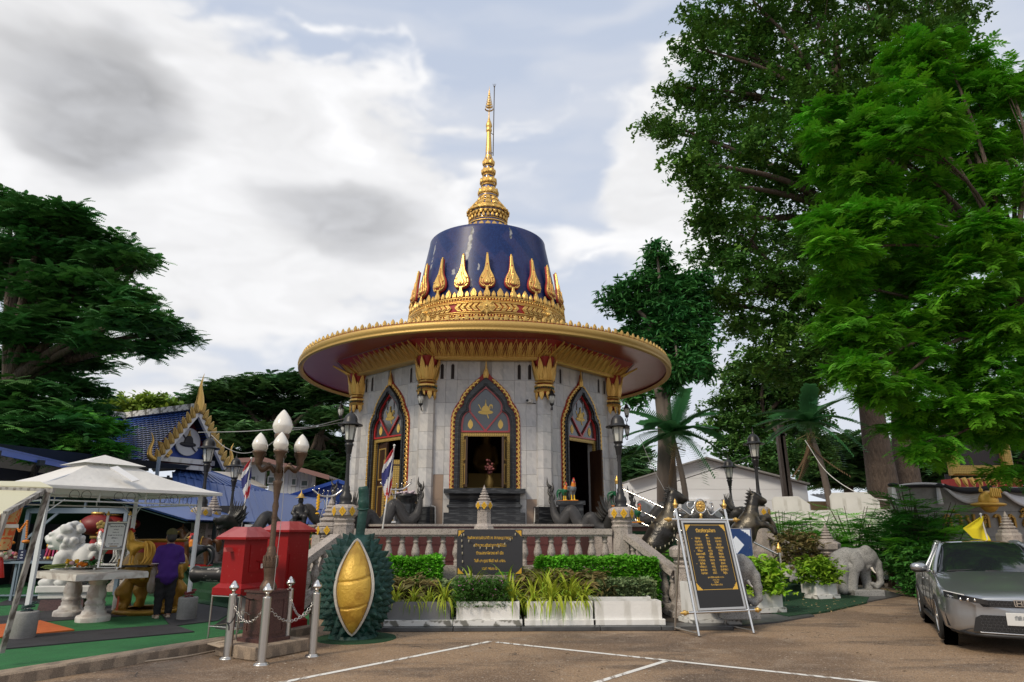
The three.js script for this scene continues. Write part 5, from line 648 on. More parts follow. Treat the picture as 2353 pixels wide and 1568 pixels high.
// ---------- durian ----------
{
const b = gd(806,1478),t = thing('durian_statue','giant green spiky durian statue opened to golden flesh','statue',V(b.x - 0.07,0,b.z - 0.5)),R = rng(71),H = 1.56,prof =(v)=>{const y = v*H;return 0.535*Math.pow(max(0,sin(PI*(0.10 + 0.86*v))),0.55)*(v<0.5?1:1 - 0.06*(v - 0.5));};
const skinM = mat([1,1,1],{map:rep(tex(256,256,(u,v)=>{const n = fbm(u*6,v*6,6,5,331);return mix3([0.003,0.036,0.028],[0.010,0.068,0.054],n);}),1.2),roughness:0.45,bumpMap:rep(grimeB,2),bumpScale:0.006,tri:true});
part('husk',[lathe(Array.from({length:25},(_,i)=>[prof(i / 24),0.02 + i / 24*H]).concat([[0,0.02 + H]]),40),cyl(0.36,0.40,0.06,0,0,0,24)],skinM,t);
const fx = 0.10,fy = 0.80,fa = 0.14,inLens =(a,y,g = 1)=>{const du =(a - fa)*0.5 / 0.22,dv =(y - fy)/ 0.70;return abs(du)<1.06*Math.pow(max(0,1 - Math.pow(abs(dv / g),2)),0.62)*g&&abs(dv)<1.02*g;};
const sg =[4,5,5].map((n,i)=>boxUV(fix(new THREE.ConeGeometry(1,1,n + 1)).translate(0,0.5,0).rotateY(i)));
let cnt = 0;const rows = 17;for(let r = 0;r<rows;r++){const v =(r + 0.6)/ rows,y = 0.02 + v*H,rad = prof(v),n = max(5,Math.round(2*PI*rad / 0.15));for(let i = 0;i<n;i++){const a =(i +(r % 2)*0.5 + R.n()*0.10)/ n*2*PI - PI;if(cos(a)<-0.35||inLens(a,y,1.16))continue;const y2 = y + R.n()*0.018,slope =(prof(v + 0.02)- prof(v - 0.02))/(0.04*H),nrm = V(sin(a),-slope,cos(a)).normalize();nrm.y += 0.12*(v - 0.4);nrm.normalize();const s = R.in(0.8,1.15)*(v>0.85||v<0.12?0.85:1);piece('spike',sg[R()*3|0],skinM,t,new THREE.Matrix4().compose(V(rad*sin(a),y2,rad*cos(a)).addScaledVector(nrm,-0.02),new THREE.Quaternion().setFromUnitVectors(V(0,1,0),nrm),V(0.088*s,0.13*s*R.in(0.8,1.2),0.088*s)));cnt++;}}
part('stem',[tube([V(0.02,1.5,0),V(0.04,1.8,0),V(0.055,2.02,-0.01),V(0.045,2.24,-0.01),V(0.03,2.36,0)],(u)=>(u<0.6?0.075:0.085)+ 0.016*Math.exp(-Math.pow((u - 0.56)/ 0.05,2))- 0.02*sstep(0.93,1,u),14,30),fix(new THREE.TorusGeometry(0.086,0.016,8,18)).applyMatrix4(M4([0.052,2.00,-0.01],[PI / 2 + 0.25,0,0]))],skinM,t);
// opening: rim and three swelling segments, bent round the husk
const lw =(v)=>0.245*Math.pow(max(0,1 - Math.pow(abs(v),v>0?2.1:1.75)),0.62);const lens =(g)=>{const pts =[];for(let i = 0;i<= 40;i++){const v = i / 20 - 1;if(v<= 1)pts.push([lw(v)*g +(g - 1)*0.06,v*0.70*(1 +(g - 1)*0.45)]);}const Lf = pts.map(([x,y])=>[-x,y]).reverse();return[...pts,...Lf.slice(1,-1)];};
const wrap =(g,lift)=>{const p = g.attributes.position;for(let i = 0;i<p.count;i++){const x = p.getX(i),y = p.getY(i)+ fy,z = p.getZ(i),v = clamp((y - 0.02)/ H,0.04,0.96),rr = max(prof(v),0.30)+ z + lift,a = fa + x / 0.5;p.setXYZ(i,rr*sin(a),y,rr*cos(a));}g.computeVertexNormals();return g;};
part('rind_edge',[wrap(ext(ringShape(lens(1.07),lens(0.985)),0.085,0.006),-0.02)],mat([0.56,0.53,0.48],{roughness:0.75,bumpMap:fineB,bumpScale:0.004,tri:true}),t);
const pos =[],idx =[],nu = 24,nv = 90;for(let j = 0;j<= nv;j++)for(let i = 0;i<= nu;i++){const v = j / nv*2 - 1,u = i / nu*2 - 1,w = lw(v);const seam =[[-0.42,0.10],[0.14,0.12]].reduce((s,[c,k])=>max(s,Math.exp(-Math.pow((v - c - k*u*(0.6 + 0.4*u))/ 0.018,2))),0);pos.push(u*w,v*0.70,(0.15*sqrt(max(0,1 - u*u*0.98))*(0.45 + 0.55*sqrt(max(0,1 - v*v)))- 0.028*seam + 0.006*(fbm(u*4 + 9,v*14 + 9,64,4,5)- 0.5)));}for(let j = 0;j<nv;j++)for(let i = 0;i<nu;i++){const a = j*(nu + 1)+ i;idx.push(a,a + 1,a + nu + 1,a + 1,a + nu + 2,a + nu + 1);}
const fg = new THREE.BufferGeometry();fg.setAttribute('position',new THREE.Float32BufferAttribute(pos,3));fg.setIndex(idx);wrap(fg,-0.01);part('flesh',[fix(fg)],M.goldPaint,t);
struct('turf_disc',[lathe([[0,0.018],[0.62,0.016],[0.63,0.0]],30,b.x,0,b.z - 0.45)],M.turfDark);
}
// ---------- red collection boxes ----------
M.redPaint = mat([1,1,1],{map:rep(tex(512,512,(u,v)=>{const n = fbm(u*4,v*4,4,6,341),s = sstep(0.70,0.80,fbm(u*26,v*26,26,4,343));return mix3(mix3([0.235,0.006,0.008],[0.29,0.010,0.011],n),[0.34,0.09,0.085],s*0.25);}),0.8),roughness:0.42,specularIntensity:0.5,tri:true});
M.fadedRed = mat([1,1,1],{map:rep(tex(512,512,(u,v)=>{const n = fbm(u*5,v*5,5,6,346),s = sstep(0.5,0.62,fbm(u*8,v*8,8,5,347));return mix3(mix3([0.30,0.035,0.035],[0.40,0.10,0.095],n),[0.26,0.015,0.015],s*0.55);}),0.8),roughness:0.3,clearcoat:0.3,tri:true});
const hip =(w,d,y0,h,over,k)=>{const a = w / 2 + over,b = d / 2 + over,c = a*k,e = b*k,P =[V(-a,y0,b),V(a,y0,b),V(a,y0,-b),V(-a,y0,-b)],Q =[V(-c,y0 + h,e),V(c,y0 + h,e),V(c,y0 + h,-e),V(-c,y0 + h,-e)];return mergeGeometries([0,1,2,3].map((i)=>quad(P[i],P[(i + 1)% 4],Q[(i + 1)% 4],Q[i])).concat([quad(Q[0],Q[1],Q[2],Q[3])]));};
const KT = Math.atan2(kdir.x,kdir.z)+ PI;
{
const c = gd(548,1470,PLAT),y0 = PLAT,t = thing('donation_box','red metal donation box on a thin steel stand, the left one','donation box',V(c.x - 0.13,y0,c.z - 0.30),KT + PI / 2 + 0.12);
const w = 0.47,d = 0.42,b0 = 0.60,h = 0.66;
part('cabinet',[quadsBox(w,d,b0 + 0.14,h)],M.redPaint,t);part('skirt',[hip(w*0.98,d*0.98,b0 + 0.10,0.06,0.07,0.80),box(w + 0.14,0.10,d + 0.14,0,b0 + 0.05,0)],M.redPaint,t);
part('roof',[hip(w,d,b0 + h + 0.17,0.15,0.085,0.45)],M.fadedRed,t);part('eave',[box(w + 0.17,0.035,d + 0.17,0,b0 + h + 0.153,0)],M.redPaint,t);
part('slot_hood',[ext([[0,0],[0.07,0],[0.03,0.06],[0,0.06]],0.14).rotateY(PI / 2).rotateY(PI).rotateY(-PI / 2).rotateY(PI / 2).translate(-w / 2 + 0.002,b0 + 0.62,-0.07).rotateY(0)],M.fadedRed,t);
part('door_panel',[box(0.30,0.40,0.012,0.03,b0 + 0.52,d / 2 + 0.006)],M.redPaint,t);part('latch',[box(0.14,0.018,0.02,0.09,b0 + 0.48,d / 2 + 0.02),box(0.02,0.12,0.02,0.10,b0 + 0.42,d / 2 + 0.02),box(0.05,0.035,0.02,0.09,b0 + 0.48,d / 2 + 0.018)],M.redPaint,t);part('padlock',[rbox(0.035,0.07,0.03,0.012,0.115,b0 + 0.40,d / 2 + 0.035)],mat([0.7,0.68,0.63]),t);
const lx = w / 2 + 0.06,lz = d / 2 + 0.06;for(const[a,e]of[[1,1],[1,-1],[-1,1],[-1,-1]])part('stand_leg',[bar(V(a*lx,0,e*lz),V(a*lx,b0,e*lz),0.013,8)],M.steel,t);
part('stand_rail',[0.16,b0 - 0.015].flatMap((y)=>[bar(V(-lx,y,lz),V(lx,y,lz),0.011,6),bar(V(-lx,y,-lz),V(lx,y,-lz),0.011,6),bar(V(-lx,y,-lz),V(-lx,y,lz),0.011,6),bar(V(lx,y,-lz),V(lx,y,lz),0.011,6)]),M.steel,t);
}
function quadsBox(w,d,y0,h){return box(w,h,d,0,y0 + h / 2,0);}
{
const c = gd(652,1466),t = thing('donation_box','tall red metal box standing on the ground between lamp post and stair rail','donation box',V(c.x - 0.15,0.0,c.z - 0.30),KT + PI / 2 + 0.10);
const w = 0.52,d = 0.48,h = 1.62;
part('cabinet',[box(w,h,d,0,h / 2,0)],M.redPaint,t);part('plinth',[box(w + 0.09,0.22,d + 0.09,0,0.11,0),hip(w,d,0.22,0.04,0.045,0.86)],M.redPaint,t);part('roof',[hip(w,d,h + 0.035,0.14,0.08,0.4)],M.fadedRed,t);part('eave',[box(w + 0.16,0.035,d + 0.16,0,h + 0.018,0)],M.redPaint,t);part('door_panel',[box(0.40,0.85,0.012,0,0.85,d / 2 + 0.006)],M.redPaint,t);
}
// ---------- five-globe lamp, bollards and chains ----------
{
const c = V(-3.10,0,-10.42),rot = KT + PI / 2,t = thing('ornate_street_lamp','ornate bronze street lamp with white flame-shaped globes on a brown granite pedestal','street lamp',[c.x,0,c.z],rot);
M.opal = mat([0.78,0.76,0.71],{roughness:0.18,clearcoat:0.6,transmission:0.12,thickness:0});M.bronze = mat([0.115,0.075,0.052],{metalness:0.55,roughness:0.48,bumpMap:rep(grimeB,5),bumpScale:0.004,tri:true});
part('base_slab',[rbox(0.95,0.17,0.80,0.02,0,0.085,0)],M.kerb,t);
part('pedestal',[box(0.50,0.05,0.50,0,0.195,0),rbox(0.41,0.60,0.41,0.012,0,0.51,0),box(0.45,0.03,0.45,0,0.825,0)],M.brownGranite,t);
for(let i = 0;i<4;i++)piece('pedestal_panel',boxUV(ext(ringShape([[-0.16,-0.24],[0.16,-0.24],[0.16,0.24],[-0.16,0.24]],[[-0.12,-0.20],[0.12,-0.20],[0.12,0.20],[-0.12,0.20]]),0.012)),M.brownGranite,t,M4([0,0,0],[0,i*PI / 2,0]).multiply(M4([0,0.51,0.203])));
const Y =(px,py)=>at(px,py,c.z).y,topY = Y(665,1000),armY = Y(655,1088);
part('column',[lathe([[0.135,0.84],[0.14,0.88],[0.11,0.93],[0.085,0.97],[0.09,1.05],[0.105,1.12],[0.10,1.30],[0.075,1.36],[0.078,1.40],[0.055,1.44],[0.048,1.9],[0.040,armY - 0.66],[0.062,armY - 0.64],[0.045,armY - 0.58],[0.065,armY - 0.48],[0.045,armY - 0.40],[0.075,armY - 0.16],[0.09,armY - 0.12],[0.055,armY - 0.10],[0.08,armY - 0.03],[0.095,armY + 0.04],[0.06,armY + 0.10],[0.05,armY + 0.2],[0.05,topY - 0.24],[0.08,topY - 0.15],[0.13,topY - 0.03],[0.13,topY + 0.01],[0.09,topY + 0.015]].map(([r,y])=>[r*(y>1.4&&y<armY - 0.2?0.74:0.84),y]),18)],M.bronze,t);
const flame =(r,h)=>lathe([[r*0.55,0],[r*0.82,h*0.10],[r,h*0.30],[r*0.98,h*0.40],[r*0.86,h*0.55],[r*0.62,h*0.73],[r*0.32,h*0.89],[r*0.08,h*0.985],[0,h]],24);
part('globe',[flame(0.148,0.38).translate(0,topY + 0.005,0)],M.opal,t);
for(let i = 0;i<12;i++)piece('leaf_ornament',boxUV(M.petal(0.07,0.16,0.012)),M.bronze,t,new THREE.Matrix4().makeRotationY(i*PI / 6).multiply(M4([0,1.14,0.082],[0.05,0,0])));
for(let i = 0;i<6;i++){const a = i*PI / 3 + 0.28 - rot,X =(r,y)=>V(r*sin(a),y,r*cos(a)),ye = armY + 0.30;const arm = new THREE.Group();arm.name = 'lamp_arm';t.add(arm);
part('bracket',[tube([X(0.07,armY + 0.02),X(0.16,armY + 0.10),X(0.27,armY + 0.04),X(0.33,armY + 0.10),X(0.34,ye - 0.15)],(u)=>0.032 - 0.006*u,8,20),sph(0.03,...X(0.17,armY + 0.12).toArray())],M.bronze,arm);
const q = X(0.34,0);part('cup',[lathe([[0.03,ye - 0.2],[0.055,ye - 0.15],[0.05,ye - 0.12],[0.075,ye - 0.05],[0.10,ye - 0.02],[0.095,ye],[0.06,ye + 0.002]],12,q.x,0,q.z)],M.bronze,arm);part('globe',[flame(0.108,0.27).translate(q.x,ye,q.z)],M.opal,arm);}
const pts =[gd(518,1516),gd(597,1530),gd(715,1510),gd(653,1490)].map((p)=>p.add(V(0,0,-0.05))),H = 0.97;
const b0 = thing('bollard','steel bollard at the near left corner round the lamp, with a black cable','bollard',pts[0],0,'steel bollards around the ornate lamp');
part('post',[lathe([[0.10,0],[0.095,0.02],[0.055,0.03],[0.055,0.80],[0.05,0.815],[0.02,0.82]],18)],M.steel,b0);part('cap_ball',[lathe([[0.025,0.815],[0.02,0.85],[0.045,0.865],[0.066,0.89],[0.066,0.905],[0.058,0.91],[0.06,0.925],[0.045,0.93],[0.047,0.945],[0.028,0.95],[0.03,0.965],[0.006,0.985]],18)],M.chrome,b0);
copy(b0,pts[1],0,'steel bollard at the nearest corner round the lamp, in front of the pedestal');copy(b0,pts[2],0,'steel bollard between the lamp pedestal and the green durian');copy(b0,pts[3],0,'steel bollard behind the lamp pedestal against the tall red box');
const link = fix(new THREE.TorusGeometry(0.017,0.0042,5,10)).scale(1.45,1,1);
const chainOf =(p,q,y,sag,l)=>{const n = Math.round(p.distanceTo(q)*1.12 / 0.036),gs =[];for(let i = 0;i<n;i++){const u =(i + 0.5)/ n,P =(w)=>p.clone().lerp(q,w).setY(y - sag*4*w*(1 - w)),d = P(u + 0.01).sub(P(u - 0.01)).normalize();gs.push(link.clone().rotateX(i % 2?PI / 2:0).applyMatrix4(new THREE.Matrix4().compose(P(u),new THREE.Quaternion().setFromUnitVectors(V(1,0,0),d),V(1,1,1))));}solo('chain',gs,M.steel,l,'chain');};
chainOf(pts[0],pts[1],0.74,0.26,'steel chain hanging between the two nearest bollards');chainOf(pts[1],pts[2],0.74,0.26,'steel chain hanging between nearest bollard and the one by the durian');chainOf(pts[3],pts[2],0.74,0.28,'steel chain hanging from the rear bollard to the one by the durian');chainOf(pts[0],pts[3],0.72,0.24,'steel chain hanging from the left bollard to the rear one');
const p0 = pts[0];solo('cable',[tube([V(p0.x + 0.30,1.25,p0.z - 0.75),V(p0.x + 0.27,0.95,p0.z - 0.6),V(p0.x + 0.2,0.72,p0.z - 0.2),V(p0.x + 0.06,0.80,p0.z + 0.03),V(p0.x + 0.09,0.62,p0.z + 0.06),V(p0.x + 0.02,0.45,p0.z + 0.07),V(p0.x - 0.06,0.47,p0.z + 0.02),V(p0.x,0.42,p0.z + 0.068),V(p0.x + 0.01,0.36,p0.z + 0.068)],0.008,5,60)],M.iron,'black electric cable looped round the left bollard','cable');
}
solo('hose',[tube([gd(-20,1572,0.012),gd(150,1546,0.012),gd(300,1525,0.012),gd(420,1510,0.012),gd(505,1494,0.014)],0.012,6,30)],mat([0.42,0.33,0.24],{roughness:0.6}),'thin beige hose lying along the foot of the kerb','hose');
solo('cardboard',[sheet([gd(476,1481,0.14),gd(520,1472,0.14),gd(548,1483,0.14),gd(505,1489,0.14)].map(xz),0.15,0.012)],mat([0.45,0.36,0.26],{roughness:0.9}),'flat piece of pale board on the kerb under the red box stand','board');
// ---------- left court: gazebo, table, statues, person ----------
const aty =(px,py,y)=>{const r = ray(px,py);return r.multiplyScalar((y - EYE)/ r.y).add(V(0,EYE,0));};
M.frameWhite = mat([0.62,0.64,0.67],{roughness:0.45});
M.canvas = mat([1,1,1],{map:rep(tex(256,256,(u,v)=>{const n = fbm(u*5,v*5,5,5,401);return[0.66,0.65,0.63].map((c)=>c*(0.86 + 0.2*n));}),0.5),roughness:0.85,transmission:0.12,thickness:0,side:THREE.DoubleSide,bumpMap:rep(grimeB,0.6),bumpScale:0.012,tri:true});
{
const LF = gd(50,1468,PLAT),RF = gd(427,1424,PLAT),BK = gd(277,1403,PLAT),LB = LF.clone().add(BK).sub(RF),c = LF.clone().lerp(BK,0.5),t = thing('gazebo','white canvas gazebo tent with vented peak over the marble table','gazebo',V(c.x,PLAT,c.z));
const P =[LF,RF,BK,LB].map((p)=>p.clone().sub(c).setY(0)),eave = at(92,1116,LF.z).y - PLAT,top = at(222,1046,c.z).y - PLAT,q =(p,k,y)=>V(p.x*k,y,p.z*k);
P.forEach((p)=>{part('post',[sbar(q(p,1,0.12),q(p,1,eave + 0.02),0.06,0.06)],M.frameWhite,t);});
for(let i = 0;i<4;i++){const a = P[i],b = P[(i + 1)% 4];part('frame_rail',[bar(q(a,1,eave - 0.03),q(b,1,eave - 0.03),0.016,6),bar(q(a,1,eave - 0.22),q(b,1,eave - 0.22),0.014,6),...[0.3,0.6].map((u)=>bar(q(a,1,eave - 0.22).lerp(q(b,1,eave - 0.22),u),q(a,1,eave - 0.03).lerp(q(b,1,eave - 0.03),u),0.012,5)),...[[a,b],[b,a]].map(([m,n])=>bar(q(m,1,eave - 0.42),q(m,1,eave - 0.20).lerp(q(n,1,eave - 0.20),0.1),0.01,5))],M.frameWhite,t);
const d = b.clone().sub(a),pts =(u0)=>{const o =[];for(let k = 0;k<= 12;k++){const th = k / 12*2*PI,r = 0.075;o.push(q(a,1,eave - 0.125).addScaledVector(d,u0 + r*cos(th)/ d.length()).add(V(0,r*sin(th),0)));}return o;};for(const u of[0.15,0.22,0.42,0.5,0.72,0.8])part('scroll',[tube(pts(u),0.004,4,14)],M.iron,t);}
const C0 = P.map((p)=>q(p,1.22,eave + 0.0)),C1 = P.map((p)=>q(p,0.34,lerp(eave,top,0.66))),D0 = P.map((p)=>q(p,0.42,lerp(eave,top,0.70))),pk = V(0,top,0);
const sag =(a,b,cc,d,s)=>{const g = quad(a,b,cc,d,10,6),p = g.attributes.position;let uvs = g.attributes.uv;const La = a.distanceTo(b),Lv = a.distanceTo(d);for(let k = 0;k<p.count;k++){const u = uvs.getX(k)/ La,v = uvs.getY(k)/ Lv;p.setY(k,p.getY(k)- s*(1 -(2*u - 1)**2)*(1 - v)*0.9 - s*0.8*sin(PI*v));}g.computeVertexNormals();return g;};
part('canopy',[0,1,2,3].map((i)=>sag(C0[i],C0[(i + 1)% 4],C1[(i + 1)% 4],C1[i],0.06)),M.canvas,t);
part('valance',[0,1,2,3].map((i)=>quad(C0[i].clone().add(V(0,-0.05,0)),C0[(i + 1)% 4].clone().add(V(0,-0.05,0)),C0[(i + 1)% 4],C0[i],8,1)),M.canvas,t);
part('peak_cap',[0,1,2,3].map((i)=>quad(D0[i],D0[(i + 1)% 4],pk,pk,6,4)),M.canvas,t);
part('roof_rib',P.map((p)=>bar(q(p,1.15,eave),q(p,0.05,lerp(eave,top,0.75)),0.014,6)),M.frameWhite,t);
const lampP = at(285,1098,c.z + 0.75).sub(V(c.x,PLAT,c.z));part('solar_panel',[box(0.5,0.02,0.16)].map((g)=>g.applyMatrix4(M4([lampP.x,lampP.y + 0.06,lampP.z],[0.25,-0.25,-0.45]))),mat([0.7,0.7,0.7],{roughness:0.35}),t);
const wl =['concrete weight at the foot of the nearest gazebo post','concrete weight at the gazebo post behind the person in purple','concrete weight at the gazebo post behind the marble table'];
[LF,RF,BK].forEach((p,i)=>{const w = thing('pole_weight',wl[i],'pole weight',V(p.x,PLAT,p.z),0);part('concrete_block',[lathe([[0,0],[0.165,0],[0.165,0.36],[0.155,0.375],[0,0.375]],22)],M.concrete,w);part('tie',[0.35,0.40,0.44].map((y,j)=>fix(new THREE.TorusGeometry(0.07 + 0.01*j,0.014,5,14)).applyMatrix4(M4([0.01*j,y + 0.03,0],[PI / 2 + 0.2*(j - 1),0.2,0]))),mat(i?[0.16,0.03,0.03]:[0.03,0.06,0.06],{roughness:0.9}),w);});
}
M.marbleWorn = mat([1,1,1],{map:rep(tex(512,512,(u,v)=>{const w = fbm(u*4,v*4,4,6,411),q = sstep(0.55,0.72,fbm((u + v)*4 + w*2,(u - v)*3 + w,4,5,415)),d = sstep(0.52,0.75,fbm(u*7,v*7,7,5,419));return mix3(mix3([0.58,0.56,0.53],[0.38,0.35,0.33],q),[0.25,0.19,0.15],d*0.5);}),1),roughness:0.4,tri:true});
const TH = 0.96;
{
const a = gd(71,1313,TH),b = gd(175,1321,TH),d = gd(342,1313,TH),c = a.clone().add(d).sub(b),m = b.clone().lerp(c,0.5),t = thing('marble_table','heavy marble table on two turned baluster legs','table',V(m.x,PLAT,m.z)),L =(p)=>p.clone().sub(V(m.x,0,m.z));
const mk2 =(k,y,th)=>sheet([a,b,d,c].map((p)=>{const q = L(p).multiplyScalar(k);return[q.x,q.z];}),y,th);part('table_top',[mk2(1,TH - PLAT - 0.02,0.085),mk2(0.985,TH - PLAT,0.02)],M.marbleWorn,t);
const leg =[[0.27,0],[0.275,0.06],[0.26,0.09],[0.20,0.11],[0.185,0.16],[0.155,0.175],[0.165,0.21],[0.15,0.235],[0.155,0.25],[0.165,0.275],[0.15,0.30],[0.135,0.32],[0.15,0.36],[0.155,0.40],[0.145,0.46],[0.125,0.53],[0.12,0.56],[0.15,0.575],[0.15,0.61],[0.175,0.63],[0.185,0.66],[0.24,0.672]].map(([r,y])=>[r,y*(TH - PLAT - 0.105)/ 0.672]);
for(const p of[gd(212,1428,PLAT),gd(158,1416,PLAT)])part('leg',[lathe(leg,28,p.x - m.x,0,p.z - m.z)],M.marbleWorn,t);
}
const onTop =(px,py)=>gd(px,py,TH);
// framed notice in a steel stand
{
const l = onTop(228,1309),r = onTop(272,1309),w = l.distanceTo(r)+ 0.03,c = l.clone().lerp(r,0.5),t = thing('notice_stand','white printed notice in a steel frame with gold knobs on the marble table','sign',V(c.x,TH,c.z),0.12),X = w / 2,H = at(250,1185,c.z).y - TH;
const P =(s,y)=>V(s*X,y,-y*0.10);for(const s of[-1,1]){part('upright',[sbar(P(s,0),P(s,H),0.035,0.035)],M.steel,t);part('knob',[lathe([[0.02,0],[0.032,0.01],[0.034,0.03],[0.018,0.045],[0.02,0.055],[0.003,0.085]],12).translate(s*X,H,-H*0.1)],M.gold,t);part('foot',[sbar(V(s*X,0.018,0.16),V(s*X,0.018,-0.2),0.03,0.03)],M.steel,t);}
for(const y of[H*0.37,H*0.87])part('rail',[bar(P(-1,y),P(1,y),0.014,8)],M.chrome,t);part('rail',[bar(P(-1.1,0.03),P(1.1,0.03),0.014,8)],M.chrome,t);
const ph = H*0.47,pw = w - 0.06,tl = M4([0,H*0.62,-H*0.062],[-0.10,0,0]);part('panel',[box(pw,ph,0.015).applyMatrix4(tl)],mat([0.16,0.17,0.19],{roughness:0.4}),t);
const T = canvasTex(400,680,(x,W,Hh)=>{x.fillStyle = '#c9cbcd';x.fillRect(0,0,W,Hh);x.strokeStyle = x.fillStyle = '#22252e';[['วัดพระเจ้าตากไหว้พระ',34],['บทสวดบูชา',24],['ตั้งนะโม ๓ จบ',24],['นะ เมตตา พระราชะ มหาราชา',26],['อิติปิโสภควา',28],['สาธุ',22],['นะ เมตตา มหาราชา',28]].forEach(([s,z],i)=>thai(x,s,W / 2,90 + i*84,z));x.fillStyle = '#8a6a3a';x.fillRect(110,630,190,30);x.fillStyle = '#3a4152';for(const[a,b,r]of[[4,4,0],[W - 4,4,PI / 2],[W - 4,Hh - 4,PI],[4,Hh - 4,-PI / 2]])kanok(x,a,b,50,r);});
const[g,m]= signFace(pw - 0.03,ph - 0.03,T,{roughness:0.3});part('lettering',[g.translate(0,0,0.009).applyMatrix4(tl)],m,t);
}
// roosters: upright birds with a tall neck, a comb and a drooping tail
function rooster(label,p,turn,s,C,o ={}){
const t = thing('rooster_statue',label,'rooster statue',p,turn,o.group),k = s,c = max(0.006,0.011*s / 0.6);
const B =(b)=>b.map((v)=>v*k);
part('body',[skin([B([0,0.56,0.02,0.15,0.17,0.22]),B([0,0.60,-0.16,0.11,0.12,0.2]),...chain([B([0,0.66,0.12,0.13]),B([0,0.82,0.17,0.09]),B([0,0.94,0.18,0.062]),B([0,1.0,0.19,0.058])]),B([0.11,0.58,-0.02,0.05,0.11,0.2]),B([-0.11,0.58,-0.02,0.05,0.11,0.2]),cap(B([0.07,0.46,0.0]),0.085*k,B([0.075,0.28,0.04]),0.035*k),cap(B([-0.07,0.46,0.0]),0.085*k,B([-0.075,0.28,0.04]),0.035*k)],c,c*1.4,(x,y,z)=>0.004*k*sin(y / k*90 + 6*sin(z / k*30)))],C.body,t);
if(C.hackle)part('hackle',[skin(chain([B([0,0.72,0.14,0.128]),B([0,0.84,0.172,0.098]),B([0,0.95,0.182,0.069])]),c,c)],C.hackle,t);
for(const x of[-0.075,0.075])part('leg',[skin([...chain([B([x,0.30,0.04,0.034]),B([x,0.03,0.05,0.026])]),...[-0.6,0,0.6].map((a)=>cap(B([x,0.02,0.05]),0.02*k,B([x + 0.12*sin(a),0.012,0.05 + 0.13*cos(a)]),0.012*k)),cap(B([x,0.02,0.05]),0.02*k,B([x,0.012,-0.04]),0.012*k)],c*0.8,c*0.8)],C.leg,t);
part('comb',[skin([...[0,1,2,3,4].map((i)=>cap(B([0,1.03 - i*0.006,0.25 - i*0.04]),0.02*k,B([0,1.10 + 0.03*sin(i*0.9)- 0.01*i,0.25 - i*0.05]),0.013*k)),B([0,0.97,0.235,0.05,0.045,0.04]),cap(B([0.02,0.95,0.24]),0.022*k,B([0.02,0.86,0.25]),0.03*k),cap(B([-0.02,0.95,0.24]),0.022*k,B([-0.02,0.86,0.25]),0.03*k)],c*0.8,c)],C.comb,t);
part('beak',[fix(new THREE.ConeGeometry(0.028*k,0.11*k,8)).applyMatrix4(M4([0,0.985*k,0.315*k],[PI / 2 + 0.25,0,0])),fix(new THREE.ConeGeometry(0.018*k,0.08*k,8)).applyMatrix4(M4([0,0.955*k,0.295*k],[PI / 2 + 0.6,0,0]))],C.beak,t);
part('eye',[-1,1].map((e)=>sph(0.011*k,e*0.048*k,0.995*k,0.235*k,1,1,1,6)),M.iron,t);
for(let i = 0;i<(o.feathers??9);i++){const a =(i % 3 - 1)*0.16,u = Math.floor(i / 3)*0.12;part('tail_feather',[tube([[0,0.62,-0.26],[a*0.5,0.68 - u,-0.38],[a,0.58 - u,-0.50 + u*0.4],[a*1.2,0.30 - u*0.8,-0.54 + u*0.5],[a*1.1,0.06 - u*0.1,-0.42 + u*0.4]].map((b)=>V(...B(b))),(q)=>k*0.042*(0.6 + 0.9*sin(PI*min(1,q*0.9 + 0.1)))*(1 - 0.5*q*q),7,18,true,0.4)],i === 1&&C.feather2?C.feather2:C.tail??C.body,t);}
if(o.base)part('base',[rbox(0.36*k,0.06*k,0.95*k,0.008,0,-0.02*k,-0.14*k)],o.base,t);
return t;
}
M.combRed = mat([0.42,0.015,0.012],{roughness:0.35});M.beakY = mat([0.62,0.36,0.05],{roughness:0.4});M.legY = mat([0.75,0.48,0.03],{roughness:0.4});
M.goldStatue = mat([0.72,0.42,0.07],{metalness:0.45,roughness:0.36,bumpMap:rep(grimeB,8),bumpScale:0.004,tri:true});M.silver = mat([0.55,0.55,0.54],{metalness:0.75,roughness:0.38,bumpMap:rep(grimeB,8),bumpScale:0.006,tri:true});
M.plumeBlack = mat([0.012,0.014,0.018],{roughness:0.3});M.plumeGreen = mat([0.01,0.10,0.045],{roughness:0.3});M.plumeOrange = mat([0.62,0.20,0.02],{roughness:0.4});M.plumeGrey = mat([0.14,0.16,0.18],{roughness:0.5,bumpMap:rep(grimeB,9),bumpScale:0.004,tri:true});
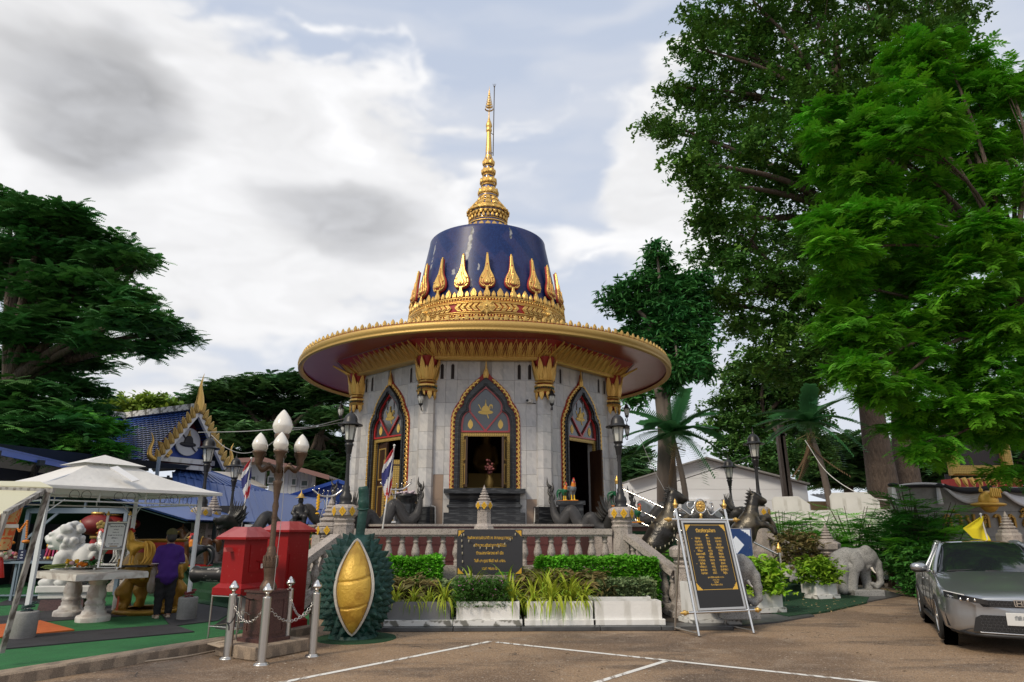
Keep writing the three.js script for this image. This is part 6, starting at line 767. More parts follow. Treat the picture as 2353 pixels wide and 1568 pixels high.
{
const gold ={body:M.goldStatue,leg:M.goldStatue,comb:M.combRed,beak:M.goldStatue},silv ={body:M.silver,leg:M.silver,comb:M.combRed,beak:M.beakY};
const g = onTop(302,1307.5);rooster('golden rooster statue with red comb on the marble table',V(g.x,TH + 0.06,g.z),-PI / 2 - 0.12,0.60,gold,{base:M.iron,feathers:6});
const s = onTop(232,1300);rooster('silver rooster statue with red comb behind the framed notice',V(s.x,TH + 0.03,s.z),-PI / 2 - 0.1,0.62,silv,{base:M.silver,feathers:6});
const q = onTop(222,1305);rooster('tiny painted rooster figurine on the marble table left of the notice',V(q.x - 0.05,TH + 0.05,q.z + 0.03),-PI / 2,0.14,{body:M.plumeBlack,hackle:M.plumeOrange,leg:M.legY,comb:M.combRed,beak:M.beakY},{feathers:3,base:M.iron});
// offerings
const f = onTop(168,1309),R = rng(81),t = thing('flower_tray','tray of marigolds and greenery on the left end of the marble table','flower offering',V(f.x,TH,f.z),0.1);
part('tray',[lathe([[0,0.01],[0.32,0.01],[0.36,0.03],[0.35,0.015],[0,0.0]],24).scale(1,1,0.55)],M.chrome,t);
const fl =(n,c,x0,x1,r,y,nm)=>part(nm,Array.from({length:n},()=>sph(r*R.in(0.8,1.2),R.in(x0,x1),y + R.in(0,0.05),R.in(-0.06,0.12),1,0.8,1,9)),mat(c,{roughness:0.8,bumpMap:fineB,bumpScale:0.01,tri:true}),t);
fl(9,[0.75,0.42,0.02],-0.12,0.08,0.035,0.12,'yellow_marigold');fl(12,[0.72,0.20,0.01],0.06,0.24,0.038,0.06,'orange_marigold');fl(3,[0.55,0.35,0.38],-0.04,0.06,0.04,0.09,'lotus_bud');fl(2,[0.2,0.01,0.02],0.28,0.36,0.03,0.16,'red_rose');fl(16,[0.6,0.55,0.42],-0.1,0.3,0.016,0.035,'jasmine');
part('stalk',Array.from({length:14},()=>{const y = R.in(0.03,0.09);return bar(V(-0.45 + R.n()*0.06,y - 0.02,R.in(-0.03,0.1)),V(0.02 + R.n()*0.1,y + 0.03,R.in(-0.06,0.1)),0.008,5);}),mat([0.16,0.22,0.05],{roughness:0.6}),t);
scatter('leaf',whorl(4,0.14,0.045,0.05,9,0.5),L.fernDark,t,Array.from({length:16},()=>[V(R.in(0.2,0.42),R.in(0.06,0.15),R.in(-0.05,0.1)),new THREE.Euler(R.n()*0.4,R()*6,0),R.in(0.7,1.1),[1,1,1]]));
solo('folder',[box(0.42,0.02,0.26,onTop(208,1308).x,TH + 0.02,onTop(208,1308).z,0.1)],mat([0.3,0.27,0.22],{roughness:0.4}),'thin tray with papers on the marble table beside the notice','tray');
}
// stone guardian lion
{
const z = -15.0,b = gd(182,1352,0.62),t = thing('stone_lion','white stone guardian lion with curled mane behind the marble table','statue',V(at(170,1300,z).x,PLAT,z),-PI / 2 + 0.12);
M.whiteStone = mat([1,1,1],{map:rep(tex(256,256,(u,v)=>{const n = fbm(u*6,v*6,6,5,421);return[0.60,0.61,0.61].map((c)=>c*(0.75 + 0.35*n));}),1),roughness:0.6,tri:true});
const y0 = 0.45,R = rng(91),curls =[];for(let i = 0;i<70;i++){const a = R.in(-2.4,2.4),e = R.in(-0.9,1.15),d = V(sin(a)*cos(e),sin(e),-cos(a)*cos(e));if(d.z>0.25)continue;curls.push([0.27*d.x,y0 + 0.93 + 0.30*d.y,0.20 + 0.27*d.z,0.062,0.062,0.062]);}for(let i = 0;i<22;i++)curls.push([R.in(-0.2,0.2),y0 + R.in(0.25,0.8),-0.36 + R.in(-0.06,0.04),0.06,0.06,0.06]);
part('body',[skin([[0,y0 + 0.42,-0.18,0.27,0.40,0.27],[0,y0 + 0.55,0.10,0.26,0.32,0.22],[0,y0 + 0.93,0.24,0.25,0.27,0.25],[0,y0 + 0.88,0.46,0.17,0.10,0.14],[0,y0 + 0.93,0.56,0.11,0.07,0.07],[0,y0 + 0.75,0.42,0.14,0.06,0.13],[0,y0 + 1.02,0.40,0.20,0.08,0.10],...[-1,1].flatMap((s)=>[...chain([[s*0.2,y0 + 0.55,0.16,0.15],[s*0.22,y0 + 0.30,0.22,0.11],[s*0.2,y0 + 0.08,0.30,0.10]]),[s*0.2,y0 + 0.07,0.38,0.11,0.09,0.15],...chain([[s*0.24,y0 + 0.25,-0.22,0.19],[s*0.26,y0 + 0.14,0.0,0.12]]),[s*0.26,y0 + 0.07,0.06,0.10,0.08,0.15],[s*0.23,y0 + 1.10,0.20,0.05,0.09,0.07],[s*0.10,y0 + 1.0,0.49,0.05,0.045,0.05]]),...curls,[0,y0 + 0.62,-0.42,0.09,0.20,0.09]],0.018,0.008)],M.whiteStone,t);
part('plinth',[rbox(0.72,0.14,1.0,0.03,0,y0 - 0.05,0),rbox(0.62,0.12,0.9,0.02,0,y0 - 0.17,0)],M.whiteStone,t);part('pedestal',[poly8([[0.44,0],[0.40,0.26],[0,0.26]],4).scale(1,1,1.35)],M.brownGranite,t);
}
M.urnGold = M.goldPaint.clone();M.urnGold.color.setRGB(0.62,0.56,0.5);M.urnGold.userData.tri = true;
// gilded incense urn
{
const c = V(at(357,1300,-14.4).x,PLAT,-14.4),t = thing('incense_urn','large gilded incense urn on lion-faced legs beside the person','urn',c),Y =(py)=>at(357,py,-14.4 + 0.3).y - PLAT,yt = Y(1240),yn = Y(1272),yb = Y(1352);
part('bowl',[lathe([[0,yb],[0.25,yb + 0.01],[0.45,yb + 0.12],[0.58,lerp(yb,yn,0.5)],[0.60,lerp(yb,yn,0.68)],[0.54,lerp(yb,yn,0.9)],[0.48,yn],[0.47,yn + 0.02]],36)],M.urnGold,t);part('neck_band',[lathe([[0.475,yn + 0.02],[0.475,yt - 0.05]],36)],M.combRed,t);part('rim',[lathe([[0.47,yt - 0.06],[0.52,yt - 0.03],[0.53,yt],[0.45,yt],[0.44,yt - 0.15],[0,yt - 0.15]],36)],M.urnGold,t);part('ash',[lathe([[0,yt - 0.10],[0.44,yt - 0.12]],20)],mat([0.18,0.16,0.14],{roughness:1}),t);
for(const a of[-0.9,0.9,2.3,-2.3])part('leg',[skin([...chain([[0.42*sin(a),yb + 0.12,0.42*cos(a),0.10],[0.50*sin(a),yb - 0.08,0.50*cos(a),0.13],[0.44*sin(a),0.24,0.44*cos(a),0.07],[0.47*sin(a),0.12,0.47*cos(a),0.07]]),[0.52*sin(a),0.11,0.52*cos(a),0.09,0.06,0.09],[0.58*sin(a),yb - 0.04,0.58*cos(a),0.05,0.05,0.05]],0.025,0.025)],M.urnGold,t);
for(const s of[-1.2,1.2,0])part('relief',[skin([[0.57*sin(s),lerp(yb,yn,0.55),0.57*cos(s),0.10,0.14,0.08],cap([0.59*sin(s)- 0.06,lerp(yb,yn,0.8),0.58*cos(s)],0.03,[0.61*sin(s)+ 0.05,lerp(yb,yn,0.3),0.58*cos(s)],0.05)],0.02,0.02)],M.urnGold,t);
part('base_ring',[lathe([[0.40,0],[0.66,0],[0.62,0.08],[0.60,0.085],[0.42,0.085]],36)],M.urnGold,t);
part('ribbon',[tube([V(-0.42,yb,0.42),V(-0.40,yb - 0.35,0.46),V(-0.42,yb - 0.62,0.45)],0.02,5,8,true,0.4)],mat([0.55,0.09,0.03]),t);
}
// the person
{
const p = gd(371,1421,PLAT),t = thing('person','person in purple polo shirt, black trousers and olive cap holding a plastic bag','person',V(p.x,PLAT,p.z),PI + 0.62);
const skinM = mat([0.27,0.15,0.10],{roughness:0.55}),S = 0.985;
const hand =(x,y,z,s)=>[[x,y,z,0.036,0.02,0.045],...[0,1,2,3].flatMap((i)=>chain([[x + s*(i - 1.5)*0.019,y - 0.004,z + 0.035,0.0092],[x + s*(i - 1.5)*0.021,y - 0.012,z + 0.065 - 0.004*abs(i - 1.3),0.0086],[x + s*(i - 1.5)*0.020,y - 0.034,z + 0.078 - 0.006*abs(i - 1.3),0.0075]])),...chain([[x - s*0.034,y,z - 0.01,0.012],[x - s*0.05,y - 0.004,z + 0.025,0.010],[x - s*0.046,y - 0.014,z + 0.05,0.0085]])];
const head =[0.0,1.40,0.05];
part('body',[skin([...chain([[0,0.80,0,0.11],[0,1.0,0.0,0.115],[0,1.15,0.01,0.12],[0,1.22,0.01,0.08]]),...chain([[0,1.22,0.01,0.055],[0,1.32,0.03,0.05]]),...[-1,1].flatMap((s)=>[...chain([[s*0.08,0.80,0,0.095],[s*0.085,0.43,0.02,0.06],[s*0.09,0.09,0,0.04]]),cap([s*0.09,0.05,-0.02],0.04,[s*0.10,0.03,0.13],0.03),...chain([[s*0.155,1.19,0,0.055],[s*0.215,0.97,0.0,0.042],[s*(s>0?0.20:0.12),0.915,0.24,0.028]])])],0.02,0.02),skin([[0,1.42,0.045,0.075,0.105,0.09],[0,1.355,0.085,0.048,0.05,0.045],[0,1.395,0.136,0.013,0.022,0.018],[0.076,1.40,0.03,0.012,0.03,0.02],[-0.076,1.40,0.03,0.012,0.03,0.02],[0,1.35,0.122,0.026,0.010,0.010],[0.03,1.425,0.122,0.014,0.008,0.008],[-0.03,1.425,0.122,0.014,0.008,0.008],cap([0,1.28,0.02],0.05,[0,1.36,0.035],0.05)],0.009,0.012),skin(hand(0.20,0.91,0.27,-1),0.006,0.005),skin(hand(0.11,0.91,0.27,1),0.006,0.005)],skinM,t);
const cloth =(c,s)=>mat(c,{roughness:0.85,bumpMap:rep(grimeB,5),bumpScale:0.006,tri:true});
part('shirt',[skin([...chain([[0,0.72,0,0.165],[0,0.88,-0.005,0.158],[0,1.08,0.0,0.150],[0,1.17,0.005,0.135]]),cap([0.13,1.19,0],0.07,[-0.13,1.19,0],0.07),...[-1,1].map((s)=>cap([s*0.165,1.17,0],0.072,[s*0.215,0.99,0.0],0.066)),[0,0.72,0,0.19,0.06,0.165]],0.018,0.018,(x,y,z)=>0.006*sin(y*34 + x*18)*sin(x*22 + z*15))],cloth([0.045,0.008,0.16]),t);
part('sleeve_trim',[-1,1].map((s)=>fix(new THREE.TorusGeometry(0.064,0.006,6,20)).applyMatrix4(M4([s*0.221,0.945,0.0],[PI / 2,0,s*0.25]))).concat([fix(new THREE.TorusGeometry(0.062,0.009,6,20)).applyMatrix4(M4([0,1.258,0.012],[PI / 2 - 0.2,0,0]))]),mat([0.55,0.5,0.62]),t);
part('trousers',[skin([[0,0.72,0,0.165,0.12,0.135],...[-1,1].flatMap((s)=>chain([[s*0.085,0.70,0,0.105],[s*0.09,0.42,0.015,0.078],[s*0.092,0.10,-0.005,0.062]]))],0.018,0.016,(x,y)=>0.004*sin(y*50 + x*20))],cloth([0.008,0.008,0.010]),t);
part('hair',[skin([[0,1.425,0.005,0.088,0.085,0.085],[0,1.37,-0.03,0.07,0.055,0.05]],0.012,0.012)],mat([0.012,0.010,0.010],{roughness:0.5}),t);
const cap1 = mat([0.075,0.07,0.025],{roughness:0.9});part('cap',[lathe([[0.103,0],[0.104,0.03],[0.09,0.075],[0.05,0.105],[0,0.112]],24).scale(0.92,1,1.06).translate(0,1.455,0.03),ext([[-0.075,0],[0.075,0],[0.065,0.06],[0.03,0.09],[-0.03,0.09],[-0.065,0.06]],0.008).rotateX(PI / 2 + 0.12).translate(0,1.468,0.12),sph(0.01,0,1.566,0.03)],cap1,t);
for(const s of[-1,1])part('slipper',[skin([cap([s*0.09,0.022,-0.05],0.036,[s*0.10,0.022,0.12],0.042)],0.012,0.01)],mat([0.42,0.34,0.26],{roughness:0.8}),t);
const bag = solo('plastic_bag',[skin([...chain([[0,0,0,0.03],[0,-0.12,0,0.05],[0.01,-0.3,0,0.075],[0,-0.42,0,0.07]]),[0,-0.36,0.01,0.09,0.10,0.06]],0.016,0.016,(x,y,z)=>0.007*sin(x*90 + y*30)*sin(y*40 + z*70))],mat([0.5,0.42,0.38],{roughness:0.25,transmission:0.45,thickness:0}),'translucent plastic bag hanging from the hand of the person in purple','bag');
const hd = V(0.16,0.89,0.33).applyEuler(new THREE.Euler(0,PI + 0.62,0)).add(V(p.x,PLAT,p.z));bag.position.copy(hd);
}
// black cannon on its mount
{
const c = gd(535,1447,PLAT),t = thing('cannon','black iron cannon on a dark flared mount beside the green steps','cannon',V(c.x,PLAT,c.z - 0.45),-0.25),y = 0.80;
part('barrel',[lathe([[0.001,0],[0.08,0.0],[0.13,0.05],[0.15,0.2],[0.155,0.5],[0.14,0.55],[0.13,0.9],[0.115,1.35],[0.11,1.5],[0.135,1.56],[0.145,1.60],[0.12,1.64],[0.06,1.645],[0.055,1.5],[0.001,1.5]],24).rotateZ(PI / 2).translate(0.6,y,0)],mat([1,1,1],{map:rep(tex(256,256,(u,v)=>mix3([0.012,0.012,0.014],[0.30,0.29,0.28],sstep(0.66,0.74,fbm(u*7,v*7,7,5,431)))),2),roughness:0.45,tri:true}),t);
part('mount',[lathe([[0.52,0],[0.5,0.05],[0.34,0.16],[0.26,0.3],[0.23,0.5],[0.26,0.66],[0.2,y - 0.1],[0,y - 0.1]],20,0.1,0,0),box(0.5,0.2,0.08,0.1,y - 0.05,0.17),box(0.5,0.2,0.08,0.1,y - 0.05,-0.17)],M.iron,t);
}
// ---------- left background: market shed, blue roofs, gabled hall, timber house ----------
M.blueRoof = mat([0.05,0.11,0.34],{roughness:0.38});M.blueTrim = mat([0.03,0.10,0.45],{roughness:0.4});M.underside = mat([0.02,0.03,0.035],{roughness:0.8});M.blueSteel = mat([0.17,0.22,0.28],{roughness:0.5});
function corrugated(a,b,c,d,pitch = 0.24,amp = 0.022,th = 0.02){
const L = a.distanceTo(b),n = max(2,Math.round(L / pitch)),N = b.clone().sub(a).cross(d.clone().sub(a)).normalize(),gs =[];const P =(u,v,h)=>a.clone().lerp(b,u).lerp(d.clone().lerp(c,u),v).addScaledVector(N,h);
for(let i = 0;i<n;i++){const us =[0,0.62,0.72,0.9,1].map((k)=>(i + k)/ n),hs =[0,0,amp,amp,0];for(let k = 0;k<4;k++)gs.push(quad(P(us[k],0,hs[k]),P(us[k + 1],0,hs[k + 1]),P(us[k + 1],1,hs[k + 1]),P(us[k],1,hs[k])));}
gs.push(quad(P(1,0,-th),P(0,0,-th),P(0,1,-th),P(1,1,-th)),quad(P(0,0,-th),P(1,0,-th),P(1,0,0),P(0,0,0)));return mergeGeometries(gs);
}
const post =(p,q,w = 0.09)=>sbar(p,q,w,w);
// big dark canopy at the upper left edge
{
const a = at(-80,1016,-15.5),b = aty(196,1078,a.y),t = thing('canopy_roof','wide blue-edged canopy roof with a black underside at the left edge','canopy',V(a.x,0,a.z)),L =(p)=>p.clone().sub(V(a.x,0,a.z)),back = V(-5,1.1,-13);
part('roof_sheet',[slab(L(b).add(V(0,0.02,0)),L(b).add(back).add(V(4,0,0)),L(a).add(back),L(a).add(V(0,0.02,0)),0.04)],M.underside,t);part('fascia',[slab(L(a).add(V(0,-0.13,0.02)),L(b).add(V(0,-0.10,0.02)),L(b).add(V(0,0.14,0.02)),L(a).add(V(0,0.10,0.02)),0.04)],M.blueTrim,t);
for(const u of[0.15,0.5,0.85])part('rafter',[sbar(L(a).lerp(L(b),u).add(V(0,-0.12,-0.1)),L(a).lerp(L(b),u).add(back).add(V(1,-0.12,0)),0.08,0.14)],M.underside,t);part('post',[post(V(0.5,0,-8),V(0.5,a.y + 0.5,-8)),post(L(b).setY(0).add(V(-1,0,-8)),L(b).add(V(-1,0.4,-8)))],M.blueSteel,t);
}
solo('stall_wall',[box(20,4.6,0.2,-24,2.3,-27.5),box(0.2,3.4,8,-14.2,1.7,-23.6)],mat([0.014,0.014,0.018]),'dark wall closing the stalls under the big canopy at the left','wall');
// gabled market shed: frame, tables, goods
const zs = -18.2;
{
const rp = at(205,1127,zs),er = at(440,1196,zs),hw = er.x - rp.x,t = thing('market_shed','open market shed with blue corrugated gable roof and grey steel frame','market stall',V(rp.x,PLAT,zs)),ry = rp.y - PLAT,ey = er.y - PLAT,D = -5;
part('roof_sheet',[corrugated(V(hw,ey,D),V(hw,ey,0.3),V(0,ry,0.3),V(0,ry,D),0.22)],M.blueRoof,t);part('roof_sheet',[corrugated(V(-hw,ey,0.3),V(-hw,ey,D),V(0,ry,D),V(0,ry,0.3),0.22)],M.blueRoof,t);
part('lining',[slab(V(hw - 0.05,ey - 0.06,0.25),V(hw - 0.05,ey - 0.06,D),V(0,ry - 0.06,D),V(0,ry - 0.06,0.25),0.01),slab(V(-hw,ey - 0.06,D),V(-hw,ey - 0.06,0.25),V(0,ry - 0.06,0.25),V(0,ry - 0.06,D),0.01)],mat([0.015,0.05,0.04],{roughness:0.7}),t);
const X =(px)=>at(px,1200,zs).x - rp.x,yb = at(190,1174,zs).y - PLAT;part('beam',[sbar(V(X(60),yb,0),V(X(292),yb,0),0.08,0.13)],M.blueSteel,t);
for(const px of[62,288])part('post',[post(V(X(px),0,0),V(X(px),yb +(px>100?0.15:0.05),0))],M.blueSteel,t);for(const px of[380,425])part('post',[post(V(X(px),0,-2),V(X(px),ey + 0.1,-2))],M.underside,t);
for(const[a,b]of[[62,130],[288,232]])part('brace',[sbar(V(X(a),yb - 0.75,0.01),V(X(b),yb - 0.06,0.01),0.05,0.06)],M.blueSteel,t);part('king_post',[post(V(X(190),yb,0),V(X(190),ry - 0.3,0),0.05)],M.blueSteel,t);
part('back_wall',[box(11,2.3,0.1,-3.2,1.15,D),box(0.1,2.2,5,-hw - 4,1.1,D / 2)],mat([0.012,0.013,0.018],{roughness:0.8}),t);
}
{
const zt = -17.0,Y0 = at(100,1285,zt).y,x0 = at(-120,1285,zt).x,x1 = at(150,1285,zt).x,t = thing('stall_table','long grey stall table carrying offerings behind the gazebo','table',V((x0 + x1)/ 2,PLAT,zt)),w = x1 - x0,h = Y0 - PLAT - 0.06;
part('table_top',[box(w,0.05,0.8,0,h,0)],M.blueSteel,t);for(const x of[-w / 2 + 0.1,-w / 6,w / 6,w / 2 - 0.1])part('leg',[post(V(x,0,0.3),V(x,h,0.3),0.05)],M.blueSteel,t);part('lower_rail',[sbar(V(-w / 2,0.12,0.3),V(w / 2,0.12,0.3),0.03,0.03)],M.blueSteel,t);
const y = Y0 - 0.03,sgn =(label,pxa,pxb,pya,lines)=>{const A = at(pxa,pya,zt + 0.25),B = at(pxb,pya,zt + 0.25),ww = B.x - A.x,hh = A.y - y,s = thing('price_sign',label,'sign',V((A.x + B.x)/ 2,y,zt + 0.25));part('board',[box(ww,hh,0.02,0,hh / 2,0)],mat([0.01,0.016,0.06],{roughness:0.5}),s);const T = canvasTex(256,192,(x)=>{x.fillStyle = '#141c3c';x.fillRect(0,0,256,192);x.strokeStyle = '#d8dbe6';lines.forEach((l,i)=>thai(x,l,128,50 + i*52,22));});const[g,m]= signFace(ww*0.96,hh*0.96,T);part('lettering',[g.translate(0,hh / 2,0.012)],m,s);};
sgn('small dark blue sign on the stall table behind the grey pole',43,61,1264,['ดอกไม้','ธูปเทียน','พวงมาลัย']);sgn('wide dark blue price sign on the stall table left of the red garlands',77,104,1263,['ชุดละ','ธูป ๒๐ บาท','เทียน ๑ บาท']);
const R = rng(95);[[8,0.1,'plate of fruit and leaves at the left end of the stall table',[[0.4,0.2,0.12],[0.5,0.4,0.08],[0.06,0.12,0.03]]],[24,0.08,'plate of pink and white blossoms on the stall table',[[0.4,0.08,0.15],[0.55,0.5,0.4],[0.3,0.1,0.06]]]].forEach(([px,s,l,cs])=>{const q = at(px,1285,zt + 0.2),p = thing('offering_plate',l,'offering',V(q.x,y,zt + 0.2));part('plate',[lathe([[0,0],[0.2,0],[0.26,0.03],[0,0.01]],20)],M.silver,p);cs.forEach((c,i)=>{const m = mat(c,{roughness:0.6});for(let j = 0;j<8;j++)part(['fruit','blossom','bud'][i],[sph(0.05,R.n()*0.12,0.07 + R()*0.1,R.n()*0.1,1,0.85,1,8)],m,p);});});
// red garlands on their rack
const g = at(121,1285,zt + 0.1),gt = thing('garland_rack','rack of red and pink garlands standing on the stall table','garland rack',V(g.x,y,zt + 0.1));part('rack',[bar(V(0,0,0),V(0,0.60,0),0.02),cyl(0.25,0.28,0.03)],M.iron,gt);
for(let tier = 0;tier<2;tier++)for(let i = 0;i<14;i++){const a = i / 14*2*PI,r0 = 0.09 + tier*0.03,r1 = 0.14 + 0.05*tier,y0 = 0.66 - tier*0.27,y1 = y0 - 0.30,c =[[0.42,0.03,0.05],[0.45,0.05,0.16],[0.5,0.10,0.12]][i % 3];part('garland',[tube([V(r0*sin(a),y0,r0*cos(a)),V(r1*0.8*sin(a),(y0 + y1)/ 2,r1*0.8*cos(a)),V(r1*sin(a),y1,r1*cos(a))],0.02,6,8)],mat(c,{roughness:0.7}),gt);part('garland_end',[sph(0.03,r1*sin(a),y1 - 0.03,r1*cos(a),1,1.3,1,7)],mat([[0.7,0.35,0.03],[0.6,0.56,0.45]][i % 2],{roughness:0.8}),gt);}
}
// hanging things in the shed
function lantern(label,px,py,z,r){const c = at(px,py,z),t = thing('paper_lantern',label,'lantern',V(c.x,c.y,z));part('shade',[lathe(Array.from({length:13},(_,i)=>{const a = i / 12*PI - PI / 2;return[max(0.25*r,r*cos(a)*1.05),r*0.72*sin(a)];}),24)],mat([0.16,0.010,0.010],{roughness:0.5}),t);part('ring',[lathe([[0.28*r,0.68*r],[0.42*r,0.7*r],[0.42*r,0.85*r],[0.28*r,0.86*r]],20),lathe([[0.2*r,-0.9*r],[0.3*r,-0.88*r],[0.3*r,-0.7*r],[0.2*r,-0.7*r]],20)],M.gold,t);for(const a of[-0.75,0.75])part('flower_print',[0,1,2,3,4].map((i)=>sph(0.15*r,0,0,0,1,1,0.25,8).translate(0.16*r*sin(i*1.257),0.16*r*cos(i*1.257),r*1.03).rotateY(a)),M.goldDull,t);part('tassel',[lathe([[0.19*r,-0.9*r],[0.5*r,-2.1*r],[0.001,-2.1*r]],14)],M.combRed,t);part('cord',[bar(V(0,0.85*r,0),V(0,1.7*r,0),0.006,5)],M.iron,t);}
lantern('large red paper lantern with gold flowers hanging behind the silver rooster',221,1207,-17.8,0.36);lantern('red paper lantern half hidden behind the framed notice',262,1207,-18.4,0.33);lantern('small red lantern with tassel behind the back gazebo post',302,1205,-18.6,0.2);
{
const z = -17.6,R = rng(97),t = thing('marigold_garland','orange marigold garlands hung in an M shape in the dark stall','garland',at(44,1200,z)),o = at(44,1200,z);
const P =[[26,1243],[33,1200],[44,1222],[62,1198],[60,1240]].map(([x,y])=>at(x,y,z).sub(o));for(let i = 0;i<4;i++){const a = P[i],b = P[i + 1],n = Math.round(a.distanceTo(b)/ 0.04);part('strand',Array.from({length:n},(_,k)=>sph(0.03,...a.clone().lerp(b,k / n).toArray(),1,0.75,1,7)),M.plumeOrange,t).userData.kind = 'stuff';}part('blossom',[P[0],P[4]].map((p)=>sph(0.09,p.x,p.y - 0.05,p.z,1,0.5,1,10)),M.plumeOrange,t);
}
// nearer stall at the left edge: grey poles, yellowed awning, patterned hanging banner
{
const z = -8.6,f = at(3,1500,-8.9),A = at(100,1128,z),t = thing('awning_stall','yellowed translucent awning on grey steel poles at the left edge','awning',V(f.x,0.1,-8.9)),L =(p)=>p.clone().sub(V(f.x,0.1,-8.9)),worn = mat([1,1,1],{map:rep(tex(256,256,(u,v)=>mix3([0.30,0.295,0.28],[0.09,0.08,0.07],sstep(0.45,0.65,fbm(u*12,v*4,4,5,441)))),2),roughness:0.55,tri:true});
const yel = mat([0.62,0.60,0.42],{roughness:0.6,transmission:0.3,thickness:0,side:THREE.DoubleSide});const B = at(-60,1123,z),C = at(12,1181,-7.6),D = at(-70,1190,-7.6),up = V(0,0.22,-0.05);
part('pole',[sbar(L(f),L(at(108,1130,z)),0.05,0.05)],worn,t);part('pole',[sbar(L(C),L(C).add(V(-0.3,-2.1,0)),0.05,0.05)],worn,t);part('frame_rail',[sbar(L(A).add(V(0.12,0,0)),L(B),0.05,0.05),sbar(L(A),L(C),0.05,0.05)],worn,t);
part('awning_sheet',[slab(L(D),L(C),L(A),L(B),0.012)],yel,t);part('awning_sheet',[slab(L(B).add(V(0,0.04,0)),L(A).add(V(0.1,0.04,0)),L(at(92,1107,z - 0.3)),L(at(-60,1105,z - 0.3)),0.012)],yel,t);
const b = at(22,1164,-8.3),h = thing('hanging_banner','orange patterned hanging banner with beads and red tassel at the left edge','banner',b);M.banner = mat([1,1,1],{map:rep(tex(128,128,(u,v)=>mix3([0.50,0.085,0.02],[0.45,0.30,0.12],sstep(0.45,0.56,fbm(u*14,v*14,14,3,447)))),3),roughness:0.8,tri:true});
part('drum',[lathe([[0.13,0],[0.10,-0.26],[0.085,-0.48]],20)],M.banner,h);part('lace',[lathe([[0.118,-0.20],[0.122,-0.24]],20)],mat([0.7,0.68,0.62]),h);part('bead',Array.from({length:10},(_,i)=>sph(0.026,0.08*sin(i*0.63),-0.5 - 0.03*(i % 3),0.08*cos(i*0.63),1,1,1,7)),mat([0.5,0.44,0.38]),h).userData.kind = 'stuff';part('tassel',[lathe([[0.03,-0.56],[0.075,-0.78],[0.001,-0.78]],12)],M.combRed,h);
}
// awning with the hanging blue fascia
{
const z = -25.5,l = at(400,1146,z),r = at(775,1155,z - 1.2),t = thing('blue_awning','long blue metal awning with a curved hanging edge behind the left balustrade','awning',V(l.x,0,z)),L =(p)=>p.clone().sub(V(l.x,0,z)),d = L(r),hl = at(395,1084,z - 6),hr = at(648,1140,z - 9.5),h2 = at(505,1089,z - 6.5);
part('roof_sheet',[corrugated(L(l),d.clone().multiplyScalar(0.62),L(at(600,1128,z - 8)),L(hl),0.3,0.03)],M.blueRoof,t);part('roof_sheet',[corrugated(d.clone().multiplyScalar(0.62),d,L(at(770,1148,z - 9)),L(at(600,1128,z - 8)),0.3,0.03)],M.blueRoof,t);part('upper_roof',[corrugated(L(at(395,1090,z - 5)),L(at(655,1142,z - 8.5)),L(at(500,1088,z - 9)),L(at(420,1062,z - 8)),0.3,0.03)],M.blueRoof,t);
const n = 24,drop = 0.50,u0 = 0.2,M1 = mat([0.015,0.07,0.33],{roughness:0.45});for(let i = 0;i<n;i++){const a = d.clone().multiplyScalar(lerp(u0,1,i / n)),b = d.clone().multiplyScalar(lerp(u0,1,(i + 0.93)/ n));const col =[0,1,2,3,4].map((k)=>{const q = k / 4;return V(0,-drop*q,0.18*sin(q*PI*0.5));});piece('fascia_panel',mergeGeometries([0,1,2,3].map((k)=>quad(a.clone().add(col[k + 1]),b.clone().add(col[k + 1]),b.clone().add(col[k]),a.clone().add(col[k])))),i % 2?M1:M.blueTrim,t);}
part('fascia',[slab(V(-2,-0.24,0),d.clone().multiplyScalar(0.2).add(V(0,-0.24,0)),d.clone().multiplyScalar(0.2),V(-2,0,0),0.03)],M.blueTrim,t);for(const u of[0.02,0.3,0.55,0.8,0.98])part('post',[post(d.clone().multiplyScalar(u).setY(-l.y).add(V(0,0,-0.4)),d.clone().multiplyScalar(u).add(V(0,-0.05,-0.4)),0.12)],M.underside,t);
part('back_wall',[box(10,2.6,0.1,4.4,-l.y + 1.3,-5.5)],mat([0.03,0.02,0.014],{roughness:0.8}),t);
}
